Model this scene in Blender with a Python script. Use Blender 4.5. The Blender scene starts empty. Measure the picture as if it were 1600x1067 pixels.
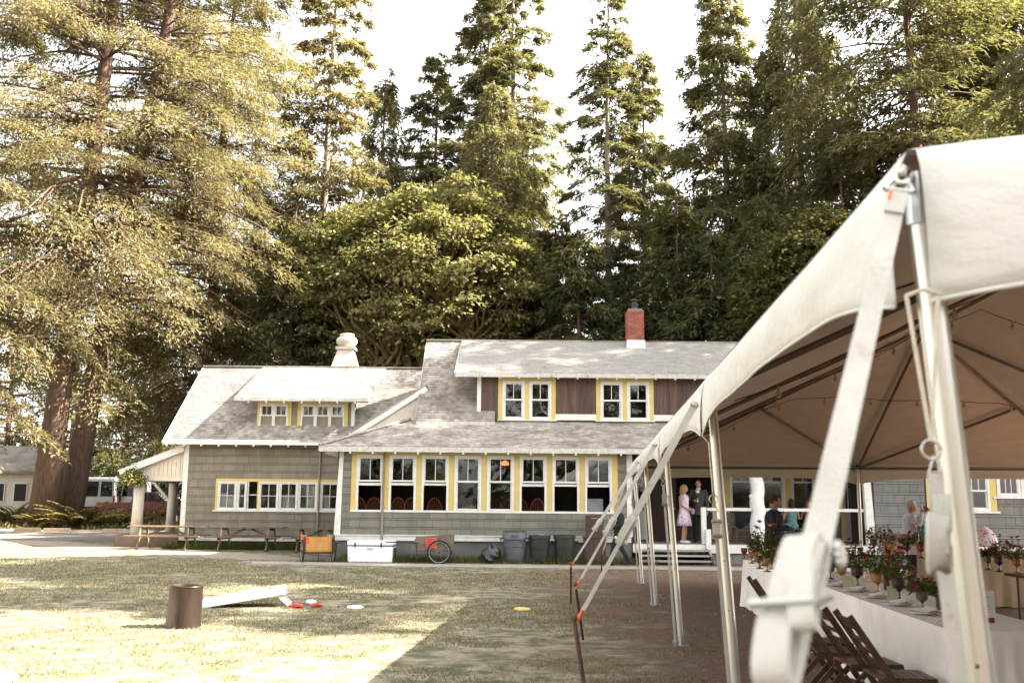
import bpy, bmesh, math, random
import numpy as np
from mathutils import Vector, Matrix
S = bpy.context.scene
COL = S.collection
rad = math.radians
random.seed(7)
RNG = np.random.default_rng(7)
# ------------------------------------------------------------------ camera
F, HOR, CAMZ, ROLL = 1556.0, 790.0, 1.6, rad(.5)
PITCH = math.atan((HOR - 533.5) / F)
CM = (Matrix.Rotation(math.pi / 2 + PITCH, 3, 'X') @ Matrix.Rotation(ROLL, 3, 'Z'))
cd = bpy.data.cameras.new('camera'); cam = bpy.data.objects.new('camera', cd); COL.objects.link(cam)
cam.matrix_world = Matrix.Translation((0, 0, CAMZ)) @ CM.to_4x4()
cd.sensor_width = 36; cd.lens = 36 * F / 1600; cd.clip_start = .05; cd.clip_end = 4000
cd.dof.use_dof = True; cd.dof.focus_distance = 26; cd.dof.aperture_fstop = 3.6
S.camera = cam
# ------------------------------------------------------------------ sky, sun, exposure
SUN = Vector((-1.0, .01, -.87)).normalized()          # direction the light travels
to_sun = -SUN
w = bpy.data.worlds.new('World'); S.world = w; w.use_nodes = True
nt = w.node_tree; bg = nt.nodes['Background']
sky = nt.nodes.new('ShaderNodeTexSky'); sky.sky_type = 'NISHITA'; sky.sun_disc = False
sky.sun_elevation = math.asin(to_sun.z); sky.sun_rotation = math.atan2(to_sun.x, to_sun.y)
sky.dust_density = 2.5; sky.air_density = 1.0; sky.ozone_density = .6
hs = nt.nodes.new('ShaderNodeHueSaturation'); hs.inputs['Saturation'].default_value = .08
nt.links.new(sky.outputs[0], hs.inputs['Color']); nt.links.new(hs.outputs[0], bg.inputs['Color'])
bg.inputs['Strength'].default_value = .098
sd = bpy.data.lights.new('sun', 'SUN'); sd.energy = 5.0; sd.angle = rad(.53); sd.color = (1, .90, .77)
sun = bpy.data.objects.new('sun', sd); COL.objects.link(sun)
sun.rotation_euler = SUN.to_track_quat('-Z', 'Y').to_euler(); sun.location = (60, 20, 60)
S.view_settings.view_transform = 'Standard'; S.view_settings.look = 'None'
S.view_settings.exposure = 3.05; S.view_settings.gamma = 1
S.render.engine = 'CYCLES'
try:
    S.cycles.use_denoising = True; S.cycles.max_bounces = 6; S.cycles.transparent_max_bounces = 12
    S.cycles.diffuse_bounces = 4; S.cycles.glossy_bounces = 3; S.cycles.sample_clamp_indirect = 6
    S.cycles.use_adaptive_sampling = True; S.cycles.adaptive_threshold = .02
except Exception: pass
# ------------------------------------------------------------------ helpers
def at(x, y, Y):
    d = CM @ Vector(((x - 800) / F, (533.5 - y) / F, -1)); return Vector((0, 0, CAMZ)) + d * (Y / d.y)
def X_(px, Y, py=750): return at(px, py, Y).x
def Z_(py, Y, px=800): return at(px, py, Y).z
def gz(x, y): return .021 * max(0., y - 30.)
def on(px, py):                                   # ground point under a pixel
    Y = 10.
    for _ in range(60):
        p = at(px, py, Y); e = p.z - gz(p.x, Y)
        d = CM @ Vector(((px - 800) / F, (533.5 - py) / F, -1)); sl = d.z / d.y - (.021 if Y > 30 else 0)
        Y = min(120, max(2, Y - e / sl))
    return Vector((at(px, py, Y).x, Y, gz(0, Y)))
class MB:
    def __init__(s): s.v = []; s.f = []; s.m = []; s.mi = 0
    def add(s, vs, fs):
        b = len(s.v); s.v += [tuple(p) for p in vs]; s.f += [tuple(b + i for i in f) for f in fs]; s.m += [s.mi] * len(fs); return s
    def bx(s, x0, x1, y0, y1, z0, z1):
        return s.add([(x, y, z) for z in (z0, z1) for y in (y0, y1) for x in (x0, x1)],
                     [(0, 2, 3, 1), (4, 5, 7, 6), (0, 1, 5, 4), (2, 6, 7, 3), (0, 4, 6, 2), (1, 3, 7, 5)])
    def box(s, c, d, rot=None):
        c = Vector(c); vs = []
        for z in (-.5, .5):
            for y in (-.5, .5):
                for x in (-.5, .5):
                    p = Vector((x * d[0], y * d[1], z * d[2]))
                    if rot is not None: p = rot @ p
                    vs.append(c + p)
        return s.add(vs, [(0, 2, 3, 1), (4, 5, 7, 6), (0, 1, 5, 4), (2, 6, 7, 3), (0, 4, 6, 2), (1, 3, 7, 5)])
    def bar(s, a, b, wd, th, up=(0, 0, 1)):        # box beam from a to b
        a = Vector(a); b = Vector(b); d = (b - a); L = d.length; d.normalize(); up = Vector(up)
        if abs(d.dot(up)) > .98: up = Vector((1, 0, 0))
        x = d.cross(up).normalized(); z = x.cross(d)
        return s.box((a + b) / 2, (wd, L, th), Matrix((x, d, z)).transposed())
    def tube(s, pts, r, n=6, cap=True, flat=1.):
        pts = [Vector(p) for p in pts]; m = len(pts)
        rs = r if isinstance(r, (list, tuple)) else [r] * m
        rings = []; prev = None
        for i, p in enumerate(pts):
            d = (pts[min(i + 1, m - 1)] - pts[max(i - 1, 0)]).normalized()
            if prev is None:
                u = d.orthogonal().normalized() if abs(d.z) > .9 else d.cross(Vector((0, 0, 1))).normalized()
            else:
                u = (prev - d * prev.dot(d)).normalized()
            prev = u; v = d.cross(u)
            rings.append([p + u * (rs[i] * math.cos(2 * math.pi * k / n)) + v * (rs[i] * flat * math.sin(2 * math.pi * k / n)) for k in range(n)])
        return s.loft(rings, cap)
    def loft(s, rings, cap=True, closed=True):
        n = len(rings[0]); vs = [p for r in rings for p in r]; fs = []
        for i in range(len(rings) - 1):
            for k in range(n if closed else n - 1):
                k2 = (k + 1) % n; fs.append((i * n + k, i * n + k2, (i + 1) * n + k2, (i + 1) * n + k))
        if cap and closed: fs += [tuple(range(n - 1, -1, -1)), tuple((len(rings) - 1) * n + k for k in range(n))]
        return s.add(vs, fs)
    def lathe(s, prof, n=20, c=(0, 0, 0), cap=False, sx=1., sy=1.):
        c = Vector(c)
        return s.loft([[c + Vector((r * sx * math.cos(2 * math.pi * k / n), r * sy * math.sin(2 * math.pi * k / n), z)) for k in range(n)] for r, z in prof], cap)
    def ell(s, c, r, n=10, m=7, rot=None):
        c = Vector(c); rings = []
        for i in range(m + 1):
            t = math.pi * (i / m) ; t = min(max(t, .06), math.pi - .06)
            ring = []
            for k in range(n):
                p = Vector((r[0] * math.sin(t) * math.cos(2 * math.pi * k / n), r[1] * math.sin(t) * math.sin(2 * math.pi * k / n), -r[2] * math.cos(t)))
                if rot is not None: p = rot @ p
                ring.append(c + p)
            rings.append(ring)
        return s.loft(rings, True)
    def prism(s, poly, off):                       # polygon (3-D points) pushed along off
        off = Vector(off); n = len(poly); a = [Vector(p) for p in poly]
        return s.add(a + [p + off for p in a], [tuple(range(n - 1, -1, -1)), tuple(range(n, 2 * n))] + [(i, (i + 1) % n, n + (i + 1) % n, n + i) for i in range(n)])
    def build(s, name, mat, parent=None, smooth=False, world=True, bevel=0, fix=True):
        me = bpy.data.meshes.new(name)
        vs = s.v
        if parent is not None and world:
            o = root_loc(parent); vs = [(p[0] - o.x, p[1] - o.y, p[2] - o.z) for p in vs]
        me.from_pydata(vs, [], s.f)
        for m_ in (mat if isinstance(mat, (list, tuple)) else [mat]): me.materials.append(m_)
        if any(s.m): me.polygons.foreach_set('material_index', s.m)
        if fix or bevel:
            bm = bmesh.new(); bm.from_mesh(me)
            if fix: bmesh.ops.recalc_face_normals(bm, faces=bm.faces)
            if bevel: bmesh.ops.bevel(bm, geom=bm.edges[:], offset=bevel, segments=2, affect='EDGES', profile=.6, clamp_overlap=True)
            bm.to_mesh(me); bm.free()
        if smooth:
            me.polygons.foreach_set('use_smooth', [True] * len(me.polygons))
            if smooth != 'all':
                try: me.set_sharp_from_angle(angle=rad(40))
                except Exception: pass
        o = bpy.data.objects.new(name, me); COL.objects.link(o)
        if parent is not None: o.parent = parent
        return o
def root_loc(o):
    while o.parent: o = o.parent
    return o.location
def fast(name, V, Q, mat, parent=None, smooth=False):
    """numpy verts (n,3) and faces (m,k)"""
    V = np.asarray(V, dtype=np.float32); Q = np.asarray(Q, dtype=np.int32); k = Q.shape[1]
    me = bpy.data.meshes.new(name)
    me.vertices.add(len(V)); me.vertices.foreach_set('co', V.ravel())
    me.loops.add(Q.size); me.loops.foreach_set('vertex_index', Q.ravel())
    me.polygons.add(len(Q)); me.polygons.foreach_set('loop_start', np.arange(0, Q.size, k, dtype=np.int32))
    try: me.polygons.foreach_set('loop_total', np.full(len(Q), k, dtype=np.int32))
    except Exception: pass
    if smooth: me.polygons.foreach_set('use_smooth', np.ones(len(Q), dtype=bool))
    me.materials.append(mat); me.update(calc_edges=True); me.validate()
    o = bpy.data.objects.new(name, me); COL.objects.link(o)
    if parent is not None: o.parent = parent
    return o
def tag(o, label=None, cat=None, group=None, kind=None):
    for k, v in (('label', label), ('category', cat), ('group', group), ('kind', kind)):
        if v: o[k] = v
    return o
def thing(name, label, cat, loc=(0, 0, 0), rz=0., group=None):
    o = bpy.data.objects.new(name, None); COL.objects.link(o); o.location = loc; o.rotation_euler = (0, 0, rz)
    o.empty_display_size = .2
    return tag(o, label, cat, group)
def kids(o): return [c for c in COL.objects if c.parent == o]
def dup(root, loc, rz=0., label=None, group=None, scale=None, _ch={}):
    r = root.copy(); COL.objects.link(r); r.location = loc; r.rotation_euler = (root.rotation_euler.x, root.rotation_euler.y, rz)
    if label: r['label'] = label
    if group: r['group'] = group
    if scale: r.scale = scale if isinstance(scale, (tuple, list)) else (scale,) * 3
    for ch in list(root.children):
        c = ch.copy(); COL.objects.link(c); c.parent = r
        for g in list(ch.children):
            d = g.copy(); COL.objects.link(d); d.parent = c
    return r
UNIT = {}
def piece(name, mat, parent, c, d, rot=None):      # shared unit box, scaled: shingles, planks, bricks
    key = (name, mat.name)
    if key not in UNIT:
        me = bpy.data.meshes.new(name); b = MB().box((0, 0, 0), (1, 1, 1)); me.from_pydata(b.v, [], b.f); me.materials.append(mat); UNIT[key] = me
    o = bpy.data.objects.new(name, UNIT[key]); COL.objects.link(o); o.parent = parent
    o.location = Vector(c) - root_loc(parent); o.scale = d
    if rot is not None: o.rotation_euler = rot.to_euler() if isinstance(rot, Matrix) else rot
    return o
# ------------------------------------------------------------------ materials
def lin(*c): return tuple(c) + (1,)
def node(nt, t, **kw):
    n = nt.nodes.new(t)
    for k, v in kw.items(): setattr(n, k, v)
    return n
def noise(nt, scale, detail=4, stretch=None, coord='pos', rough=.55):
    t = node(nt, 'ShaderNodeTexNoise'); t.inputs['Scale'].default_value = scale; t.inputs['Detail'].default_value = detail; t.inputs['Roughness'].default_value = rough
    g = node(nt, 'ShaderNodeNewGeometry') if coord == 'pos' else node(nt, 'ShaderNodeTexCoord')
    src = g.outputs['Position'] if coord == 'pos' else g.outputs['Object']
    if stretch:
        m = node(nt, 'ShaderNodeMapping'); m.inputs['Scale'].default_value = stretch; nt.links.new(src, m.inputs['Vector']); src = m.outputs[0]
    nt.links.new(src, t.inputs['Vector']); return t
def ramp(nt, src, stops):
    r = node(nt, 'ShaderNodeValToRGB'); e = r.color_ramp.elements
    while len(e) < len(stops): e.new(.5)
    for i, (p, c) in enumerate(stops): e[i].position = p; e[i].color = c if len(c) == 4 else tuple(c) + (1,)
    nt.links.new(src, r.inputs['Fac']); return r
def mixc(nt, fac, a, b, mode='MIX'):
    m = node(nt, 'ShaderNodeMix', data_type='RGBA', blend_type=mode)
    for sock, v in ((m.inputs[0], fac), (m.inputs[6], a), (m.inputs[7], b)):
        if hasattr(v, 'is_output') or isinstance(v, bpy.types.NodeSocket): nt.links.new(v, sock)
        else: sock.default_value = v
    return m.outputs[2]
MATS = {}
def M(name, c1, c2=None, scale=5, rough=.7, metal=0., bump=0., bscale=None, rnd=0., stretch=None, coord='pos', detail=4, spec=.4, wear=None, wscale=2., lo=.35, hi=.65, emit=None, island=0., c3=None):
    m = bpy.data.materials.new(name); m.use_nodes = True; nt = m.node_tree; b = nt.nodes['Principled BSDF']
    b.inputs['Roughness'].default_value = rough; b.inputs['Metallic'].default_value = metal; b.inputs['Specular IOR Level'].default_value = spec
    c1 = lin(*c1); col = None
    if c2 is None: c2 = tuple(x * .82 for x in c1[:3])
    n = noise(nt, scale, detail, stretch, coord)
    st = [(lo, c1), (hi, lin(*c2))]
    if c3: st = [(lo, c1), ((lo + hi) / 2, lin(*c2)), (hi, lin(*c3))]
    col = ramp(nt, n.outputs['Fac'], st).outputs[0]
    if wear:
        n2 = noise(nt, wscale, 6, None, coord, .7); f = ramp(nt, n2.outputs['Fac'], [(wear[1], (0, 0, 0)), (wear[1] + .12, (1, 1, 1))])
        col = mixc(nt, f.outputs[0], col, lin(*wear[0]))
    if rnd or island:
        h = node(nt, 'ShaderNodeHueSaturation'); mr = node(nt, 'ShaderNodeMapRange'); q = max(rnd, island)
        mr.inputs['To Min'].default_value = 1 - q; mr.inputs['To Max'].default_value = 1 + q
        src = node(nt, 'ShaderNodeObjectInfo').outputs['Random'] if rnd else node(nt, 'ShaderNodeNewGeometry').outputs['Random Per Island']
        nt.links.new(src, mr.inputs['Value']); nt.links.new(mr.outputs[0], h.inputs['Value']); nt.links.new(col, h.inputs['Color']); col = h.outputs[0]
    nt.links.new(col, b.inputs['Base Color'])
    if bump:
        nb = noise(nt, bscale or scale * 4, 5, stretch, coord); bp = node(nt, 'ShaderNodeBump'); bp.inputs['Strength'].default_value = bump; bp.inputs['Distance'].default_value = .02
        nt.links.new(nb.outputs['Fac'], bp.inputs['Height']); nt.links.new(bp.outputs[0], b.inputs['Normal'])
    if emit: b.inputs['Emission Color'].default_value = lin(*emit[0]); b.inputs['Emission Strength'].default_value = emit[1]
    MATS[name] = m; return m
def leafmat(name, cols, trans=.3, nscale=.35, spread=.5, tint=None):
    m = bpy.data.materials.new(name); m.use_nodes = True; nt = m.node_tree; nt.nodes.remove(nt.nodes['Principled BSDF']); out = nt.nodes['Material Output']
    g = node(nt, 'ShaderNodeNewGeometry'); n = noise(nt, nscale, 3)
    mx = node(nt, 'ShaderNodeMix', data_type='FLOAT'); mx.inputs[0].default_value = spread
    nt.links.new(g.outputs['Random Per Island'], mx.inputs[2]); nt.links.new(n.outputs['Fac'], mx.inputs[3])
    k = len(cols); col = ramp(nt, mx.outputs[0], [(.2 + .6 * i / (k - 1), lin(*c)) for i, c in enumerate(cols)]).outputs[0]
    d = node(nt, 'ShaderNodeBsdfDiffuse'); t = node(nt, 'ShaderNodeBsdfTranslucent'); mix = node(nt, 'ShaderNodeMixShader'); mix.inputs[0].default_value = trans
    nt.links.new(col, d.inputs['Color']); nt.links.new(mixc(nt, .5, col, lin(*(tint or (.20, .20, .03)))), t.inputs['Color'])
    nt.links.new(d.outputs[0], mix.inputs[1]); nt.links.new(t.outputs[0], mix.inputs[2]); nt.links.new(mix.outputs[0], out.inputs['Surface'])
    return m
def glassmat(name, ior=1.55, tint=(.85, .88, .86), rough=.0):
    m = bpy.data.materials.new(name); m.use_nodes = True; nt = m.node_tree; nt.nodes.remove(nt.nodes['Principled BSDF']); out = nt.nodes['Material Output']
    fr = node(nt, 'ShaderNodeFresnel'); fr.inputs['IOR'].default_value = ior
    n = noise(nt, 2.2, 2); bp = node(nt, 'ShaderNodeBump'); bp.inputs['Strength'].default_value = .05; bp.inputs['Distance'].default_value = .02; nt.links.new(n.outputs['Fac'], bp.inputs['Height'])
    tr = node(nt, 'ShaderNodeBsdfTransparent'); tr.inputs['Color'].default_value = lin(*tint)
    gl = node(nt, 'ShaderNodeBsdfGlossy'); gl.inputs['Roughness'].default_value = rough; nt.links.new(bp.outputs[0], gl.inputs['Normal'])
    mix = node(nt, 'ShaderNodeMixShader'); nt.links.new(fr.outputs[0], mix.inputs[0]); nt.links.new(tr.outputs[0], mix.inputs[1]); nt.links.new(gl.outputs[0], mix.inputs[2])
    nt.links.new(mix.outputs[0], out.inputs['Surface']); return m
def canvasmat(name, c1, c2, trans=.12):
    m = bpy.data.materials.new(name); m.use_nodes = True; nt = m.node_tree; nt.nodes.remove(nt.nodes['Principled BSDF']); out = nt.nodes['Material Output']
    n = noise(nt, 2.5, 6, (1, 1, 3)); col = ramp(nt, n.outputs['Fac'], [(.35, lin(*c1)), (.7, lin(*c2))]).outputs[0]
    n2 = noise(nt, 7, 5, (1, 1, 1.5)); bp = node(nt, 'ShaderNodeBump'); bp.inputs['Strength'].default_value = .6; bp.inputs['Distance'].default_value = .02; nt.links.new(n2.outputs['Fac'], bp.inputs['Height'])
    d = node(nt, 'ShaderNodeBsdfPrincipled'); d.inputs['Roughness'].default_value = .55; d.inputs['Specular IOR Level'].default_value = .3; nt.links.new(col, d.inputs['Base Color']); nt.links.new(bp.outputs[0], d.inputs['Normal'])
    t = node(nt, 'ShaderNodeBsdfTranslucent'); nt.links.new(col, t.inputs['Color']); mix = node(nt, 'ShaderNodeMixShader'); mix.inputs[0].default_value = trans
    nt.links.new(d.outputs[0], mix.inputs[1]); nt.links.new(t.outputs[0], mix.inputs[2]); nt.links.new(mix.outputs[0], out.inputs['Surface']); return m
SHING = M('grey_wall_shingle', (.192, .178, .144), (.156, .146, .117), 3, .8, rnd=.10, bump=.25, bscale=40, stretch=(1, 1, .25))
SHINGB = M('shadow_brown_backing', (.060, .042, .032), None, 3, .8)  # dark brown puts shadow into the gaps between shingles
TRIM = M('white_trim_paint', (.66, .65, .61), (.58, .56, .51), 6, .55, bump=.1, wear=((.35, .32, .27), .66), wscale=5)
TRIMOLD = M('flaking_white_paint', (.52, .50, .46), (.40, .375, .335), 9, .7, bump=.25, wear=((.20, .14, .10), .58), wscale=6)
YEL = M('yellow_trim_paint', (.55, .43, .145), (.49, .38, .125), 3, .55, bump=.08)
CONC = M('grey_foundation', (.17, .17, .155), (.12, .12, .11), 1.5, .85, bump=.2)
ROOF = M('weathered_cedar_shingle', (.33, .295, .255), (.19, .168, .148), 1.3, .9, island=.28, bump=.3, bscale=30, wear=((.12, .10, .085), .60), wscale=.8)
ROOFG = M('grey_composition_shingle', (.30, .285, .26), (.22, .205, .19), 14, .95, island=.12, bump=.4, bscale=90, wear=((.16, .15, .14), .62), wscale=1.2)
BROWNW = M('bare_brown_siding', (.115, .070, .050), (.065, .040, .032), 3, .85, stretch=(12, 12, .6), island=.22, bump=.4, bscale=20)
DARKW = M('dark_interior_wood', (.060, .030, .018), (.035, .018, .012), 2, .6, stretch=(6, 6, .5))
GLASS = glassmat('window_glass', 1.85)
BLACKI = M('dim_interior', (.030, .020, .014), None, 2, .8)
CHAIRW = M('orange_brown_wood', (.20, .065, .022), (.13, .040, .015), 6, .4, stretch=(1, 1, .3))
BRICK = M('red_brick', (.30, .095, .06), (.22, .07, .05), 5, .85, rnd=.22, bump=.3, bscale=40)
MORTAR = M('mortar', (.30, .25, .21), None, 10, .9)
STEEL = M('galvanised_steel', (.50, .50, .48), (.40, .40, .39), 8, .35, metal=.9)
DARKMET = M('dark_metal', (.04, .038, .036), (.06, .045, .035), 8, .5, metal=.6)
CREAM = M('cream_board_paint', (.62, .55, .45), (.54, .48, .38), 4, .65, bump=.1)
LOGP = M('painted_log_post', (.62, .57, .48), (.50, .45, .37), 5, .6, bump=.3, bscale=12, stretch=(1, 1, .3))
# ------------------------------------------------------------------ ground
def grid(x0, x1, y0, y1, nx, ny, f, dz=0.):
    xs = np.linspace(x0, x1, nx + 1); ys = np.linspace(y0, y1, ny + 1); V = []; Q = []
    for j in range(ny + 1):
        for i in range(nx + 1):
            x, y = f(xs[i], ys[j]); V.append((x, y, gz(x, y) + dz))
    for j in range(ny):
        for i in range(nx):
            a = j * (nx + 1) + i; Q.append((a, a + 1, a + nx + 2, a + nx + 1))
    return np.array(V), np.array(Q)
def groundmat():
    m = bpy.data.materials.new('dry_lawn'); m.use_nodes = True; nt = m.node_tree; b = nt.nodes['Principled BSDF']; b.inputs['Roughness'].default_value = .95; b.inputs['Specular IOR Level'].default_value = .1
    big = noise(nt, .55, 6, (1, 1.6, 1)); fine = noise(nt, 9, 6); mid = noise(nt, 2.6, 5)
    dirt = ramp(nt, fine.outputs['Fac'], [(.3, lin(.095, .060, .042)), (.7, lin(.155, .105, .075))]).outputs[0]
    straw = ramp(nt, fine.outputs['Fac'], [(.3, lin(.16, .138, .098)), (.7, lin(.29, .252, .182))]).outputs[0]
    green = ramp(nt, fine.outputs['Fac'], [(.3, lin(.058, .062, .034)), (.7, lin(.125, .122, .072))]).outputs[0]
    g1 = mixc(nt, ramp(nt, mid.outputs['Fac'], [(.42, (0, 0, 0)), (.6, (1, 1, 1))]).outputs[0], straw, green)
    pos = node(nt, 'ShaderNodeNewGeometry'); sx = node(nt, 'ShaderNodeSeparateXYZ'); nt.links.new(pos.outputs['Position'], sx.inputs[0])
    # trampled bare earth under the tent (x grows to the right)
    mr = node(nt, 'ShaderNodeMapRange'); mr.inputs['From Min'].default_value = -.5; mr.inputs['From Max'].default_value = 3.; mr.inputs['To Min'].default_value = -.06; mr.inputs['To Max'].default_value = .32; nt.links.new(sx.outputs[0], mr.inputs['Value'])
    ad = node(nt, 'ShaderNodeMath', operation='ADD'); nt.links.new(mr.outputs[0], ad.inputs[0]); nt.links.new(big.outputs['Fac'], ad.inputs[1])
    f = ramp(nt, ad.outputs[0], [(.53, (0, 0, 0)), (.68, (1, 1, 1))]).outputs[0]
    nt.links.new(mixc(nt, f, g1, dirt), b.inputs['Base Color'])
    bp = node(nt, 'ShaderNodeBump'); bp.inputs['Strength'].default_value = .6; bp.inputs['Distance'].default_value = .03; nt.links.new(noise(nt, 22, 6).outputs['Fac'], bp.inputs['Height']); nt.links.new(bp.outputs[0], b.inputs['Normal'])
    return m
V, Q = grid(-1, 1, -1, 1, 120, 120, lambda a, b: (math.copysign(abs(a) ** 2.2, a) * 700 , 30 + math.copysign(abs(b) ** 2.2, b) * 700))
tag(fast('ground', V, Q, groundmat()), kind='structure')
GRAVEL = M('grey_gravel_path', (.30, .28, .25), (.22, .20, .175), 12, .95, bump=.5, bscale=60)
DIRTP = M('pale_dirt_track', (.27, .225, .175), (.20, .165, .125), 3, .95, bump=.4, bscale=30)
def strip(name, mat, pts, dz, n=90, jag=.12):
    """irregular strip: list of (x, ynear, yfar)"""
    xs = np.array([p[0] for p in pts]); a = np.array([p[1] for p in pts]); b = np.array([p[2] for p in pts])
    X = np.linspace(xs[0], xs[-1], n); V = []; Q = []
    for i, x in enumerate(X):
        y0 = np.interp(x, xs, a) + RNG.normal() * jag * .5; y1 = np.interp(x, xs, b) + RNG.normal() * jag * .5
        for k in range(5):
            y = y0 + (y1 - y0) * k / 4; V.append((x, y, gz(x, y) + dz))
        if i:
            for k in range(4): Q.append(((i - 1) * 5 + k, i * 5 + k, i * 5 + k + 1, (i - 1) * 5 + k + 1))
    return tag(fast(name, V, Q, mat), kind='structure')
strip('path', GRAVEL, [(-7.5, 27.6, 28.9), (-3, 26.9, 28.1), (4, 26.4, 27.9), (16, 26.0, 27.8)], .006)
strip('track', DIRTP, [(-45, 36.5, 38.4), (-17, 35.6, 37.8), (-12, 32.4, 34.2), (-7, 28.9, 31.5), (-6, 28.6, 30.0)], .005, jag=.3)
strip('drive', M('worn_asphalt', (.16, .14, .125), (.12, .105, .095), 3, .95, bump=.4, bscale=40), [(-60, 38.9, 44.5), (-17, 38.4, 43.5), (-12.4, 38.0, 42.5)], .008, jag=.15)
strip('verge', DIRTP, [(-60, 44.7, 48.6), (-17, 43.8, 48.0), (-12.4, 42.8, 47.0)], .005, jag=.25)
# ================================================================== buildings
def shingle_wall(part, x0, x1, z0, z1, Y, wide=.215, narrow=.062, wd=.33, holes=(), mat=None, jit=.5):
    mat = mat or SHING; z = z0; k = 0
    while z < z1 - .02:
        h = wide if k % 2 == 0 else narrow
        zt = min(z + h, z1)
        segs = [(x0, x1, z, zt)]; zz0, zz1 = z, zt
        for hx0, hx1, hz0, hz1 in holes:
            if hz0 < zt - .01 and hz1 > z + .01:
                ns = []
                for a, b, q0, q1 in segs:
                    if hx1 <= a or hx0 >= b: ns.append((a, b, q0, q1)); continue
                    if hx0 > a: ns.append((a, hx0, q0, q1))
                    if hx1 < b: ns.append((hx1, b, q0, q1))
                    if hz0 > q0 + .015: ns.append((max(a, hx0), min(b, hx1), q0, hz0))
                    if hz1 < q1 - .015: ns.append((max(a, hx0), min(b, hx1), hz1, q1))
                segs = ns
        for a, b, z, zt in segs:
            if b - a < .03: continue
            if k % 2:                              # thin reveal course, one long strip
                piece('shingle', mat, part, ((a + b) / 2, Y - .021, (z + zt) / 2), (b - a, .022, zt - z - .014)); continue
            x = a
            while x < b - .01:
                w_ = wd * random.uniform(1 - jit, 1 + jit) * (random.uniform(.35, .8) if x == a else 1)
                e = min(x + w_, b)
                if b - e < .09: e = b
                piece('shingle', mat, part, ((x + e) / 2, Y - .013 + random.uniform(-.002, .002), (z + zt) / 2 + random.uniform(-.003, .003)), (e - x - .008, .02 + random.uniform(0, .006), zt - z - .012)); x = e
        z = zz1; k += 1
def sash(win, x0, x1, z0, z1, Y, cols=1, rows=1, st=.042, glass=True, mt=.02):
    m = MB(); d0, d1 = Y - .018, Y + .018
    m.bx(x0, x0 + st, d0, d1, z0, z1).bx(x1 - st, x1, d0, d1, z0, z1).bx(x0 + st, x1 - st, d0, d1, z0, z0 + st * 1.2).bx(x0 + st, x1 - st, d0, d1, z1 - st, z1)
    m.build('sash', TRIM, win)
    gx0, gx1, gz0, gz1 = x0 + st, x1 - st, z0 + st * 1.2, z1 - st
    for i in range(1, cols):
        x = gx0 + (gx1 - gx0) * i / cols; MB().bx(x - mt / 2, x + mt / 2, Y - .012, Y + .012, gz0, gz1).build('muntin', TRIM, win)
    for j in range(1, rows):
        z = gz0 + (gz1 - gz0) * j / rows; MB().bx(gx0, gx1, Y - .014, Y + .010, z - mt / 2, z + mt / 2).build('muntin', TRIM, win)
    for i in range(cols):
        for j in range(rows):
            a = gx0 + (gx1 - gx0) * i / cols; b = gx0 + (gx1 - gx0) * (i + 1) / cols; c = gz0 + (gz1 - gz0) * j / rows; d = gz0 + (gz1 - gz0) * (j + 1) / rows
            mb = MB().add([(a, Y + random.uniform(-.002, .002), c), (b, Y + random.uniform(-.002, .002), c), (b, Y + random.uniform(-.002, .002), d), (a, Y, d)], [(0, 1, 2, 3)])
            if glass: mb.build('pane', GLASS, win, fix=False)
def window(root, x0, x1, z0, z1, Y, cols=2, opened=0., dh=True, fr=.065, rows=1, split=.5, lcols=1):
    m = MB(); m.bx(x0, x0 + fr, Y - .035, Y + .07, z0, z1).bx(x1 - fr, x1, Y - .035, Y + .07, z0, z1).bx(x0 + fr, x1 - fr, Y - .035, Y + .07, z1 - fr, z1).bx(x0 + fr, x1 - fr, Y - .05, Y + .07, z0, z0 + fr * .8)
    win = m.build('window', TRIM, root)
    a, b, c, d = x0 + fr, x1 - fr, z0 + fr * .8, z1 - fr
    if dh:
        mid = c + (d - c) * split
        sash(win, a, b, mid, d, Y, cols)
        sash(win, a, b, c + opened, mid + .04 + opened, Y + .042, lcols)
    else: sash(win, a, b, c, d, Y, cols, rows)
    return win
def roof_plane(root, eL, eR, rR, rL, mat, exp=.14, w=(.09, .2), butt=.014, th=.09, name='roof'):
    eL, eR, rR, rL = map(Vector, (eL, eR, rR, rL)); u = (eR - eL).normalized(); n = u.cross(rL - eL).normalized()
    if n.z < 0: n = -n
    v = n.cross(u); D = (rL - eL).dot(v); m = MB().prism([eL, eR, rR, rL], -n * th); rf = m.build(name, mat, root)
    s0 = (rL - eL).dot(u) / D; s1 = (rR - eR).dot(u) / D; L = (eR - eL).length; V = []; Q = []
    rows = int(D / exp)
    for i in range(rows + 1):
        d0 = i * exp - .02; d1 = min(d0 + exp * 1.2, D)
        if d1 - d0 < .03: continue
        x = s0 * d0; xe = L + s1 * d0
        while x < xe - .01:
            x2 = min(x + random.uniform(*w), xe); b = butt * random.uniform(.7, 1.5); q = random.uniform(-.012, .012); g = .004
            base = len(V)
            for px, pd, ph in ((x + g, d0 + q, b), (x2 - g, d0 + q, b), (x2 - g + s1 * 0, d1, .003), (x + g, d1, .003), (x + g, d0 + q, .0005), (x2 - g, d0 + q, .0005)):
                V.append(eL + u * px + v * pd + n * ph)
            Q += [(base, base + 1, base + 2, base + 3), (base + 4, base + 5, base + 1, base)]; x = x2
    o = root_loc(root); V = np.array([(p.x - o.x, p.y - o.y, p.z - o.z) for p in V])
    sh = fast('roof_shingle_courses', V, np.array(Q), mat, rf); sh['kind'] = 'stuff'
    return rf
def tails(root, x0, x1, Y, z, step, mat=None, ln=.45, h=.1, wd=.05, slope=.3):
    x = x0
    while x <= x1:
        m = MB().bar((x, Y - .02, z - h * .5), (x, Y + ln, z - h * .5 + ln * slope), wd, h); m.build('rafter_tail', mat or TRIM, root); x += step
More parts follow.
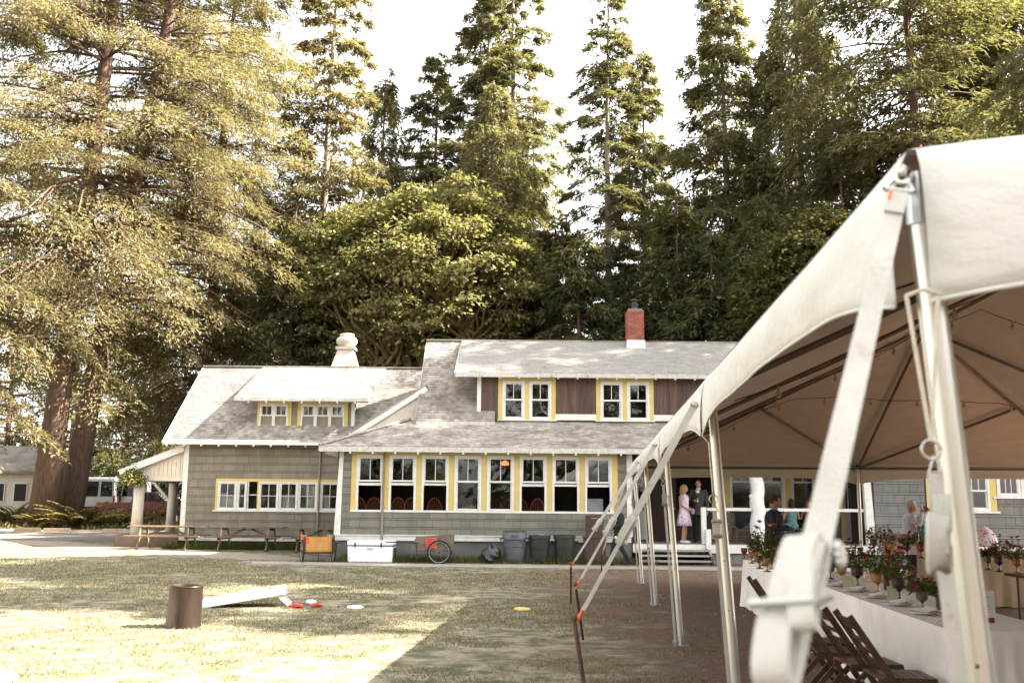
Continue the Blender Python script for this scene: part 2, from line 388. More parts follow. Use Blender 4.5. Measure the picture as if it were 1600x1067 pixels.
# ------------------------------------------------------------------ main lodge
YF = 29.5
lodge = thing('lodge', 'long grey shingled lodge with yellow window trim and brick chimney', 'building', (0, YF, 0))
lx0, lx1 = X_(530, YF), X_(985, YF)                 # glazed dining room
zb0, zb1 = Z_(844.5, YF, 650), Z_(837, YF, 650)      # white base board
zs = Z_(797, YF, 700); zh = Z_(711.5, YF, 700); zy = Z_(703, YF, 700)
FL = zb0 - .02                                       # floor level
px1 = X_(1352, YF)                                   # end of the porch
RX = 17.5
wl = MB().bx(lx0 + .05, lx1 - .05, YF, YF + .14, zb1, zs - .0).build('wall', SHINGB, lodge)
shingle_wall(wl, lx0 + .11, lx1 - .12, zb1, zs - .06, YF, .2, .05, .4)
wl2 = MB().bx(lx0 + .05, X_(549, YF), YF, YF + .14, zs, zy + .1).build('wall', SHINGB, lodge)
shingle_wall(wl2, lx0 + .11, X_(549, YF), zs - .06, zy + .1, YF, .2, .05, .4)
wl3 = MB().bx(X_(965, YF), lx1 - .05, YF, YF + .14, zs, zy + .1).build('wall', SHINGB, lodge)
shingle_wall(wl3, X_(965, YF), lx1 - .12, zs - .06, zy + .1, YF, .2, .05, .4)
MB().bx(lx0, lx1 + .02, YF + .03, YF + .4, -.3, zb0).build('foundation', CONC, lodge)
MB().bx(lx0 - .06, px1 * 0 + lx1, YF - .05, YF + .02, zb0, zb1).build('base_board', TRIM, lodge)
MB().bx(lx0 - .08, lx1, YF - .08, YF + .0, zb1, zb1 + .03).build('base_board_cap', TRIM, lodge)
MB().prism([(lx0 - .10, YF - .035, zb1 + .03), (lx0 + .09, YF - .035, zb1 + .03), (lx0 + .11, YF - .035, zy + .12), (lx0 - .0, YF - .035, zy + .12)], (0, .17, 0)).build('corner_board', TRIM, lodge)
MB().bx(lx1 - .11, lx1 + .05, YF - .035, YF + .135, zb1 + .03, zy + .2).build('corner_board', TRIM, lodge)
MB().bx(X_(549, YF), X_(965, YF), YF - .05, YF + .02, zs - .065, zs - .005).build('sill', TRIM, lodge)
# yellow casings and the eight dining-room windows
pitch = (X_(914, YF) - X_(557, YF)) / 7; ww = .79
wxs = [X_(557, YF) + pitch * i for i in range(8)]
MB().bx(X_(549, YF), X_(965, YF), YF - .02, YF + .06, zh, zy + .12).build('casing', YEL, lodge)
edges = [X_(549, YF)] + [e for x in wxs for e in (x, x + ww)] + [X_(965, YF)]
for i in range(0, len(edges), 2): MB().bx(edges[i], edges[i + 1], YF - .02, YF + .06, zs - .005, zh).build('casing', YEL, lodge)
op = [.09, .05, .03, 0, 0, .05, .02, .06]
opn = [1, 1, 1, 0, 0, 1, 1, 1]
for i, x in enumerate(wxs):
    win = MB().bx(x, x + .06, YF - .035, YF + .07, zs - .004, zh).bx(x + ww - .06, x + ww, YF - .035, YF + .07, zs - .004, zh).bx(x + .06, x + ww - .06, YF - .035, YF + .07, zh - .06, zh).build('window', TRIM, lodge)
    a, b, mid = x + .06, x + ww - .06, zs + (zh - zs) * .51
    sash(win, a, b, mid, zh - .06, YF + .0, 2)
    if opn[i]: sash(win, a - .0, b, mid - .10 - op[i] * 0, mid + .62, YF + .042, 1, glass=False) if False else MB().bx(a, b, YF + .025, YF + .065, mid - .09 - .2 * op[i], mid - .03).bx(a, a + .03, YF + .025, YF + .065, mid - .03, zh - .1).bx(b - .03, b, YF + .025, YF + .065, mid - .03, zh - .1).build('sash', TRIM, win)
    else: sash(win, a, b, zs, mid + .03, YF + .042, 1)
# downpipes
def pipe(root, px, Y, z0, z1, mat, r=.035):
    x = X_(px, Y); MB().tube([(x, Y - .07, z0), (x, Y - .07, z1), (x - .02, Y - .25, z1 + .2)], r, 8).build('downpipe', mat, root, smooth=True)
PIPE = M('painted_pipe', (.24, .21, .16), (.19, .165, .13), 5, .5)
pipe(lodge, 599.5, YF, .1, zy - .05, PIPE); 
# interior of the dining room
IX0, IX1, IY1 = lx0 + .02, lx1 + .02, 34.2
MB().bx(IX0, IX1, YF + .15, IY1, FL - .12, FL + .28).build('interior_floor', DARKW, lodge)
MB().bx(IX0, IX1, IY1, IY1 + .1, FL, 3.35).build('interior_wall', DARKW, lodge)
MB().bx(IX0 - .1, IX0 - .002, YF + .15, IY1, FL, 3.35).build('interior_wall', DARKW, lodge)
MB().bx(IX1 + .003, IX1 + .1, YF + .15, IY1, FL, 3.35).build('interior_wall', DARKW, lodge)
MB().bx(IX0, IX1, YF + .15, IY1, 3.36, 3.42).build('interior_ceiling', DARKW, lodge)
# lower hip roof
zeL = Z_(698, 29.05, 700); zt = Z_(660, 32.55, 750)
hx = X_(497, 29.05); tx = X_(640, 32.55, 660)
roof_plane(lodge, (hx, 29.05, zeL), (RX, 29.05, zeL), (RX, 32.7, zt + .06), (tx, 32.7, zt + .06), ROOF)
roof_plane(lodge, (hx - .0, 34.6, zeL + .02), (hx, 29.055, zeL), (tx, 32.7, zt + .06), (tx, 34.6, zt + .06), ROOF)
MB().bx(hx + .02, RX, 29.02, 29.07, zeL - .16, zeL - .01).build('fascia', TRIMOLD, lodge)
MB().bx(hx - .02, hx + .02, 29.02, 33.5, zeL - .14, zeL - .01).build('fascia', TRIMOLD, lodge)
MB().bx(hx + .05, RX, 29.08, YF + .1, zeL - .09, zeL - .075).build('soffit', TRIM, lodge)
tails(lodge, hx + .9, RX - 1, 29.04, zeL - .12, .655, ln=.42, slope=.25)
y = 29.7
while y < 33: MB().bx(hx + .06, lx0 - .02, y, y + .07, zeL - .2, zeL - .1).build('rafter_tail', TRIM, lodge); y += .45
MB().tube([(hx, 29.05, zeL + .03), (tx, 32.7, zt + .1)], .05, 6).build('hip_cap', ROOF, lodge)
# main roof, its left sheet down to the eave
rY = 35.9; rZ = Z_(534, rY, 800)
mL = X_(650, 32.1, 655); mE = Z_(658, 32.1, 700); mR = X_(773, 32.1, 655)
rL = X_(676, rY, 534)
dY = 32.55                                           # dormer wall plane
dxl = X_(747, dY, 610)
roof_plane(lodge, (mL, 32.1, mE), (mR, 32.1, mE), (mR + .0, rY, rZ), (mL, rY, rZ), ROOF, .15)
MB().prism([(mL + .1, 32.35, mE - .1), (mL + .1, 39.2, mE - .1), (mL + .1, rY, rZ - .15)], (.12, 0, 0)).build('gable_wall', SHINGB, lodge)
MB().bx(mL, mR, 32.07, 32.11, mE - .13, mE - .01).build('fascia', TRIMOLD, lodge)
tails(lodge, mL + .25, mR - .1, 32.09, mE - .09, .62, ln=.4)
for y0, y1, z0, z1 in ((32.1, rY, mE, rZ), (rY, 39.7, rZ, mE)):
    MB().bar((mL - .03, y0, z0 - .1), (mL - .03, y1, z1 - .06), .04, .1).build('rake_board', ROOF, lodge)
roof_plane(lodge, (RX, 39.7, mE), (mL, 39.7, mE), (mL, rY, rZ), (RX, rY, rZ), ROOFG, .5)
MB().bar((mL - .05, rY, rZ + .03), (RX, rY, rZ + .03), .22, .05).build('ridge_cap', ROOF, lodge)
# shed dormer across the upper storey
eY = 32.15; eZ = Z_(583, eY, 900); eXl = X_(712, eY, 583)
roof_plane(lodge, (eXl, eY, eZ), (RX, eY, eZ), (RX, rY - .05, rZ + .02), (eXl, rY - .05, rZ + .02), ROOFG, .13, (.2, .34), .006)
MB().bx(eXl, RX, eY - .03, eY + .02, eZ - .15, eZ - .01).build('fascia', TRIMOLD, lodge)
MB().bx(eXl + .05, RX, eY + .03, dY + .05, eZ - .08, eZ - .065).build('soffit', TRIMOLD, lodge)
tails(lodge, eXl + .8, 9.5, eY + .0, eZ - .1, .635, ln=.4)
MB().bar((eXl - .02, eY, eZ - .08), (eXl - .02, rY - .4, rZ - .25), .04, .14).build('rake_board', TRIMOLD, lodge)
dz0, dz1 = Z_(656.5, dY, 900), Z_(587, dY, 900)
ubase = Z_(648, dY, 1000)
yel = [(777, 868), (932, 1023)]
for a, b in ((dxl, X_(777, dY) + .05), (X_(868, dY) - .05, X_(932, dY) + .05), (X_(1023, dY) - .05, RX)): MB().bx(a, b, dY + .02, dY + .15, dz0 - .3, eZ + .1).build('wall', BROWNW, lodge)
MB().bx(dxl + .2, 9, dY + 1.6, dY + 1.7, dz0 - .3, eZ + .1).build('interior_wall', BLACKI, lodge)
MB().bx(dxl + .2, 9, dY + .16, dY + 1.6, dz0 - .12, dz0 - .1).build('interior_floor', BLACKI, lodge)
def planks(root, x0, x1, z0, z1, Y, mat):
    m = MB(); x = x0
    while x < x1 - .01:
        e = min(x + random.uniform(.075, .12), x1); m.bx(x + .002, e - .002, Y - random.uniform(.008, .022), Y + .018, z0, z1); x = e
    o = m.build('plank_siding', mat, root, fix=False); o['kind'] = 'stuff'
bl = [(dxl + .1, X_(777, dY)), (X_(868, dY), X_(932, dY)), (X_(1023, dY), RX)]
for i, (a, b) in enumerate(bl):
    planks(lodge, a, b, (dz0 + .0) if i == 0 else ubase, eZ - .09, dY, BROWNW)
    if i: MB().bx(a, b, dY - .03, dY + .02, dz0, ubase).build('base_board', TRIM, lodge)
MB().bx(dxl - .03, dxl + .1, dY - .03, dY + .16, dz0 + .1, eZ - .09).build('corner_board', TRIM, lodge)
MB().prism([(dxl, dY + .1, dz0 - .2), (dxl, rY - .3, rZ - .3), (dxl, dY + .1, eZ)], (.1, 0, 0)).build('dormer_cheek', BROWNW, lodge)
for a, b in yel:
    A, B = X_(a, dY), X_(b, dY); p = (B - A); m = MB(); ws = [(A + p * .075, A + p * .46), (A + p * .54, A + p * .925)]
    wz0, wz1 = Z_(655, dY, 900), Z_(596, dY, 900)
    MB().bx(A, B, dY - .025, dY + .02, wz1, eZ - .09).build('casing', YEL, lodge)
    for c, d in ((A, ws[0][0]), (ws[0][1], ws[1][0]), (ws[1][1], B)): MB().bx(c, d, dY - .025, dY + .02, dz0, wz1).build('casing', YEL, lodge)
    MB().bx(A - .03, B + .03, dY - .06, dY - .0, dz0 - .035, dz0 + .0).build('sill', TRIM, lodge)
    for c, d in ws: window(lodge, c, d, dz0 + .002, wz1, dY - .0, 2)
# front half-gable between the two roofs
gY = 33.4
A = at(562, 678, gY); B = at(662, 614, gY)
MB().prism([A, (B.x + .25, gY, A.z), (B.x + .25, gY, B.z + .1), B], (0, .1, 0)).build('gable_wall', CREAM, lodge)
MB().bar(A + Vector((-.3, -.06, -.08)), B + Vector((.1, -.06, .16)), .06, .2).build('rake_board', TRIM, lodge)
MB().bar(A + Vector((-.3, .3, .04)), B + Vector((.1, .3, .28)), .8, .06).build('roof', ROOF, lodge)
# chimney
chY = 35.35; cx = at(991.5, 500, chY).x; cz1 = Z_(487, chY, 990); cz0 = Z_(545, chY, 990) - .15; cw = .60
ch = MB().bx(cx - cw / 2 + .015, cx + cw / 2 - .015, chY - cw / 2 + .015, chY + cw / 2 - .015, cz0, cz1).build('chimney', MORTAR, lodge)
MB().prism([(cx - .36, chY - .36, cz0), (cx + .36, chY - .36, cz0), (cx + .32, chY - .32, cz0 + .42), (cx - .32, chY - .32, cz0 + .42)], (0, .69, 0)).build('flashing', STEEL, ch)
z = cz0 + .42; r_ = 0
while z < cz1 - .05:
    for side in range(3):
        x = -cw / 2 - (.1 if r_ % 2 else 0)
        while x < cw / 2 - .01:
            a, b = max(x, -cw / 2), min(x + .2, cw / 2)
            if b - a > .03:
                mid = (a + b) / 2; j = random.uniform(0, .006)
                if side == 0: piece('brick', BRICK, ch, (cx + mid, chY - cw / 2 + .05 - j, z + .033), (b - a - .012, .1, .06))
                elif side == 1: piece('brick', BRICK, ch, (cx - cw / 2 + .05 - j, chY + mid, z + .033), (.1, b - a - .012, .06))
                else: piece('brick', BRICK, ch, (cx + cw / 2 - .05 + j, chY + mid, z + .033), (.1, b - a - .012, .06))
            x += .2
    z += .072; r_ += 1
MB().bx(cx - .25, cx + .25, chY - .25, chY + .25, cz1, cz1 + .07).build('chimney_cap', CONC, ch)
MB().lathe([(.12, cz1 + .07), (.12, cz1 + .2), (.15, cz1 + .22), (.15, cz1 + .27), (.1, cz1 + .28), (.1, cz1 + .36), (.17, cz1 + .38), (.17, cz1 + .41), (.02, cz1 + .47)], 16, (cx, chY, 0)).build('flue', DARKMET, ch, smooth=True)
# ------------------------------------------------------------------ the open porch
pY = 32.3
MB().bx(lx1 + .06, px1 + .05, YF, pY + .1, FL - .1, FL).build('porch_floor', M('worn_porch_boards', (.22, .19, .16), (.16, .135, .11), 3, .7, stretch=(.4, 6, 1)), lodge)
MB().bx(lx1 + .05, px1 + .1, YF - .04, YF + .02, FL - .26, FL - .02).build('porch_band', TRIM, lodge)
MB().bx(X_(1106, YF), RX, YF + .05, YF + .3, -.3, FL - .262).build('foundation', CONC, lodge)
MB().bx(px1 + .08, RX, YF - .03, YF + .0, FL - .26, FL - .02).build('base_board', TRIM, lodge)
pb = MB().bx(lx1 + .1, px1 + .2, pY, pY + .12, FL, zs + .06).bx(X_(1000, pY), X_(1108, pY), pY + .02, pY + .11, zs + 1.15, 3.3).build('wall', SHINGB, lodge)
shingle_wall(pb, X_(1112, pY), px1 + .2, FL, zs, pY, .215, .06, .34, holes=[(X_(1310, pY), X_(1349, pY), FL, 3)])
zw0, zw1 = zs + .05, Z_(713, pY, 1200)
pw = [(1139, 1177), (1187, 1226), (1235, 1274)]
MB().bx(X_(1110, pY), X_(1284, pY), pY - .02, pY + .06, zw1, zw1 + .4).build('casing', YEL, lodge)
pe = [1112] + [e for p in pw for e in p] + [1284]
for i in range(0, len(pe), 2): MB().bx(X_(pe[i], pY), X_(pe[i + 1], pY), pY - .02, pY + .06, FL + .05 if i == 0 else zw0, zw1).build('casing', YEL, lodge)
for a, b in pw: window(lodge, X_(a, pY) + .003, X_(b, pY) - .003, zw0 + .003, zw1, pY, 2, split=.52)
MB().bx(X_(1284, pY) + .01, px1 + .2, pY - .0, pY + .1, zs + .07, 3.4).build('wall', SHINGB, lodge)
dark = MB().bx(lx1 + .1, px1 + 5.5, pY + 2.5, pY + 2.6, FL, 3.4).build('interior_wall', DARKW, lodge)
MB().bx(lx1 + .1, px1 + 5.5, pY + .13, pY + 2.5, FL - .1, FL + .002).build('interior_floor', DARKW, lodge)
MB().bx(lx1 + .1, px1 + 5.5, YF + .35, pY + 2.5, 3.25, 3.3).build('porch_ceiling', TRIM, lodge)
# dark double door, standing half open, and the pale glazed door beside it
ddx = X_(1012, pY)
dd = MB().bx(ddx, ddx + .9, pY - .03, pY + .02, FL + .02, FL + 2.1).build('door', DARKW, lodge)
MB().bx(ddx + .1, ddx + .8, pY - .045, pY - .03, FL + .2, FL + .9).bx(ddx + .1, ddx + .8, pY - .045, pY - .03, FL + 1.1, FL + 1.95).build('door_panel', DARKW, dd)
MB().ell((ddx + .82, pY - .06, FL + 1.0), (.03, .03, .03)).build('door_knob', STEEL, dd)
wdx = X_(994, pY)
wd_ = MB().bx(wdx, wdx + .3, pY - .08, pY - .04, FL + .02, FL + .95).bx(wdx, wdx + .06, pY - .08, pY - .04, FL + .95, FL + 2.1).bx(wdx + .24, wdx + .3, pY - .08, pY - .04, FL + .95, FL + 2.1).bx(wdx + .06, wdx + .24, pY - .08, pY - .04, FL + 2.02, FL + 2.1).build('door', TRIM, lodge)
MB().bx(wdx + .06, wdx + .24, pY - .062, pY - .058, FL + .95, FL + 2.02).build('pane', GLASS, wd_)
# beige panel door with a barred light, yellow frame
DOORP = M('beige_door_paint', (.42, .37, .29), (.36, .32, .25), 3, .5)
bx0, bx1 = X_(1316, pY), X_(1343, pY)
for a, b in ((bx0 - .1, bx0), (bx1, bx1 + .1)): MB().bx(a, b, pY - .05, pY + .02, FL, FL + 2.2).build('casing', YEL, lodge)
MB().bx(bx0 - .1, bx1 + .1, pY - .052, pY + .02, FL + 2.2, FL + 2.32).build('casing', YEL, lodge)
bd = MB().bx(bx0, bx1, pY - .02, pY + .02, FL + .01, FL + 1.05).bx(bx0, bx0 + .07, pY - .02, pY + .02, FL + 1.05, FL + 2.2).bx(bx1 - .07, bx1, pY - .02, pY + .02, FL + 1.05, FL + 2.2).bx(bx0 + .07, bx1 - .07, pY - .02, pY + .02, FL + 2.05, FL + 2.2).build('door', DOORP, lodge)
for k in range(1, 5): MB().bx(bx0 + .07 + (bx1 - bx0 - .14) * k / 5 - .012, bx0 + .07 + (bx1 - bx0 - .14) * k / 5 + .012, pY - .015, pY + .015, FL + 1.05, FL + 2.05).build('muntin', TRIM, bd)
MB().bx(bx0 + .07, bx1 - .07, pY + .03, pY + .035, FL + 1.05, FL + 2.05).build('pane', GLASS, bd)
MB().bx(bx0 + .1, bx1 - .1, pY - .035, pY - .02, FL + .2, FL + .85).build('door_panel', DOORP, bd)
MB().ell((bx0 + .05, pY - .06, FL + .98), (.028, .04, .028)).build('door_knob', STEEL, bd)
# gnarled white log post, rails, battered end board
lg = X_(1183, YF + .1); pts = [(lg + .03 * math.sin(k * 1.7), YF + .14, FL + k * .19) for k in range(15)]
rr = [.23 - .004 * k + .009 * math.sin(k * 1.3) for k in range(15)]; rr[4] += .02; rr[9] += .015
lp = MB().tube(pts, rr, 12).build('log_post', M('white_painted_log', (.74, .73, .70), (.62, .60, .56), 4, .5, bump=.5, bscale=9, stretch=(1, 1, .35), wear=((.40, .33, .26), .64)), lodge, smooth='all')
for k, (dx, z) in enumerate(((-.2, FL + 1.38), (.2, FL + 1.0))): MB().ell((lg + dx, YF + .1, z), (.06, .06, .05), 8, 6).build('branch_stub', lp.data.materials[0], lp, smooth='all')
rz = Z_(796, YF, 1200)
MB().bx(X_(1104, YF), lg - .2, YF + .03, YF + .13, rz - .045, rz + .04).build('rail', TRIM, lodge)
MB().bx(lg + .2, px1 - .06, YF + .03, YF + .13, rz - .045, rz + .04).build('rail', TRIM, lodge)
MB().prism([(px1 - .03, YF - .05, FL - .02), (px1 + .22, YF - .05, FL - .02), (px1 + .10, YF - .05, 3.2), (px1 - .08, YF - .05, 3.2)], (0, .17, 0)).build('corner_board', TRIM, lodge)
npx = X_(1099, YF); MB().bx(npx - .08, npx + .06, YF - .02, YF + .12, FL - .0, rz + .05).build('newel_post', TRIM, lodge)
MB().bx(npx + .02, npx + .16, YF - .16, YF - .05, .12, FL + .42).build('newel_post', TRIM, lodge)
STEP = M('weathered_tread', (.33, .31, .28), (.24, .22, .19), 4, .8, stretch=(.4, 3, 1), bump=.2)
sx0, sx1 = X_(996, YF), X_(1105, YF)
nstep = 4
for k in range(1, nstep):
    z = FL - .02 - k * (FL - .0) / nstep; y0 = YF - .06 - k * .28
    tr = MB().bx(sx0, sx1, y0, y0 + .3, z - .045, z).build('stair_tread', STEP, lodge)
for x in (sx0 + .3, sx1 - .1): MB().prism([(x, YF - .05, FL - .1), (x, YF - .05, -.02), (x, YF - 1.0, -.02), (x, YF - 1.0, .08)], (.05, 0, 0)).build('stair_stringer', DARKW, lodge)
# ------------------------------------------------------------------ end room right of the porch
ex0 = px1 + .1
holes = [(X_(1443, YF), X_(1556, YF), Z_(799, YF, 1500), 4), (X_(1550, YF), X_(1660, YF), Z_(778, YF, 1560), 4)]
we = MB().bx(ex0, RX, YF + .07, YF + .16, FL - .02, zs - .05).bx(ex0, X_(1446, YF), YF, YF + .15, zs - .05, 3.2).build('wall', SHINGB, lodge)
shingle_wall(we, ex0 + .12, X_(1640, YF), FL - .02, 2.75, YF, .235, .075, .37, holes=holes, mat=M('grey_wall_shingle_plain', (.165, .165, .15), (.135, .135, .123), 3, .8, rnd=.09, bump=.25, bscale=40, stretch=(1, 1, .25)))
z0 = Z_(798, YF, 1500); A, B = X_(1446, YF), X_(1556, YF)
for a, b in ((1446, 1457), (1544.5, 1555)): MB().bx(X_(a, YF), X_(b, YF), YF - .025, YF + .03, z0, 3.2).build('casing', YEL, lodge)
MB().bx(A - .04, B + .04, YF - .06, YF + .0, z0 - .06, z0 - .003).build('sill', TRIM, lodge)
mid = (X_(1457, YF) + X_(1544.5, YF)) / 2
for a, b in ((X_(1457, YF), mid), (mid + .004, X_(1544.5, YF))): window(lodge, a, b, z0, 3.1, YF, 3, opened=.0, split=.36)
z1 = Z_(776, YF, 1570); MB().bx(X_(1549, YF), RX, YF - .08, YF, z1 - .05, z1).build('sill', TRIM, lodge)
for a, b in ((1556, 1593), (1594, 1632)): window(lodge, X_(a, YF), X_(b, YF), z1 + .003, 3.1, YF, 3, dh=False)
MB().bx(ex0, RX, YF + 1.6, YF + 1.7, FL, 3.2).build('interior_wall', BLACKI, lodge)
# ================================================================== kitchen wing
YK = 35.0
wing = thing('kitchen_wing', 'left wing with sunlit shingle roof, small dormer and open side porch', 'building', (-8, YK, 0))
kx0, kx1 = X_(288, YK), -2.4
kE = Z_(690, 34.5, 380); kxl = X_(256, 34.5, 690); kRY = 38.5; kRZ = Z_(574.5, kRY, 420)
kz0 = Z_(845, YK, 400); kz1 = Z_(838.5, YK, 400)
yw0, yw1 = Z_(797, YK, 430), Z_(748, YK, 430)
YA = X_(338, YK); 
holes = [(YA, kx1, yw0, yw1)]
kw = MB().bx(kx0 + .05, kx1, YK, YK + .14, kz1, yw0).bx(kx0 + .05, kx1, YK, YK + .14, yw1, kE + .1).bx(kx0 + .05, YA, YK, YK + .14, yw0, yw1).build('wall', SHINGB, wing)
SHK = M('grey_beige_wall_shingle', (.215, .188, .140), (.175, .152, .114), 3, .8, rnd=.09, bump=.25, bscale=40, stretch=(1, 1, .25))
shingle_wall(kw, kx0 + .12, X_(531, YK), kz1, kE + .02, YK, .225, .055, .36, holes=holes, mat=SHK)
MB().bx(kx0 + .1, kx1, YK + .05, YK + .3, -.2, kz0).build('foundation', M('rusty_foundation', (.12, .065, .045), (.08, .05, .04), 3, .9), wing)
MB().bx(kx0 - .06, kx1, YK - .05, YK + .02, kz0, kz1).build('base_board', TRIM, wing)
MB().bx(kx0 - .05, kx0 + .12, YK - .04, YK + .13, kz1, kE + .08).build('corner_board', TRIM, wing)
MB().prism([(kx0, YK + .14, kz0), (kx0, 42, kz0), (kx0, 42, kE), (kx0, kRY, kRZ - .15), (kx0, YK + .14, kE)], (.1, 0, 0)).build('gable_wall', SHINGB, wing)
roof_plane(wing, (kxl, 34.5, kE), (-2.6, 34.5, kE), (-2.6, kRY, kRZ), (kxl, kRY, kRZ), ROOF, .15)
roof_plane(wing, (-2.6, 42.5, kE), (kxl, 42.5, kE), (kxl, kRY, kRZ), (-2.6, kRY, kRZ), ROOF, .5)
MB().bar((kxl - .03, kRY, kRZ + .04), (-2.6, kRY, kRZ + .04), .2, .05).build('ridge_cap', ROOF, wing)
MB().bx(kxl, -2.6, 34.46, 34.5, kE - .1, kE + .0).build('fascia', TRIM, wing)
for y0, y1, z0, z1 in ((34.48, kRY, kE, kRZ), (kRY, 42.5, kRZ, kE)): MB().bar((kxl - .025, y0, z0 - .08), (kxl - .025, y1, z1 - .08), .04, .16).build('rake_board', TRIM, wing)
tails(wing, kxl + .1, X_(520, 34.5), 34.47, kE - .08, .6, ln=.5, slope=.6)
MB().bx(kx0, kx1, 34.52, YK, kE - .02, kE - .005).build('soffit', TRIM, wing)
# ribbon window
MB().bx(YA, X_(531, YK), YK - .03, YK + .05, yw1 - .1, yw1).build('casing', YEL, wing)
MB().bx(YA - .06, X_(531, YK), YK - .06, YK + .0, yw0 - .05, yw0 + .0).build('sill', TRIM, wing)
kw_ = [(342, 371, 2), (371.5, 387, 1), (388, 403, 0), (405.5, 436.5, 2), (437, 466.5, 2), (467, 497, 2), (501.5, 531, 2)]
for a, b in ((338, 342), (403, 405.5), (497, 501.5)): MB().bx(X_(a, YK), X_(b, YK), YK - .03, YK + .05, yw0, yw1 - .1).build('casing', YEL, wing)
for a, b, c in kw_:
    if c: window(wing, X_(a, YK) + .002, X_(b, YK) - .002, yw0 + .002, yw1 - .1, YK, c, dh=False, rows=2, fr=.04)
    else:
        wn = MB().bx(X_(a, YK), X_(a, YK) + .03, YK - .02, YK + .06, yw0 + .002, yw1 - .1).bx(X_(a, YK) + .03, X_(b, YK), YK - .0, YK + .06, yw0 + .002, yw0 + .05).build('window', TRIM, wing)
        MB().bx(X_(a, YK) + .03, X_(b, YK), YK + .05, YK + .07, (yw0 + yw1) / 2 - .03, (yw0 + yw1) / 2 + .0).build('sash', TRIM, wn)
PALEI = M('kitchen_wall_paint', (.42, .36, .27), (.32, .27, .20), 2, .7)
MB().bx(kx0 + .2, kx1, YK + 2.6, YK + 2.7, kz1, kE).build('interior_wall', PALEI, wing)
MB().bx(kx0 + .2, kx1, YK + .14, YK + 2.6, kz1, kz1 + .05).build('interior_floor', DARKW, wing)
MB().bx(kx0 + .2, kx1, YK + .14, YK + 2.6, kE - .05, kE - .03).build('interior_ceiling', PALEI, wing)
CURT = M('white_curtain', (.70, .68, .62), (.60, .58, .52), 5, .8, stretch=(8, 8, .4))
for a, b, f in ((344, 356, .55), (357, 369, .45), (440, 460, .5), (478, 496, .9), (504, 515, .5)):
    m = MB(); n = 14; A, B = X_(a, YK), X_(b, YK); zz = yw0 + (yw1 - yw0) * f
    m.loft([[(A + (B - A) * k / n, YK + .12 + .02 * math.sin(k * 1.9), z) for k in range(n + 1)] for z in (yw0 + .03, zz)], False, False).build('curtain', CURT, wing, smooth='all', fix=False)
pipe(wing, 499.5, YK, .3, kE - .15, PIPE)
# dormer
DY = 35.32; DE = 34.6; dEz = Z_(622, DE, 470); dl = X_(366, DE, 622); dr = X_(574, DE, 624)
roof_plane(wing, (dl, DE, dEz), (dr, DE, dEz), (X_(603, kRY, 580), kRY - .04, kRZ + .02), (dl, kRY - .04, kRZ + .02), ROOF, .14)
MB().bx(dl, dr, DE - .03, DE + .02, dEz - .1, dEz - .005).build('fascia', TRIMOLD, wing)
MB().bx(dl + .03, dr, DE + .03, DY + .05, dEz - .06, dEz - .045).build('soffit', TRIM, wing)
tails(wing, dl + .5, dr - .1, DE, dEz - .08, .62, ln=.4)
w0, w1 = Z_(669, DY, 470), Z_(626, DY, 470); dwl, dwr = X_(397, DY), X_(548, DY)
MB().bx(dwl - .02, dwr, DY + .02, DY + .12, w0 - .2, dEz + .15).build('wall', SHK, wing)
for x in (dwl, dwr - .1): MB().prism([(x, DY + .1, w0 - .15), (x, kRY - .2, kRZ - .2), (x, DY + .1, dEz + .15)], (.09, 0, 0)).build('dormer_cheek', SHK, wing)
MB().bx(dwr - .06, dwr + .06, DY - .02, DY + .1, w0 - .1, dEz - .03).build('corner_board', TRIM, wing)
for a, b, ws in ((397, 451, (400.5, 445.5, 2)), (460.5, 540, (466, 534.5, 3))):
    A, B = X_(a, DY), X_(b, DY); p0, p1, n = X_(ws[0], DY), X_(ws[1], DY), ws[2]; wt = w1 - .12
    MB().bx(A, B, DY - .025, DY + .02, wt, w1 + .1).build('casing', YEL, wing)
    MB().bx(A, p0, DY - .025, DY + .02, w0, wt).build('casing', YEL, wing); MB().bx(p1, B, DY - .025, DY + .02, w0, wt).build('casing', YEL, wing)
    MB().bx(A - .03, B + .03, DY - .06, DY, w0 - .04, w0 - .002).build('sill', TRIM, wing)
    for k in range(n): 
        a_, b_ = p0 + (p1 - p0) * k / n, p0 + (p1 - p0) * (k + 1) / n
        window(wing, a_ + .002, b_ - .002, w0, wt, DY - .0, 2, split=.5, fr=.05)
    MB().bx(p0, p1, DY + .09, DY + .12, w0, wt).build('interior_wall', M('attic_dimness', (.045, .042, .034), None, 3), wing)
for px, c in ((495, (.55, .05, .06)), (517, (.65, .50, .06)), (412, (.6, .6, .56))):
    MB().bx(X_(px, DY), X_(px + 5, DY), DY + .085, DY + .095, w0 + .1, w0 + .35).build('notice', M('notice_%d' % px, c), wing)
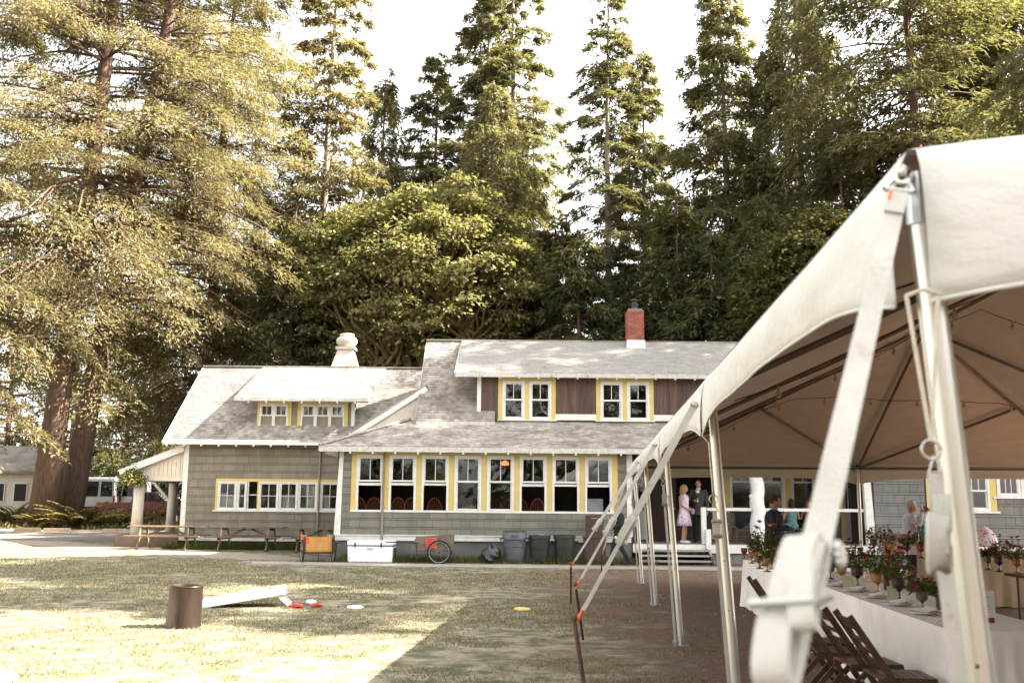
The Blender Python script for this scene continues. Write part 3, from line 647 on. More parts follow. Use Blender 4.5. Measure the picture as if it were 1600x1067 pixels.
# side porch
slab_z = .5
pl = X_(214, 35.2); plow = at(189, 738, 35.0); phi = at(286, 697, 35.0)
MB().bx(pl - .5, kx0 - .06, 34.9, 39.5, -.1, slab_z).build('porch_slab', M('brown_slab', (.20, .13, .095), (.15, .10, .075), 3, .9), wing)
roof_plane(wing, (plow.x, 39.6, plow.z + .1), (plow.x, 34.95, plow.z + .1), (kx0 - .06, 34.95, phi.z + .06), (kx0 - .06, 39.6, phi.z + .06), ROOF, .2)
MB().bar((plow.x - .02, 34.93, plow.z - .02), (kx0 - .06, 34.93, phi.z - .06), .05, .22, (0, 1, 0) if False else (0, 0, 1)).build('rake_board', TRIM, wing)
bz = Z_(744, 35.2, 240)
g = MB(); x = pl + .1
nb = 12; xa, xb = pl - .1, kx0 - .06
for k in range(nb):
    a = xa + (xb - xa) * k / nb; b = xa + (xb - xa) * (k + 1) / nb - .008
    f = lambda q: plow.z - .1 + (phi.z - plow.z) * (q - plow.x) / (kx0 - .06 - plow.x)
    if f(b) > bz: MB().prism([(a, 35.12, bz), (b, 35.12, bz), (b, 35.12, max(f(b), bz + .01)), (a, 35.12, max(f(a), bz + .005))], (0, .04, 0)).build('gable_plank', CREAM, wing)
MB().bx(pl - .15, kx0 - .06, 35.08, 35.26, bz - .16, bz).build('porch_beam', CREAM, wing)
MB().bx(pl - .1, pl + .1, 35.3, 39.4, bz - .16, bz - .01).build('porch_beam', CREAM, wing)
for k in range(7): MB().bar((pl - .45, 35.6 + k * .6, bz - .1), (kx0 - .1, 35.6 + k * .6, bz + .62), .06, .1).build('porch_rafter', CREAM, wing)
for px, yy in ((216, 35.2), (269, 38.9)):
    x = X_(px, yy, 790); MB().tube([(x - .02, yy, slab_z), (x, yy, slab_z + 1), (x + .01, yy, bz - .15)], [.2, .185, .175] if yy < 36 else [.19, .18, .17], 12).build('log_post', LOGP, wing, smooth='all')
MB().bar((X_(269, 38.9) - .1, 38.8, bz - .75), (X_(269, 38.9) - .7, 38.8, bz - .12), .1, .1).build('brace', LOGP, wing)
# roof ventilator
vY = 39.6; vx = at(541, 560, vY).x; vb = Z_(580, vY, 540); vt = Z_(521, vY, 540); hgt = vt - vb
VENTM = M('painted_vent_metal', (.46, .41, .33), (.36, .32, .26), 3, .6, bump=.1)
vr = MB().loft([[(vx + sx * a, vY + sy * a, vb + dz) for sx, sy in ((-1, -1), (1, -1), (1, 1), (-1, 1))] for a, dz in ((.62, -.3), (.30, hgt * .55))]).build('ventilator', VENTM, wing)
MB().bx(vx - .38, vx + .38, vY - .38, vY + .38, vb + hgt * .55, vb + hgt * .62).build('ventilator_collar', VENTM, vr)
MB().lathe([(.27, vb + hgt * .62), (.35, vb + hgt * .68), (.42, vb + hgt * .75), (.42, vb + hgt * .82), (.36, vb + hgt * .88), (.26, vb + hgt * .9), (.30, vb + hgt * .92), (.28, vb + hgt * .98), (.1, vb + hgt), (.01, vb + hgt)], 20, (vx, vY, 0)).build('ventilator_cowl', VENTM, vr, smooth=True)
# ================================================================== tent
TX, TY, TA, TE, TS, TH, TP = 1.047, 2.526, .0822, 2.48, 4.81, 4.75, 4.62
CANV = canvasmat('white_tent_vinyl', (.64, .625, .58), (.57, .55, .50), .03)
POLE = M('brushed_aluminium', (.62, .59, .53), (.52, .49, .43), 6, .38, metal=.75, stretch=(1, 1, .1))
WEB = M('white_webbing', (.53, .505, .45), (.45, .425, .365), 4, .75, bump=.5, bscale=220, wear=((.38, .34, .27), .58), wscale=9)
tent = thing('frame_tent', 'large white frame tent with scalloped valance over the dinner tables', 'tent', (TX, TY, 0), -TA)
def tb(m, name, mat, parent=tent, **k): return m.build(name, mat, parent, world=False, **k)
NS = 4; TL = TS * NS; TW = 2 * TH
def roofz(u, v):
    e = min(u, TW - u, v, TL - v); return TE + (TP - TE) * max(0, min(1, e / TH))
n = 48; V = []; Q = []
us = np.linspace(0, TW, 41); vs_ = np.linspace(0, TL, 81)
for v in vs_:
    for u in us:
        z = roofz(u, v)
        # fabric sags a little between the frame lines
        du = min(abs(u - q) for q in (0, TH, TW)); dv = min(abs(v - q * TS) for q in range(NS + 1))
        z -= .035 * math.sin(min(du / TH, 1) * math.pi) * math.sin(min(dv / TS * 2, 1) * math.pi / 2)
        V.append((u, v, z + .05))
for j in range(80):
    for i in range(40): a = j * 41 + i; Q.append((a, a + 1, a + 42, a + 41))
fast('canopy', [(a, b, c + .012) for a, b, c in V], Q, CANV, tent, True); fast('shade_toned_underside', V, Q, canvasmat('shade_toned_vinyl', (.58, .50, .42), (.52, .445, .37), .03), tent, True)  # white vinyl underside as its own sheet, roof shade put into its tan
def valance(p0, p1, nrm, name='valance', depth=.36, arch=.13):
    p0 = Vector(p0); p1 = Vector(p1); nrm = Vector(nrm); L = (p1 - p0).length; n = 36; rings = [[], []]; m = MB()
    rows = 9; R_ = []
    for r in range(rows):
        row = []
        for k in range(n + 1):
            t = k / n; q = p0 + (p1 - p0) * t
            edge = max(0, 1 - min(t, 1 - t) / .09)
            bot = TE - depth + arch * (1 - (2 * t - 1) ** 4 * 1.0) * (1 - edge * .0)
            top = TE + .062 - .012 * math.sin(math.pi * t)
            f = r / (rows - 1); z = top + (bot - top) * f
            wv = (.002 * math.sin(t * 41 + f * 2) + .006 * math.sin(t * 17 + 1.3 - f)) * f + .025 * math.sin(math.pi * f) * (.4 + math.sin(t * math.pi))
            row.append(q + nrm * (.045 * f ** .35 + wv) + Vector((0, 0, z)))
        R_.append(row)
    m.loft(R_, False, False)
    o = tb(m, name, CANV, smooth='all', fix=False)
    md = o.modifiers.new('cloth_thickness', 'SOLIDIFY'); md.thickness = .004
    mm = MB().tube([x + nrm * .004 for x in R_[-1]], .007, 5); tb(mm, 'hem', CANV, o, smooth='all')
    return o
for k in range(NS):
    valance((0, k * TS + .02, 0), (0, (k + 1) * TS - .02, 0), (-1, 0, 0)); valance((TW, k * TS + .02, 0), (TW, (k + 1) * TS - .02, 0), (1, 0, 0))
for k in range(2):
    valance((k * TH + .02, 0, 0), ((k + 1) * TH - .02, 0, 0), (0, -1, 0)); valance((k * TH + .02, TL, 0), ((k + 1) * TH - .02, TL, 0), (0, 1, 0))
LEAN = .15
def pole(u, v, lean=(0, 0)):
    a = Vector((u + lean[0], v + lean[1], 0)); b = Vector((u, v, TE - .05)); m = MB()
    n = 16; d = b - a; prof = [1.0 if k % 8 else .8 for k in range(n)]
    m.loft([[p + Vector((.036 * prof[k] * math.cos(2 * math.pi * k / n), .036 * prof[k] * math.sin(2 * math.pi * k / n), 0)) for k in range(n)] for p in (a + Vector((0, 0, .01)), b)])
    o = tb(m, 'pole', POLE, smooth=True)
    tb(MB().bx(a.x - .09, a.x + .09, a.y - .09, a.y + .09, .002, .014).tube([a, a + Vector((0, 0, .12))], .04, 10).bx(a.x - .1, a.x - .06, a.y - .02, a.y + .02, .014, .06), 'base_plate', STEEL, o)
    for z in (.9, 1.25): tb(MB().ell(a + (b - a) * (z / TE) + Vector((-.012, -.032, 0)), (.006, .006, .006), 6, 4), 'pin_hole', DARKMET, o)
    tb(MB().tube([b + Vector((0, 0, -.09)), b + Vector((0, 0, .05))], .040, 12), 'corner_fitting', STEEL, o)
i = 0
for k in range(NS + 1):
    pole(.03, k * TS + (.03 if k == 0 else -.03 if k == NS else 0), (LEAN, 0)); pole(TW - .03, k * TS, (-LEAN * .5, 0))
pole(TH, TL - .03); pole(TH, .03)
RAF = M('dull_aluminium_rafter', (.20, .17, .14), (.15, .13, .11), 5, .45, metal=.7)
def beam(a, b, r=.028, nm='rafter'): tb(MB().tube([a, b], r, 10), nm, RAF, smooth=True)
P1, P2 = Vector((TH, TH, TP - .02)), Vector((TH, TL - TH, TP - .02)); e = TE - .04
beam(P1, P2, nm='ridge_beam')
for P, v0, vs in ((P1, .04, 1), (P2, TL - .04, -1)):
    for u in (.04, TW - .04):
        c = Vector((u, v0, e)); beam(c, P); beam((TH, v0, e), (c + P) / 2 + Vector((0, 0, -.03)), nm='jack_rafter')
    beam((TH, v0, e), P)
for k in range(1, NS):
    for u in (.04, TW - .04):
        T_ = P1 if k == 1 else P2 if k == NS - 1 else Vector((TH, k * TS, TP - .02)); beam((u, k * TS, e), T_)
for a, b in (((.04, .04, e), (.04, TL - .04, e)), ((TW - .04, .04, e), (TW - .04, TL - .04, e)), ((.04, .04, e), (TW - .04, .04, e)), ((.04, TL - .04, e), (TW - .04, TL - .04, e))): beam(a, b, .026, 'eave_rail')
for P in (P1, P2): tb(MB().ell(P, (.09, .09, .07)), 'hub', STEEL)
def tw(u, v, z): c, s = math.cos(TA), math.sin(TA); return Vector((TX + u * c + v * s, TY - u * s + v * c, z))
# string lights below the canopy
BULB = M('clear_bulb', (.45, .36, .22), None, 5, .15); WIRE = M('light_cable', (.05, .045, .04), None)
def wirerun(u0, v0, u1, v1, n, lab):
    root = thing('string_light', lab, 'string light', tw(u0, v0, 0), 0, 'bulb strings under the tent roof')
    pts = [tw(u0 + (u1 - u0) * k / (n * 4), v0 + (v1 - v0) * k / (n * 4), roofz(u0 + (u1 - u0) * k / (n * 4), v0 + (v1 - v0) * k / (n * 4)) - .1 - .07 * abs(math.sin(math.pi * k / 8))) for k in range(n * 4 + 1)]
    MB().tube(pts, .006, 4).build('cable', WIRE, root)
    for k in range(n):
        p = pts[k * 4 + 2]; MB().lathe([(.014, 0), (.014, -.04), (.028, -.07), (.03, -.09), (.018, -.115), (.002, -.12)], 8, p).build('bulb', BULB, root, smooth='all')
wirerun(.5, 2.2, TW - .5, 2.6, 10, 'string of clear bulbs crossing the tent roof nearest the front pole')
wirerun(.5, 7.0, TW - .5, 7.4, 10, 'string of clear bulbs second from the front of the tent')
wirerun(.5, 11.8, TW - .5, 12.2, 10, 'string of clear bulbs third from the front of the tent')
wirerun(.5, 16.2, TW - .5, 16.6, 10, 'string of clear bulbs nearest the lodge end of the tent')
# ------------------------------------------------------------------ stakes, guy straps and tie-downs
RUST = M('rusty_steel', (.10, .055, .035), (.06, .035, .025), 12, .7, metal=.3, bump=.3, bscale=60)
ORANGE = M('orange_marker', (.75, .16, .05), None, 5)
RATCH = M('zinc_ratchet', (.55, .54, .50), (.42, .41, .38), 10, .35, metal=.85)
def ribbon(m, pts, wd, th, side):
    side = Vector(side).normalized(); rings = []
    for i, p in enumerate(pts):
        p = Vector(p); d = (Vector(pts[min(i + 1, len(pts) - 1)]) - Vector(pts[max(i - 1, 0)])).normalized(); s = (side - d * side.dot(d)).normalized(); n = d.cross(s)
        rings.append([p - s * wd / 2 - n * th / 2, p + s * wd / 2 - n * th / 2, p + s * wd / 2 + n * th / 2, p - s * wd / 2 + n * th / 2])
    return m.loft(rings)
def stake(base, top, lab):
    b = Vector(base); t = Vector(top); o = thing('tent_stake', lab, 'stake', b, 0, 'steel stakes along the tent')
    MB().tube([b + (b - t) * .1, b, t - (t - b) * .03, t], [.014, .016, .016, .016], 8).build('rod', RUST, o)
    MB().tube([t - (t - b).normalized() * .012, t + (t - b).normalized() * .014], .026, 8).build('head', RUST, o)
    return t
def guy(top, end, lab, wd=.05, f=.62, sag=.0):
    a = Vector(top); b = Vector(end); o = thing('guy_strap', lab, 'strap', (b.x, b.y, 0), 0, 'ratchet straps holding the tent')
    d = (b - a).normalized(); side = d.cross(Vector((.25, 1, 0))).normalized(); nn = side.cross(d).normalized()
    if nn.y > 0: nn = -nn
    m1 = a + (b - a) * f
    ribbon(MB(), [a + (m1 - a) * (k / 8) - Vector((0, 0, sag * math.sin(math.pi * k / 8))) for k in range(9)], wd, .003, side).build('webbing', WEB, o)
    m2 = m1 + d * .14
    MB().bar(m1 - d * .06, m2 - d * .02, wd * 1.5, .03, nn).tube([m1 - side * wd * .9, m1 + side * wd * .9], .016, 8).tube([m2 - side * wd, m2 + side * wd], .012, 8).build('ratchet_buckle', RATCH, o)
    # roll of spare webbing
    c = m1 + d * .06 + nn * .06
    ring = [c + d * (.10 * math.cos(t)) + nn * (.026 * math.sin(t)) for t in np.linspace(0, 2 * math.pi, 19)]
    ribbon(MB(), ring, wd, .03, side).build('webbing_roll', WEB, o, smooth=True)
    ribbon(MB(), [m2, m2 + (b - m2) * .5, b], wd * .6, .004, side).build('webbing', WEB, o)
    MB().tube([b - d * .09 + nn * .01, b, b + d * .035, b + d * .02 - nn * .03], .014, 6).build('hook', ORANGE, o)
    MB().tube([a - d * .0, a + d * .03 + nn * .01], .03, 8).build('tension_ring', RATCH, o)
labs = ['', 'strap slanting from the second pole to the tallest leaning stake in front', 'strap slanting from the third pole to the middle stake', 'strap slanting from the fourth pole to the straight stake by the lawn', 'farthest strap slanting from the end pole towards the walking waiter']
sl = ['', 'tallest rusty stake leaning in the dirt nearest the camera', 'rusty leaning stake behind the tallest one', 'upright rusty stake at the grass edge with orange hook', 'farthest rusty stake near the gravel path']
spx = [None, (897, 966, 7.25, 912, 1067), (899, 912, 12.0, 911, 999), (892, 880, 16.5, 892, 942), (940, 862, 22.4, 940, 901)]
for k in range(1, 5):
    x, y, Y, bx_, by_ = spx[k]; t = at(x, y, Y)
    if k == 1: q = at(bx_, by_, Y - .05); bq = t + (q - t) * (t.z / (t.z - q.z))
    else: bq = on(bx_, by_)
    t = stake((bq.x, bq.y, gz(bq.x, bq.y)), t, sl[k])
    guy(tw(-.09, k * TS - (.06 if k < 4 else .1), TE - .13), t + Vector((.02, 0, -.02)), labs[k], f=(.56, .56, .56, .6, .62)[k])
# the near corner strap, its big buckle and roll
a = at(1404, 300, 2.46); b = at(1205, 1150, 1.32)
o = thing('guy_strap', 'blurred wide white strap with big rolled buckle at the nearest tent corner', 'strap', (b.x, b.y, 0), 0, 'ratchet straps holding the tent')
d = (b - a).normalized(); view = (a + b) / 2 - Vector((0, 0, 1.6)); side = d.cross(view).normalized(); nn = side.cross(d).normalized()
if nn.dot(view) > 0: nn = -nn
WB = .045
bk = a + (at(1250, 945, 1.52) - a)
t0 = (bk - a).dot(d); bk = a + d * t0
ribbon(MB(), [a + d * (t0 * k / 6) for k in range(7)], WB, .004, side).build('webbing', WEB, o)
ribbon(MB(), [bk - nn * .006 + d * .02, bk + d * .3 - nn * .006, b - nn * .006], WB * .95, .004, side).build('webbing', WEB, o)
ribbon(MB(), [a + d * .02 + nn * .006, a + d * .14 + nn * .007], WB * 1.02, .005, side).build('folded_end', WEB, o)
MB().box(a + d * .05 - side * WB * .4 + nn * .011, (.008, .0015, .05), Matrix((side, nn, d)).transposed()).build('sewn_tag', ORANGE, o)
MB().tube([a - d * .005 - side * .034, a - d * .012 + side * .034], .007, 8).tube([a - d * .005 - side * .034, a - d * .08 - side * .016], .007, 8).tube([a - d * .012 + side * .034, a - d * .08 + side * .016], .007, 8).build('triangle_ring', RATCH, o)
cp = Vector(tw(-.005, .0, TE + .0))
ring = [a - d * .09 + side * (.02 * math.cos(t)) - d * (.035 * math.sin(t)) + (cp - (a - d * .09)) * (.5 + .5 * math.sin(t)) * .6 for t in np.linspace(0, 2 * math.pi, 17)]
MB().tube(ring, .008, 8).build('snap_hook', RATCH, o, smooth='all')
MB().tube([a - d * .1, (a - d * .1 + cp) / 2 + Vector((0, 0, .02)), cp], .012, 8).build('shackle', RATCH, o, smooth='all')
# loops of spare webbing over the buckle: big fold behind, fold below
nnO, sideO = nn, side
rt = Matrix.Rotation(rad(28), 3, d); nn = rt @ nnO; side = rt @ sideO
def bigloop(c, rx, rz, wd, th, tilt=0., n=28, sq=.75):
    pts = []
    for t in np.linspace(0, 2 * math.pi, n):
        ct, st = math.cos(t), math.sin(t); ct = math.copysign(abs(ct) ** sq, ct); st = math.copysign(abs(st) ** sq, st)
        pts.append(c + d * (rx * ct) + nn * (rz * st) + side * tilt * ct)
    return ribbon(MB(), pts, wd, th, side)
bigloop(bk + d * .01 + nn * .03, .082, .022, WB * 1.15, .010).build('webbing_roll', WEB, o, smooth=True)
bigloop(bk + d * .012 + nn * .03 + side * .012, .07, .015, WB * 1.05, .007).build('webbing_roll', WEB, o, smooth=True)
bigloop(bk + d * .135 + nn * .022 - side * .008, .062, .022, WB * 1.1, .010, .006).build('webbing_roll', WEB, o, smooth=True)
bigloop(bk + d * .05 + nn * .042 + side * .02, .07, .012, WB * .8, .006, .012).build('webbing_roll', WEB, o, smooth=True)
MB().tube([bk + d * .085 - side * .046 + nn * .057, bk + d * .085 + side * .046 + nn * .057], .0065, 8).build('buckle_bar', RATCH, o)
MB().tube([bk + d * .085 + side * .044 + nn * .05, bk + d * .03 + side * .046 + nn * .01], .004, 6).tube([bk + d * .085 - side * .044 + nn * .05, bk + d * .03 - side * .046 + nn * .01], .004, 6).build('buckle_bar', RATCH, o)
for s in (-1, 1):
    m = MB(); cc = bk - d * .07 + side * s * .04
    for k in range(9): m.ell(cc + d * (.016 * math.cos(k * .7)) + nn * (.016 * math.sin(k * .7)), (.006, .006, .006), 6, 4)
    m.tube([cc - side * .006, cc + side * .006], .016, 10).build('ratchet_wheel', RATCH, o)
# vertical tie-downs beside the poles
ROPE = M('white_cord', (.62, .56, .46), (.5, .45, .36), 30, .8)
def tiedown(k, du, lab, z1, z2, dv=0., roll=0.):
    v = k * TS + dv
    P = lambda z, off=0.: tw(.03 + du + off + LEAN * (1 - z / TE), v, z)
    o = thing('tie_down', lab, 'strap', P(0), 0, 'upright tie-downs beside the poles')
    MB().tube([P(TE - .42), P(z1 + .05)], .005, 6).tube([P(TE - .42, .0), P(TE - .36, -.05)], .005, 6).build('cord', ROPE, o)
    MB().tube([P(z1) + Vector((.03 * math.cos(t), 0, .03 * math.sin(t))) for t in np.linspace(0, 2 * math.pi, 15)], .004, 6).build('ring', RATCH, o)
    MB().tube([P(z1 - .03), P(z1 - .09) + Vector((-.028, 0, 0)), P(z1 - .09) + Vector((.028, 0, 0)), P(z1 - .03)], .004, 6).build('triangle_ring', RATCH, o)
    ribbon(MB(), [P(z1 - .085), P(z2 + .06)], .03, .003, (1, 0, 0)).build('webbing', WEB, o)
    ribbon(MB(), [P(z2 - .02), P(.6), P(.03)], .028, .003, (1, 0, 0)).build('webbing', WEB, o)
    m = MB(); c = P(z2); m.bx(c.x - .025, c.x + .025, c.y - .03, c.y + .01, c.z - .07, c.z + .07).tube([c + Vector((-.035, -.02, .05)), c + Vector((.035, -.02, .05))], .012, 8).tube([c + Vector((-.035, -.03, -.05)), c + Vector((.035, -.03, -.05))], .014, 8)
    m.build('ratchet_buckle', RATCH, o)
    if roll:
        pts = [c + Vector((-.03 * roll + .022 * roll * math.sin(t), -.04, .10 * math.cos(t) * roll - .02)) for t in np.linspace(0, 2 * math.pi, 20)]
        ribbon(MB(), pts, .05, .010, (0, 1, 0)).build('webbing_roll', WEB, o, smooth=True)
tiedown(1, -.06, 'strap with metal ratchet hanging upright beside the second pole', 1.66, 1.45, -.1)
tiedown(2, -.07, 'thin strap hanging upright beside the third pole', 1.95, 1.68, -.05)
tiedown(3, -.07, 'thin strap hanging upright beside the fourth pole', 1.95, 1.7, -.05)
tiedown(4, -.08, 'farthest thin strap hanging upright beside the end pole', 1.95, 1.7, -.05)
# near pole tie-down with its rolled strap
o = thing('tie_down', 'blurred strap with ring and rolled webbing hugging the nearest tent pole', 'strap', (1.2, 2.4, 0), 0, 'upright tie-downs beside the poles')
q = lambda x, y, Y=2.42: at(x, y, Y)
MB().tube([q(1416, 462), q(1455, 690)], .005, 6).tube([q(1466, 462), q(1455, 690)], .005, 6).tube([q(1416, 462), q(1442, 452), q(1472, 460)], .005, 6).build('cord', ROPE, o)
c = q(1455, 702); MB().tube([c + Vector((.023 * math.cos(t), 0, .023 * math.sin(t))) for t in np.linspace(0, 2 * math.pi, 21)], .0038, 8).build('ring', RATCH, o, smooth='all')
MB().tube([q(1459, 712), q(1452, 737), q(1472, 737), q(1459, 712)], .0035, 6).build('triangle_ring', RATCH, o)
SD = (1, 0, 0)
ribbon(MB(), [q(1461, 738), q(1469, 840)], .038, .004, SD).build('webbing', WEB, o)
ribbon(MB(), [q(1474, 870), q(1500, 1067), q(1530, 1250)], .040, .004, SD).build('webbing', WEB, o)
ribbon(MB(), [q(1472, 772, 2.39), q(1472, 800, 2.38), q(1473, 830, 2.38)], .042, .014, SD).build('webbing_roll', WEB, o, smooth=True)
for wdx, hgt_, th_ in ((13, 40, .012), (7, 33, .012), (2.5, 26, .014)):
    pts = [q(1466 - wdx * .4 * math.sin(t), 848 + hgt_ * -math.cos(t), 2.345 - .0035 * wdx * math.sin(t)) for t in np.linspace(0, 2 * math.pi, 22)]
    ribbon(MB(), pts, .05, th_, (1, .55, 0)).build('webbing_roll', WEB, o, smooth=True)
MB().tube([q(1446, 809, 2.36), q(1482, 809, 2.36)], .005, 8).tube([q(1482, 809, 2.36), q(1482, 850, 2.38)], .004, 6).build('buckle_bar', RATCH, o)
MB().tube([q(1480, 850, 2.37), q(1482, 885, 2.37)], .012, 8).ell(q(1479, 888, 2.36), (.012, .012, .014)).build('ratchet_wheel', RATCH, o)
# ================================================================== trees
BARK = M('furrowed_bark', (.15, .095, .065), (.075, .048, .035), 4, .95, stretch=(4, 4, .5), bump=.9, bscale=6, wear=((.10, .11, .04), .62), wscale=1.5)
BARKG = M('grey_bark', (.24, .205, .165), (.15, .125, .10), 3, .95, stretch=(3, 3, .6), bump=.6, bscale=9)
MOSS = M('mossy_bark', (.16, .12, .04), (.10, .07, .03), 3, .95, bump=.6, bscale=15)
NEED_A = leafmat('spruce_needles', [(.065, .056, .032), (.15, .127, .072), (.26, .212, .125), (.34, .275, .165)], .42)
NEED_B = leafmat('fir_needles', [(.052, .052, .032), (.12, .114, .066), (.21, .186, .11)], .42)
NEED_C = leafmat('hemlock_needles', [(.068, .068, .036), (.16, .146, .080), (.275, .24, .135)], .45)
NEED_D = leafmat('cedar_sprays', [(.040, .044, .026), (.088, .090, .046), (.18, .165, .085)], .4)
MAPLE = leafmat('maple_leaves', [(.078, .080, .032), (.20, .188, .085), (.34, .305, .155)], .38, .25, tint=(.26, .26, .03))
def cards(P, D, W, ln, wd, wid=.45):
    """diamond cards: base points, unit directions, unit side vectors"""
    n = len(P); ln = ln[:, None]; wd = wd[:, None]
    V = np.empty((n, 4, 3)); V[:, 0] = P; V[:, 1] = P + D * ln * wid + W * wd; V[:, 2] = P + D * ln; V[:, 3] = P + D * ln * wid - W * wd
    return V.reshape(-1, 3), np.arange(n * 4).reshape(n, 4)
def cards3(P, D, W, ln, wd):
    n = len(P); V = np.empty((n, 3, 3)); V[:, 0] = P - W * wd[:, None]; V[:, 1] = P + W * wd[:, None]; V[:, 2] = P + D * ln[:, None]
    return V.reshape(-1, 3), np.arange(n * 3).reshape(n, 3)
def unit(a): return a / np.maximum(np.linalg.norm(a, axis=1, keepdims=True), 1e-6)
def conifer(label, px, Y, top, R, cb=None, mat=NEED_B, seed=1, nbr=150, ncl=9, per=16, size=.34, droop=.45, up=.18, lean=0., tr=.35, bark=None, open_=0., weep=0., X=None, zt=None, group='conifers round the lodge', prof=.8, name='conifer_tree', cbz=None):
    nbr = int(nbr * 1.3); r = np.random.default_rng(seed); x0 = at(px, 600, Y).x if X is None else X; z0 = gz(x0, Y)
    H = (at(px, top, Y).z if zt is None else zt) - z0; hb = cbz if cbz is not None else (at(px, cb, Y).z - z0)
    root = thing(name, label, 'tree', (x0, Y, z0), 0, group)
    ax = lambda z: lean * z / H
    zf = np.sort(r.random(nbr) ** 1.15); zb = hb + zf * (H - hb) * .985
    L = R * (1 - zf) ** prof * np.clip(.6 + zf / .12 * .4, 0, 1) * r.uniform(.55, 1.12, nbr) + .35
    az = r.random(nbr) * 2 * math.pi; dr = droop * r.uniform(.6, 1.3, nbr); uu = up * r.uniform(.3, 1.6, nbr) + .25 * zf
    if open_: L *= np.where(r.random(nbr) < open_, r.uniform(.25, .6, nbr), 1)
    L = L * 1.28
    rd = np.stack([np.cos(az), np.sin(az), 0 * az], 1); lat = np.stack([-np.sin(az), np.cos(az), 0 * az], 1)
    # foliage clumps along every branch
    per = int(per * 1.35); size *= .93
    nc = np.maximum(2, (1.35 * ncl * (L / R) ** .8 * r.uniform(.6, 1.3, nbr)).astype(int)); b = np.repeat(np.arange(nbr), nc); m = len(b)
    t = .18 + .82 * r.random(m) ** .62; s = r.normal(0, 1, m) * .26 * L[b] * (1.08 - t) * 1.1
    j = np.repeat(np.arange(m), per); k = len(j); bb = b[j]
    tt = np.clip(t[j] + r.normal(0, .036, k), .05, 1.06); sg = .05 * L[bb] + .07
    ss = s[j] + r.normal(0, 1, k) * sg; rad_ = L[bb] * tt
    z = zb[bb] + L[bb] * (uu[bb] * tt - dr[bb] * tt ** 2) - .28 * np.abs(ss) + r.normal(0, .07, k) * (.6 + .1 * L[bb])
    wz = r.random(k) ** 1.5 * weep * (.5 + .5 * tt); z = z - wz
    P = rd[bb] * rad_[:, None] + lat[bb] * ss[:, None]; P[:, 0] += ax(z); P[:, 2] += z
    P[:, :2] += r.normal(0, .05, (k, 2))
    D = unit(rd[bb] * r.uniform(.2, 1., (k, 1)) + lat[bb] * (np.sign(ss) * r.uniform(.1, .9, k))[:, None] + r.normal(0, .26, (k, 3)) + np.array([0, 0, -.30]) - np.array([0, 0, 1.1]) * (wz * .9)[:, None])
    upv = np.array([0, 0, 1.]) + r.normal(0, .45, (k, 3)); W = unit(np.cross(D, upv))
    V, Q = cards3(P, D, W, size * r.uniform(.55, 1.35, k), size * .15 * r.uniform(.6, 1.3, k))
    fast('crown', V, Q, mat, root)
    tb_ = MB(); n = 9
    tb_.tube([(ax(H * f) + .05 * math.sin(f * 9 + seed), .05 * math.cos(f * 7), H * f - (.3 if f == 0 else 0)) for f in np.linspace(0, 1, n)], [tr * (1.2 if f == 0 else 1 - .93 * f ** 1.1) for f in np.linspace(0, 1, n)], 10)
    for i in range(nbr):
        q = [Vector(rd[i]) * float(L[i] * f) + Vector((ax(zb[i]), 0, zb[i] + L[i] * (uu[i] * f - dr[i] * f * f))) for f in (0, .3, .55, .8)]
        br = tr * .035 + .008 * L[i]; tb_.tube(q, [br, br * .8, br * .5, br * .2], 4, False)
    tb_.build('trunk', bark or BARKG, root, smooth='all', world=False, fix=False)
    return root
# the two old spruces on the left, and the crowns beside them
conifer('huge old spruce with furrowed leaning trunk, farther of the pair at left', 120, 51, -420, 9.4, 540, NEED_A, 3, 215, 13, 44, .24, .52, .12, 5.6, .60, BARK, .15, .5, group='big spruces over the drive', prof=.55, name='spruce_tree')
conifer('huge old spruce with thick upright trunk, nearer of the pair at left', 84, 49, -420, 9.0, 500, NEED_A, 4, 200, 13, 42, .235, .5, .1, 2.4, .64, BARK, .2, .5, group='big spruces over the drive', prof=.55, name='spruce_tree')
conifer('bushy sunlit spruce filling the space between the old pair and the wing roof', 318, 56, -140, 6.6, 640, NEED_A, 5, 190, 12, 34, .26, .5, .14, .6, .42, BARK, 0, .5, group='big spruces over the drive', prof=.6, name='spruce_tree')
conifer('spruce cut by the left edge of the picture', -120, 44, -300, 6.5, 640, NEED_A, 6, 130, 12, 30, .28, .5, .12, 0, .6, BARK, .1, .4, group='big spruces over the drive', prof=.55, name='spruce_tree')
conifer('pale tall fir with straight light trunk left of the round maple', 486, 57, -150, 4.1, 600, NEED_A, 11, 210, 11, 15, .40, .38, .2, .7, .36, BARKG, 0, .1)
conifer('drooping hemlock with weeping top between pale fir and dark fir', 582, 62, 98, 3.4, 560, NEED_C, 12, 130, 9, 14, .44, .6, .1, .2, .26, BARKG, .2, 1.2)
conifer('dark pointed fir standing behind the crown of the maple', 664, 63, 82, 4.2, 420, NEED_B, 13, 120, 11, 15, .44, .38, .2, .4, .34, BARK, .25, .2)
conifer('tall open fir with bare lower trunk, left one of the twin firs', 752, 61, -120, 3.2, 330, NEED_B, 14, 110, 10, 14, .44, .4, .15, .2, .3, BARKG, .3, .2)
conifer('tall open fir with bare lower trunk, right one of the twin firs', 800, 62, -190, 3.6, 330, NEED_B, 15, 120, 10, 14, .44, .42, .15, -.2, .34, BARKG, .3, .2)
conifer('pale green weeping spruce in front of the twin firs', 766, 55, 126, 4.0, 520, NEED_C, 16, 170, 10, 15, .40, .55, .1, 0, .28, BARKG, 0, 1.0)
conifer('thin sparse tree with few needles right of the twin firs', 838, 66, 96, 2.3, 440, NEED_C, 17, 70, 6, 10, .42, .3, .1, -.3, .22, BARKG, .4, .3)
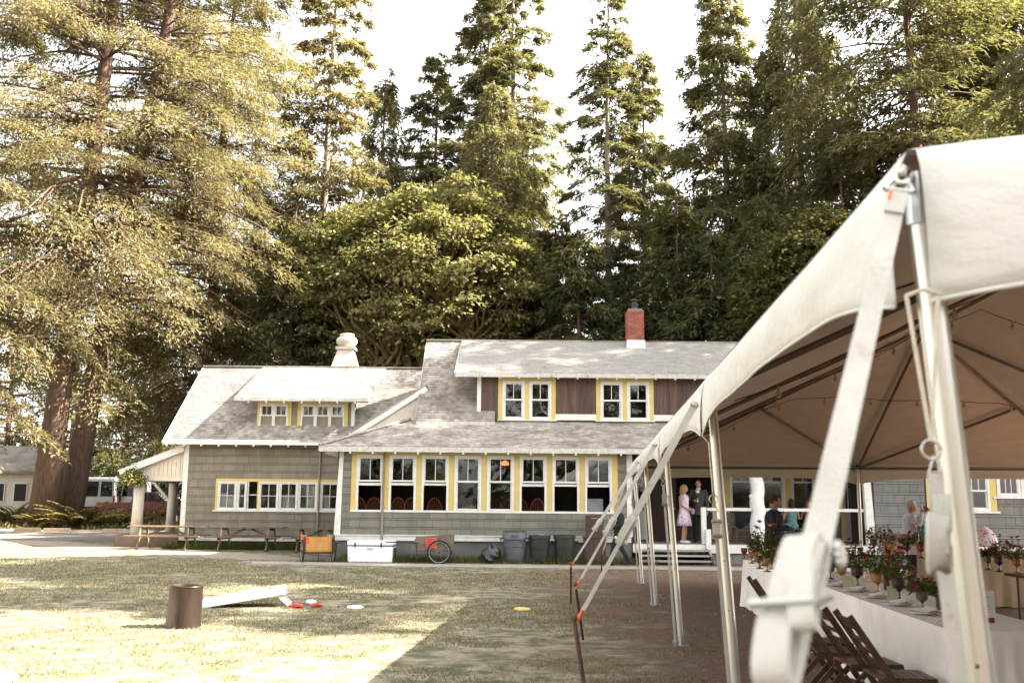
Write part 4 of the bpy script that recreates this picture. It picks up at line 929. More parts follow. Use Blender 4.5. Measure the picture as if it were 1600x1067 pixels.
conifer('fir with long straight grey trunk rising behind the chimney', 950, 51, -90, 2.6, 470, NEED_B, 18, 150, 9, 14, .36, .4, .12, .15, .27, BARKG, .2, .1)
conifer('narrow fir just right of the straight grey trunk', 1010, 58, 72, 2.7, 520, NEED_C, 19, 150, 9, 14, .40, .42, .15, .0, .24, BARKG, .1, .3)
conifer('big dense fir left of the weeping hemlock above the tent slope', 1150, 54, -60, 4.2, 520, NEED_C, 20, 240, 11, 15, .40, .42, .15, -.4, .36, BARKG, .05, .4)
conifer('big weeping hemlock with hanging curtains right of the dense fir', 1258, 52, -80, 4.4, 480, NEED_C, 21, 230, 11, 15, .40, .6, .12, .3, .36, BARKG, .05, 1.3)
conifer('fir with reddish trunk and wide dark limbs above the tent corner', 1462, 43, -330, 5.6, 240, NEED_B, 22, 150, 13, 17, .36, .45, .12, -.5, .36, BARK, .2, .3, prof=.5)
conifer('fir with thin trunk behind the white tent roof at right', 1540, 50, -140, 4.2, 330, NEED_C, 23, 150, 11, 15, .38, .45, .12, 0, .3, BARK, .1, .4)
conifer('dark fir cut by the right edge of the picture', 1625, 46, -120, 4.6, 380, NEED_D, 24, 160, 11, 15, .38, .45, .12, 0, .3, BARK, .1, .4)
# darker, lower trees closing the gaps
low = [(868, 53, 330, 2.6, NEED_C, 'slim young conifer beside the right rim of the maple'), (905, 48, 360, 3.0, NEED_D, 'low dark cedar left of the straight grey trunk'), (1000, 49, 395, 3.0, NEED_D, 'low dark cedar behind the chimney'),
       (1062, 48, 300, 3.2, NEED_D, 'dark cedar right of the chimney'), (1115, 46, 360, 3.4, NEED_D, 'dark cedar standing over the end of the visible ridge'), (1196, 45, 300, 3.8, NEED_D, 'dark cedar behind the upper tent slope'),
       (1330, 45, 215, 4.4, NEED_D, 'dark cedar left of the reddish trunk'), (1420, 47, 190, 4.2, NEED_D, 'dark cedar right behind the tent corner'), (450, 52, 330, 3.6, NEED_D, 'dark conifer in the gap left of the maple'),
       (395, 60, 360, 4.2, NEED_D, 'dark conifer behind the ridge of the left wing'), (290, 74, 300, 6.5, NEED_D, 'dark conifer behind the side porch roof'), (205, 78, 440, 6.0, NEED_D, 'dark conifer behind the parked vans'), (20, 66, 200, 7.0, NEED_D, 'dark conifer beyond the cabin at far left'), (120, 80, 200, 8.0, NEED_D, 'dark conifer behind the old spruce trunks')]
for i, (px, Y, top, R, mt, lab) in enumerate(low): conifer(lab, px, Y, top, R, None, mt, 40 + i, 130, 9, 14, .44, .45, .1, 0, .22, BARK, 0, .5, group='dark conifers behind the lodge', prof=.65, cbz=1.0)
# ------------------------------------------------------------------ broadleaf trees
def broadleaf(label, px, Y, top, bot, half, seed, ncl=190, per=210, size=.30, mat=MAPLE, stems=9, name='maple_tree', flat=.30, cl=1.25):
    r = np.random.default_rng(seed); c = at(px, (top + bot) / 2, Y); z0 = gz(c.x, Y); root = thing(name, label, 'tree', (c.x, Y, z0), 0)
    zt = at(px, top, Y).z - z0; zb_ = at(px, bot, Y).z - z0; Rx = half / F * Y; Rz = (zt - zb_) / 2; zc = (zt + zb_) / 2
    nl = 30; uc = unit(r.normal(size=(nl, 3))); uc[:, 2] = np.linspace(-.75, 1, nl); uc[:, :2] *= np.sqrt(np.maximum(.12, 1.25 - uc[:, 2:] ** 2)) / np.maximum(.3, np.linalg.norm(uc[:, :2], axis=1, keepdims=True)); lobe = np.stack([uc[:, 0] * Rx * .6, uc[:, 1] * Rx * .5, zc + uc[:, 2] * Rz * .62], 1); lr = r.uniform(.26, .44, nl)
    li = r.integers(0, nl, ncl); u = unit(r.normal(size=(ncl, 3))); u[:, 2] = np.where(r.random(ncl) < .3, u[:, 2] * .5 - .2, np.abs(u[:, 2])); rr = np.where(r.random(ncl) < .8, r.uniform(.8, 1.05, ncl), r.uniform(.2, .8, ncl))
    Cn = lobe[li] + u * (rr * lr[li])[:, None] * np.array([Rx, Rx * .8, Rz * .95])
    dm = r.random(ncl) < .5; u2 = unit(r.normal(size=(ncl, 3))); u2[:, 2] = np.where(r.random(ncl) < .5, u2[:, 2], np.abs(u2[:, 2])); lump = 1 + .10 * np.sin(u2[:, 0] * 5 + 1) + .09 * np.sin(u2[:, 1] * 6 + u2[:, 2] * 5)
    Cn = np.where(dm[:, None], np.array([0, 0, zc]) + u2 * (lump * r.uniform(.74, 1.0, ncl))[:, None] * np.array([Rx, Rx * .75, Rz * .97]), Cn)
    cs = cl * r.uniform(.6, 1.25, ncl)
    j = np.repeat(np.arange(ncl), per); k = len(j)
    off = r.normal(size=(k, 3)) * np.array([.52, .52, flat * .5]); rad2 = np.hypot(off[:, 0], off[:, 1]); off[:, 2] -= .22 * rad2 ** 2
    P = Cn[j] + off * cs[j][:, None]
    outw = unit(Cn[j] - np.array([0, 0, zc - 2.])); D = unit(off * np.array([1, 1, .2]) + r.normal(0, .5, (k, 3)) + np.array([0, 0, -.3])); N = unit(np.array([0, 0, .9]) + outw * .5 + r.normal(0, .45, (k, 3)))
    W = unit(np.cross(D, N)); s = size * r.uniform(.6, 1.25, k); V, Q = cards(P, D, W, s, s * .36, .5)
    fast('crown', V, Q, mat, root)
    m = MB()
    for i in range(stems):
        a = 2 * math.pi * i / stems + r.uniform(-.3, .3); d = Vector((math.cos(a), math.sin(a) * .8, 0)); q = [Vector((d.x * .25, d.y * .25, -.3)), Vector((d.x * .6, d.y * .6, zb_ * .6)), Vector((d.x * Rx * .3, d.y * Rx * .3, zc * .75)), Vector((d.x * Rx * .5 + r.normal() * .5, d.y * Rx * .5, zc + Rz * r.uniform(-.2, .25)))]
        m.tube(q, [.34, .27, .17, .07], 7)
    for i in range(ncl):
        if r.random() < .7:
            e = Vector(Cn[i]); b_ = Vector(lobe[li[i]]); a = Vector((b_.x * .6, b_.y * .6, zb_ + (b_.z - zb_) * .55)) + Vector((r.normal() * .4, r.normal() * .4, r.normal() * .4)); mid = (a + e) / 2 + Vector((r.normal() * .45, r.normal() * .4, r.normal() * .35)); m.tube([a, (a + mid) / 2 + Vector((r.normal() * .2, 0, r.normal() * .2)), mid, e + Vector((0, 0, -.05))], [.13, .10, .07, .02], 5, False)
    m.build('trunk', MOSS, root, smooth='all', world=False, fix=False)
    return root
broadleaf('broad round-crowned maple with mossy limbs behind the lodge roofs', 664, 52, 286, 640, 205, 36, 800, 130, .24, cl=.95)
broadleaf('dark leafy maple between the cedars and the tent slope', 1290, 41, 330, 620, 125, 32, 260, 140, .22, leafmat('dark_maple_leaves', [(.040, .044, .016), (.085, .085, .032), (.15, .138, .058)], .35, .3, tint=(.16, .145, .04)), cl=.9)  # duller, darker leaf colours than the round maple
# trees of the clearing outside the picture: they shade the lawn, roof and near strap and stand in the window reflections
shade = [o for o in COL.objects if o.get('category') == 'tree']
byl = lambda s: next(o for o in shade if s in o['label'])
A_, B_, C_ = byl('reddish trunk'), byl('dense fir left'), byl('twin firs')
D_ = byl('dark cedar left of the reddish'); E_ = byl('dark cedar right behind')
for i, (src, x, y, sc, rz) in enumerate(((A_, 23, 34.0, .84, 1.), (B_, 25, 30.0, 1.02, 2.), (A_, 30, 25.8, 1.2, 3.), (B_, 27, 22.8, 1.15, .5), (C_, 29, 16.6, 1.15, 2.6), (D_, 11.0, 2.0, 1.05, 0), (E_, 13.5, .2, 1.05, 2.))):  # last two cedars are unseen, added to shade the near strap and valance
    dup(src, (x, y, 0), rz, 'tall unseen conifer shading from the east, outside the picture', 'conifers outside the picture', sc)
for i in range(9):
    dup((D_, E_)[i % 2], (-33 + 8.2 * i + (i * 37 % 5) * .5, -24 - 6 * (i * 29 % 3), 0), i * 1.3, 'dark conifer across the clearing behind the viewer', 'conifers outside the picture', .9 + .15 * (i % 3))
# ================================================================== lawn, plants
def scatter_grass():
    r = np.random.default_rng(5); N = 260000
    Y = 8.2 + (29.3 - 8.2) * r.random(N) ** 1.35; X = (r.random(N) - .5) * (Y * 1.12) - .0
    ok = (X < 7) & ~((Y > 26.3 + .0 * X) & (Y < 28.4) & (X > -7)); X, Y = X[ok], Y[ok]
    f = np.sin(X * 1.3 + 2 * np.sin(Y * .9)) + np.sin(X * .45 - Y * .8 + 1) + .8 * np.sin(X * 3.1 + Y * 2.3) + .6 * np.sin(Y * 3.7 - X * 1.9)
    thr = np.interp(X, [-6, 0, 1.5, 3], [-1.0, -.4, .8, 1.7]); keep = (f + r.normal(0, .7, len(f))) > thr; X, Y = X[keep], Y[keep]; n = len(X)
    h = r.uniform(.012, .042, n) * np.interp(Y, [8, 27], [.75, 1.25]); a = r.random(n) * 6.283; wd = r.uniform(.003, .006, n) * np.interp(Y, [8, 27], [1, 2.6])
    V = np.empty((n, 3, 3)); V[:, 0] = np.stack([X + np.cos(a) * wd, Y + np.sin(a) * wd, 0 * X - .002], 1); V[:, 1] = np.stack([X - np.cos(a) * wd, Y - np.sin(a) * wd, 0 * X - .002], 1)
    V[:, 2] = np.stack([X + r.normal(0, .022, n), Y + r.normal(0, .022, n), h], 1)
    return V.reshape(-1, 3), np.arange(n * 3).reshape(n, 3)
V, Q = scatter_grass()
tag(fast('grass', V, Q, leafmat('dry_grass_blades', [(.07, .078, .038), (.135, .135, .076), (.24, .215, .142), (.34, .30, .21)], .3, .8, .45, tint=(.35, .27, .1))), 'short dry lawn grass with green patches', 'grass', kind='stuff')
r = np.random.default_rng(9)
def tuft(n, x0, x1, y0, y1, h0, h1, mat, name, lab, wdt=.008):
    X = r.uniform(x0, x1, n); Y = r.uniform(y0, y1, n); a = r.random(n) * 6.283; h = r.uniform(h0, h1, n); Z = np.array([gz(x, y) for x, y in zip(X, Y)])
    V = np.empty((n, 3, 3)); V[:, 0] = np.stack([X + np.cos(a) * wdt, Y + np.sin(a) * wdt, Z], 1); V[:, 1] = np.stack([X - np.cos(a) * wdt, Y - np.sin(a) * wdt, Z], 1); V[:, 2] = np.stack([X + r.normal(0, .07, n), Y + r.normal(0, .07, n), Z + h], 1)
    return tag(fast(name, V.reshape(-1, 3), np.arange(n * 3).reshape(n, 3), mat), lab, 'grass', kind='stuff')
WEED = leafmat('green_weeds', [(.04, .055, .015), (.09, .10, .03), (.15, .15, .05)], .3, 1.)
tuft(9000, -4.9, 4.2, 28.55, 29.4, .05, .26, WEED, 'weeds', 'green weeds along the lodge foundation')
tuft(5000, -11.6, -5.6, 33.8, 34.9, .05, .3, WEED, 'weeds', 'weeds below the wing wall and picnic tables')
UND = leafmat('undergrowth_leaves', [(.045, .05, .018), (.10, .095, .035), (.19, .16, .07), (.28, .22, .11)], .3, .5)
def undergrowth(n, x0, x1, y0, y1, h, size, name, lab):
    X = r.uniform(x0, x1, n); Y = r.uniform(y0, y1, n); Z = np.array([gz(x, y) for x, y in zip(X, Y)]) + r.random(n) ** 1.4 * h * (.6 + .4 * np.sin(X * 1.7) * np.sin(Y * 1.1))
    D = unit(r.normal(0, 1, (n, 3)) + np.array([0, 0, .5])); W = unit(np.cross(D, r.normal(0, 1, (n, 3)))); V, Q = cards(np.stack([X, Y, Z], 1), D, W, size * r.uniform(.5, 1.4, n), size * .22 * r.uniform(.6, 1.3, n)); tag(fast(name, V, Q, UND), lab, 'undergrowth', kind='stuff')
undergrowth(16000, -40, -13.2, 49.5, 57, .7, .24, 'undergrowth', 'dry undergrowth and salal below the old spruces')
undergrowth(2500, -36, -14, 46.5, 49.5, .3, .2, 'undergrowth', 'straw-coloured litter along the verge')
FERN = leafmat('fern_fronds', [(.07, .075, .02), (.15, .13, .045), (.27, .20, .085), (.33, .20, .10)], .35, .6, tint=(.3, .25, .06))
def fern(px, py, s, lab, seed):
    rr = np.random.default_rng(seed); g = on(px, py); g.y -= 1.6; g.x *= g.y / (g.y + 1.6); g.z = gz(0, g.y); s *= 1.5; root = thing('fern', lab, 'fern', g, 0, 'sword ferns along the drive')
    for k in range(26):
        a = rr.random() * 6.283; el = rr.uniform(.6, 1.35); L = s * rr.uniform(.75, 1.15); t = np.linspace(.06, 1, 26); d = np.array([math.cos(a), math.sin(a), 0]); up = np.array([0, 0, 1.])
        P = d[None] * (L * (t * math.cos(el) + .35 * t ** 2))[:, None] + up[None] * (L * (t * math.sin(el) - .45 * t ** 2))[:, None]
        lat = np.array([-d[1], d[0], 0]); lw = .17 * L * np.sin(np.pi * np.clip(t * .93 + .07, 0, 1)) ** .7 + .01
        PP = np.concatenate([P, P]); DD = np.concatenate([np.tile(lat + d * .25 - up * .25, (26, 1)), np.tile(-lat + d * .25 - up * .25, (26, 1))]); DD = unit(DD + rr.normal(0, .1, DD.shape)); ln = np.concatenate([lw, lw])
        W = unit(np.cross(DD, np.tile(up, (52, 1)))); V, Q = cards(PP, DD, W, ln, np.full(52, .028 * s + .004)); fast('frond', V, Q, FERN, root)
for i, (px, py, s, lab) in enumerate(((122, 823, 1.55, 'big pale sword fern in front of the spruce trunks'), (28, 818, 1.5, 'sword fern nearest the left edge of the picture'), (62, 822, 1.0, 'small bleached fern right of the leftmost fern'), (165, 818, 1.2, 'green fern below the parked pickup'), (192, 822, .95, 'small fern left of the porch post'), (236, 818, 1.2, 'fern seen between the two porch posts'), (92, 812, 1.1, 'shaded fern at the foot of the nearer spruce'))): fern(px, py, s, lab, 70 + i)
# timber kerbs
KERB = M('weathered_kerb_timber', (.36, .26, .17), (.27, .19, .12), 5, .9, stretch=(.5, 4, 4), bump=.3)
for a, b, y, lab in ((22, 63, 830, 'timber kerb at the left edge of the drive'), (68, 110, 831, 'timber kerb in front of the big pale fern'), (160, 192, 832, 'short timber kerb nearest the porch')):
    p, q = on(a, y), on(b, y); o = thing('timber_kerb', lab, 'kerb', (p + q) / 2, math.atan2(q.y - p.y, q.x - p.x), 'timber kerbs by the drive'); L = (q - p).length
    MB().bx(-L / 2, L / 2, -.1, .1, -.02, .17).build('beam', KERB, o, world=False, bevel=.02); [MB().tube([(sx * L * .4, 0, .16), (sx * L * .4, 0, .185)], .02, 8).build('pin', RUST, o, world=False) for sx in (-1, 1)]
# ================================================================== far buildings, vehicles
cab = thing('cabin', 'pale cabin half hidden behind the spruce at far left', 'building', (at(10, 780, 56).x, 56, gz(0, 56)))
cx_, cz_ = cab.location.x, cab.location.z
MB().bx(cx_ - 4, cx_ + 1.6, 56, 60, cz_ - .2, cz_ + 2.7).build('wall', CREAM, cab)
MB().prism([(cx_ - 4.5, 55.4, cz_ + 2.6), (cx_ + 2.1, 55.4, cz_ + 2.6), (cx_ + 2.1, 58, cz_ + 4.1), (cx_ - 4.5, 58, cz_ + 4.1)], (0, 0, .12)).prism([(cx_ - 4.5, 60.6, cz_ + 2.6), (cx_ + 2.1, 60.6, cz_ + 2.6), (cx_ + 2.1, 58.02, cz_ + 4.1), (cx_ - 4.5, 58.02, cz_ + 4.1)], (0, 0, .12)).build('roof', ROOF, cab)
for dx in (-.9, .35):
    wn = MB().bx(cx_ + dx, cx_ + dx + .8, 55.95, 56.0, cz_ + 1.0, cz_ + 2.1).build('window', TRIM, cab); MB().bx(cx_ + dx + .08, cx_ + dx + .72, 55.93, 55.955, cz_ + 1.08, cz_ + 2.02).build('pane', BLACKI, wn)
MB().bx(cx_ + 1.45, cx_ + 1.65, 55.94, 56.0, cz_, cz_ + 2.6).build('corner_board', YEL, cab)
shx = at(262, 770, 74).x; shed = thing('shed', 'grey shed with wide dark doors behind the parked vans', 'building', (shx, 74, gz(0, 74))); sz = shed.location.z
SHEDG = M('grey_shed_boards', (.30, .29, .27), (.25, .24, .22), 2, .8)
MB().bx(shx - 1.5, shx + 6, 74, 80, sz - .3, sz + 3.2).build('wall', SHEDG, shed); MB().bx(shx - .2, shx + 2.4, 73.9, 74, sz, sz + 2.3).build('door', BLACKI, shed)
MB().prism([(shx - 2, 73.4, sz + 3.1), (shx + 6.5, 73.4, sz + 3.1), (shx + 6.5, 77, sz + 4.6), (shx - 2, 77, sz + 4.6)], (0, 0, .1)).build('roof', ROOFG, shed)
WCAR = M('white_van_paint', (.72, .73, .74), (.68, .69, .70), 2, .25, spec=.6); RCAR = M('faded_red_paint', (.22, .055, .035), (.18, .05, .035), 3, .35, spec=.6)
AUTOG = M('dark_auto_glass', (.012, .014, .016), None, 3, .08, spec=.8); TYRE = M('tyre_rubber', (.02, .02, .02), None, 8, .9); TAIL = M('red_tail_light', (.5, .02, .015), None, 5, .2); RIM = M('grey_wheel_rim', (.35, .35, .35), None, 5, .4, metal=.6)
def wheel(root, x, y, r_, w_=.2):
    wh = MB().lathe([(r_ * .6, -w_ / 2), (r_ * .93, -w_ / 2), (r_, -w_ * .32), (r_, w_ * .32), (r_ * .93, w_ / 2), (r_ * .6, w_ / 2)], 20).build('wheel', TYRE, None, smooth=True, world=False)
    for v in wh.data.vertices: c = v.co.copy(); v.co = (x + c.z, y + c.x, r_ + c.y)
    wh.parent = root; s = 1 if x > 0 else -1
    MB().ell((x + s * w_ * .3, y, r_), (.05, r_ * .62, r_ * .62), 14, 6).build('rim', RIM, wh, smooth='all', world=False)
def van(px, Y, rz, lab):
    p = at(px, 780, Y); root = thing('van', lab, 'van', (p.x, Y, gz(0, Y)), rz, 'white vans parked behind the lodge'); W, L, H = 1.0, 5.4, 2.5
    side = [(0, .45), (0, 1.2), (.12, 2.35), (.3, 2.48), (3.9, 2.5), (4.35, 2.3), (4.85, 1.35), (5.35, 1.1), (5.42, .5), (5.3, .38), (.1, .38)]
    rings = [[(x_ * (1 - .14 * max(0, (z - 1.1) / 1.4) if abs(x_) > .5 else 1), y, z) for y, z in side] for x_ in (-W, -W * .96, W * .96, W)]
    rings[0] = [(a, b * .985 + .04, c * .985 + .01) for a, b, c in rings[0]]; rings[3] = [(a, b * .985 + .04, c * .985 + .01) for a, b, c in rings[3]]
    MB().loft(rings).build('body', WCAR, root, world=False, smooth=True)
    for s in (-1, 1):
        MB().prism([(s * .08, -.005, 1.25), (s * .80, -.005, 1.25), (s * .74, .075, 2.2), (s * .08, .075, 2.2)], (0, -.012, 0)).build('rear_window', AUTOG, root, world=False)
        MB().bx(s * .93 - .05, s * .93 + .05, -.03, .05, .75, 1.3).build('tail_light', TAIL, root, world=False)
        for a, b in ((.5, 1.9), (2.0, 3.3), (3.4, 4.3)): MB().prism([(s * 1.0, a, 1.3), (s * 1.0, b, 1.3), (s * .885, b, 2.2), (s * .885, a, 2.2)], (s * .012, 0, 0)).build('side_window', AUTOG, root, world=False)
        for y in (.95, 4.4): wheel(root, s * .9, y, .34)
    MB().bx(-.95, .95, -.1, .05, .42, .62).build('bumper', M('black_bumper_' + str(px), (.03, .03, .03)), root, world=False); MB().bx(-.26, .26, -.022, .0, .8, .98).build('number_plate', TRIM, root, world=False)
    MB().prism([(-.8, 4.42, 2.22), (.8, 4.42, 2.22), (.9, 4.86, 1.38), (-.9, 4.86, 1.38)], (0, .02, .01)).build('windscreen', AUTOG, root, world=False)
    return root
van(154, 64, .12, 'white van with two red tail lights nearest the spruce trunks'); van(208, 65, -.2, 'white van seen between spruce branch and first porch post'); van(246, 66, -.25, 'white van partly hidden behind the porch posts')
p = at(226, 790, 58); pk = thing('pickup_truck', 'faded red pickup truck parked in front of the white vans', 'pickup', (p.x, 58, gz(0, 58)), -math.pi / 2 + .1)
prof = [(-2.4, .5), (-2.42, 1.0), (-.55, 1.02), (-.4, 1.62), (.75, 1.62), (1.3, 1.08), (2.35, .98), (2.45, .55)]
MB().loft([[(x, y, z) for y, z in prof] for x in (-.88, -.84, .84, .88)]).build('body', RCAR, pk, world=False, smooth=True)
for s in (-1, 1):
    MB().prism([(s * .88, -.36, 1.08), (s * .88, .3, 1.08), (s * .88, .3, 1.55), (s * .88, -.3, 1.55)], (s * .012, 0, 0)).build('side_window', AUTOG, pk, world=False)
    MB().prism([(s * .88, .36, 1.08), (s * .88, 1.05, 1.1), (s * .88, .68, 1.54), (s * .88, .36, 1.55)], (s * .012, 0, 0)).build('side_window', AUTOG, pk, world=False)
    for y in (-1.5, 1.55): wheel(pk, s * .82, y, .36)
    MB().bx(s * .8 - .08, s * .8 + .08, 2.4, 2.47, .75, .9).build('headlight', TRIM, pk, world=False); MB().ell((s * .98, .95, 1.15), (.09, .05, .07)).build('wing_mirror', DARKMET, pk, world=False)
MB().prism([(-.76, .78, 1.6), (.76, .78, 1.6), (.8, 1.28, 1.12), (-.8, 1.28, 1.12)], (0, .015, .01)).build('windscreen', AUTOG, pk, world=False)
# little sign on a green post, hanging basket
g = on(270, 832); sg = thing('small_sign', 'small white sign on a green post behind the side porch', 'sign', (X_(270, 41.5, 810), 41.5, gz(0, 41.5)))
GRN = M('green_post_paint', (.05, .12, .05)); MB().tube([(0, 0, -.1), (0, 0, .75)], .035, 8).build('post', GRN, sg, world=False); MB().bx(-.2, .2, -.05, -.03, .62, .85).build('panel', TRIM, sg, world=False)
bk_ = at(207, 748, 34.7); hb = thing('hanging_basket', 'hanging flower basket with trailing leaves beside the porch post', 'basket', bk_)
MB().lathe([(.02, -.28), (.14, -.24), (.22, -.1), (.25, 0), (.22, 0), (.2, -.06), (.02, -.1)], 14).build('bowl', M('coir_liner', (.12, .07, .04)), hb, world=False, smooth=True)
n = 1500; P = r.normal(0, 1, (n, 3)) * np.array([.22, .2, .12]) + np.array([0, 0, .06]); P[:, 2] -= .5 * np.maximum(0, np.hypot(P[:, 0], P[:, 1]) - .22); D = unit(r.normal(0, 1, (n, 3))); V, Q = cards(P, D, unit(np.cross(D, r.normal(0, 1, (n, 3)))), r.uniform(.05, .12, n), r.uniform(.02, .04, n)); fast('foliage', V, Q, WEED, hb)
for k in range(10): MB().ell((r.normal() * .17, r.normal() * .15 - .08, r.normal() * .08 + .1), (.035, .035, .03), 6, 4).build('blossom', M('basket_blossom', (.7, .55, .15)) if k == 0 else MATS['basket_blossom'], hb, world=False)
MB().tube([(.2, 0, 0), (0, 0, .5), (-.2, 0, 0)], .006, 4).tube([(0, 0, .5), (.25, .5, .55)], .006, 4).build('hanger', DARKMET, hb, world=False)
# ================================================================== things on the lawn
g = on(286, 979); BURN = M('heat_stained_steel', (.085, .058, .042), (.045, .032, .025), 2, .42, metal=.7, stretch=(1.6, 1.6, .4), bump=.1, c3=(.12, .086, .064))
bar = thing('fire_barrel', 'heat-browned open steel fire barrel standing alone on the lawn', 'barrel', g, .3)
MB().lathe([(.228, 0), (.222, .1), (.212, .5), (.216, .525), (.204, .525), (.2, .5), (.21, .05), (.0, .04)], 36).build('shell', BURN, bar, world=False, smooth=True); MB().lathe([(.199, .5), (.208, .06), (.001, .05)], 36).build('inside', M('soot', (.012, .010, .009)), bar, world=False, smooth=True); MB().lathe([(.209, .522), (.218, .53), (.222, .524), (.216, .515)], 36).build('rim', BURN, bar, world=False, smooth=True)
for o_ in bar.children: o_.rotation_euler = (0, .03, 0)
g = on(445, 948); WB_ = M('white_board_paint', (.74, .74, .72), (.66, .66, .63), 5, .5, wear=((.5, .45, .38), .68), wscale=4)
ch_ = thing('cornhole_board', 'white cornhole board propped on two slanted legs on the lawn', 'game board', g, .22)
L = 1.24; sl_ = math.asin(.20 / L); R0 = Matrix.Rotation(sl_, 3, 'Y')
def cb(x0, x1, y0, y1, z0, z1, nm, m_): 
    b_ = MB().bx(x0, x1, y0, y1, z0, z1); b_.v = [tuple(Matrix.Rotation(-sl_, 3, 'Y') @ Vector(p) + Vector((-L, 0, .085))) for p in b_.v]; return b_.build(nm, m_, ch_, world=False)
cb(0, L, 0, .61, .0, .015, 'deck', WB_); cb(0, L, -.02, .0, -.085, .016, 'side_rail', WB_); cb(0, L, .61, .63, -.085, .016, 'side_rail', WB_); cb(L, L + .02, -.02, .63, -.085, .016, 'end_rail', WB_); cb(-.02, 0, -.02, .63, -.085, .016, 'end_rail', WB_)
hole = [Vector((L - .23 + .076 * math.cos(t), .305 + .076 * math.sin(t), .0175)) for t in np.linspace(0, 2 * math.pi, 20)]; hb_ = MB().add([Matrix.Rotation(-sl_, 3, 'Y') @ p + Vector((-L, 0, .085)) for p in hole[:-1]], [tuple(range(19))]); hb_.build('hole', BLACKI, ch_, world=False)
for y in (.02, .53): MB().bar((-.12, y + .03, .20), (.10, y + .03, .0), .07, .035, (0, 1, 0)).build('leg', WB_, ch_, world=False)
def beanbag(px, py, c, lab, s=.085, rz=0.):
    o_ = MB().loft([[(s * 1.2 * math.cos(t) * a * (1 + .12 * math.sin(3 * t + px)), s * math.sin(t) * a, z + .012 * math.sin(2 * t + px)) for t in np.linspace(0, 2 * math.pi, 16, endpoint=False)] for a, z in ((.2, .004), (.85, .004), (1.0, .022), (.85, .045), (.4, .058), (.05, .058))]).build('bean_bag', M('bean_bag_%d' % px, c, tuple(q * .7 for q in c), 20, .9, bump=.3), None, smooth='all', world=False)
    o_.location = on(px, py); o_.rotation_euler = (0, 0, rz); tag(o_, lab, 'bean bag', 'bean bags by the cornhole board')
beanbag(463, 949, (.62, .025, .025), 'crumpled red bean bag nearest the board leg', .11); beanbag(495, 948, (.62, .05, .03), 'smaller red bean bag right of the white one', .08, .6); beanbag(485, 943, (.72, .72, .72), 'white bean bag behind the two red ones', .075)
def disc(px, py, c, lab, rr=.135, tilt=0.):
    o_ = MB().lathe([(.001, .026), (.09 * rr / .135, .026), (rr * .93, .02), (rr, .008), (rr * .99, .0), (rr * .93, .002), (rr * .9, .014), (.001, .02)], 28).build('flying_disc', M('disc_%d' % px, c, None, 3, .35), None, smooth=True, world=False); o_.location = on(px, py) + Vector((0, 0, .012)); o_.rotation_euler = (tilt, .02, 0); tag(o_, lab, 'flying disc', 'flying discs on the lawn')
disc(555, 950, (.74, .74, .72), 'white flying disc lying right of the bean bags', .13, .06); disc(816, 953, (.66, .55, .12), 'yellow flying disc lying on the shaded dirt', .13, .05)
o_ = MB().ell((0, 0, .06), (.17, .16, .07), 18, 9).build('cushion', M('white_cushion', (.74, .74, .74)), None, smooth='all', world=False); o_.location = on(-6, 1069); tag(o_, 'white rounded cushion cut by the lower left corner', 'cushion')
# ================================================================== along the lodge wall
PLY = M('orange_plywood', (.46, .23, .055), (.36, .17, .045), 4, .6, stretch=(2, 2, .6), wear=((.24, .12, .05), .68), wscale=6); CARTG = M('weathered_cart_wood', (.17, .135, .10), (.11, .085, .065), 4, .8, stretch=(.6, 3, 3)); RED = M('red_notice', (.66, .07, .05), (.58, .06, .05), 30, .7)
def spoked(root, c, r_, tilt=0., axis='y'):
    c = Vector(c); ax = Vector((0, 1, 0)) if axis == 'y' else Vector((1, 0, 0)); u = Vector((0, 0, 1)); v = ax.cross(u)
    wh = MB().tube([c + u * (r_ * math.cos(t)) + v * (r_ * math.sin(t)) for t in np.linspace(0, 2 * math.pi, 33)], .026, 8).build('wheel', TYRE, root, world=False, smooth='all')
    MB().tube([c + u * ((r_ - .03) * math.cos(t)) + v * ((r_ - .03) * math.sin(t)) for t in np.linspace(0, 2 * math.pi, 33)], .012, 6).build('rim', RIM, wh, world=False, smooth='all')
    m = MB()
    for k in range(16): t = k / 16 * 6.283; m.tube([c + ax * (.03 if k % 2 else -.03), c + u * ((r_ - .03) * math.cos(t)) + v * ((r_ - .03) * math.sin(t))], .003, 4)
    m.build('spokes', RIM, wh, world=False); MB().tube([c - ax * .05, c + ax * .05], .03, 8).build('hub', RUST, wh, world=False)
g = on(497, 878); oc = thing('garden_cart', 'orange plywood garden cart on bicycle wheels beside the lodge corner', 'cart', (g.x, g.y, 0), .35)
MB().bx(-.36, .36, -.02, .0, .30, .70).build('end_panel', PLY, oc, world=False); MB().bx(-.36, .36, .0, .85, .28, .30).build('floor_panel', PLY, oc, world=False)
for s in (-1, 1):
    MB().bx(s * .37 - .012, s * .37 + .012, -.0, .85, .28, .74).build('side_panel', PLY, oc, world=False); MB().bx(s * .385 - .015, s * .385 + .015, -.05, -.02, .24, .70).build('corner_iron', DARKMET, oc, world=False); spoked(oc, (s * .44, .1, .30), .30, axis='x')
MB().bx(-.4, .4, -.05, .0, .24, .28).build('axle_bar', DARKMET, oc, world=False); MB().tube([(.0, -.03, .0), (.0, -.03, .26)], .012, 6).build('prop', DARKMET, oc, world=False)
MB().bx(-.41, -.40, .15, .40, .45, .70).build('notice', RED, oc, world=False); MB().bx(-.40 + .02, -.28, -.026, -.021, .52, .68).build('notice', RED, oc, world=False)
g = on(676, 880); gc = thing('garden_cart', 'grey weathered garden cart with red notice and spoked wheel', 'cart', (X_(676, 28.3, 870), 28.3, 0), .02)
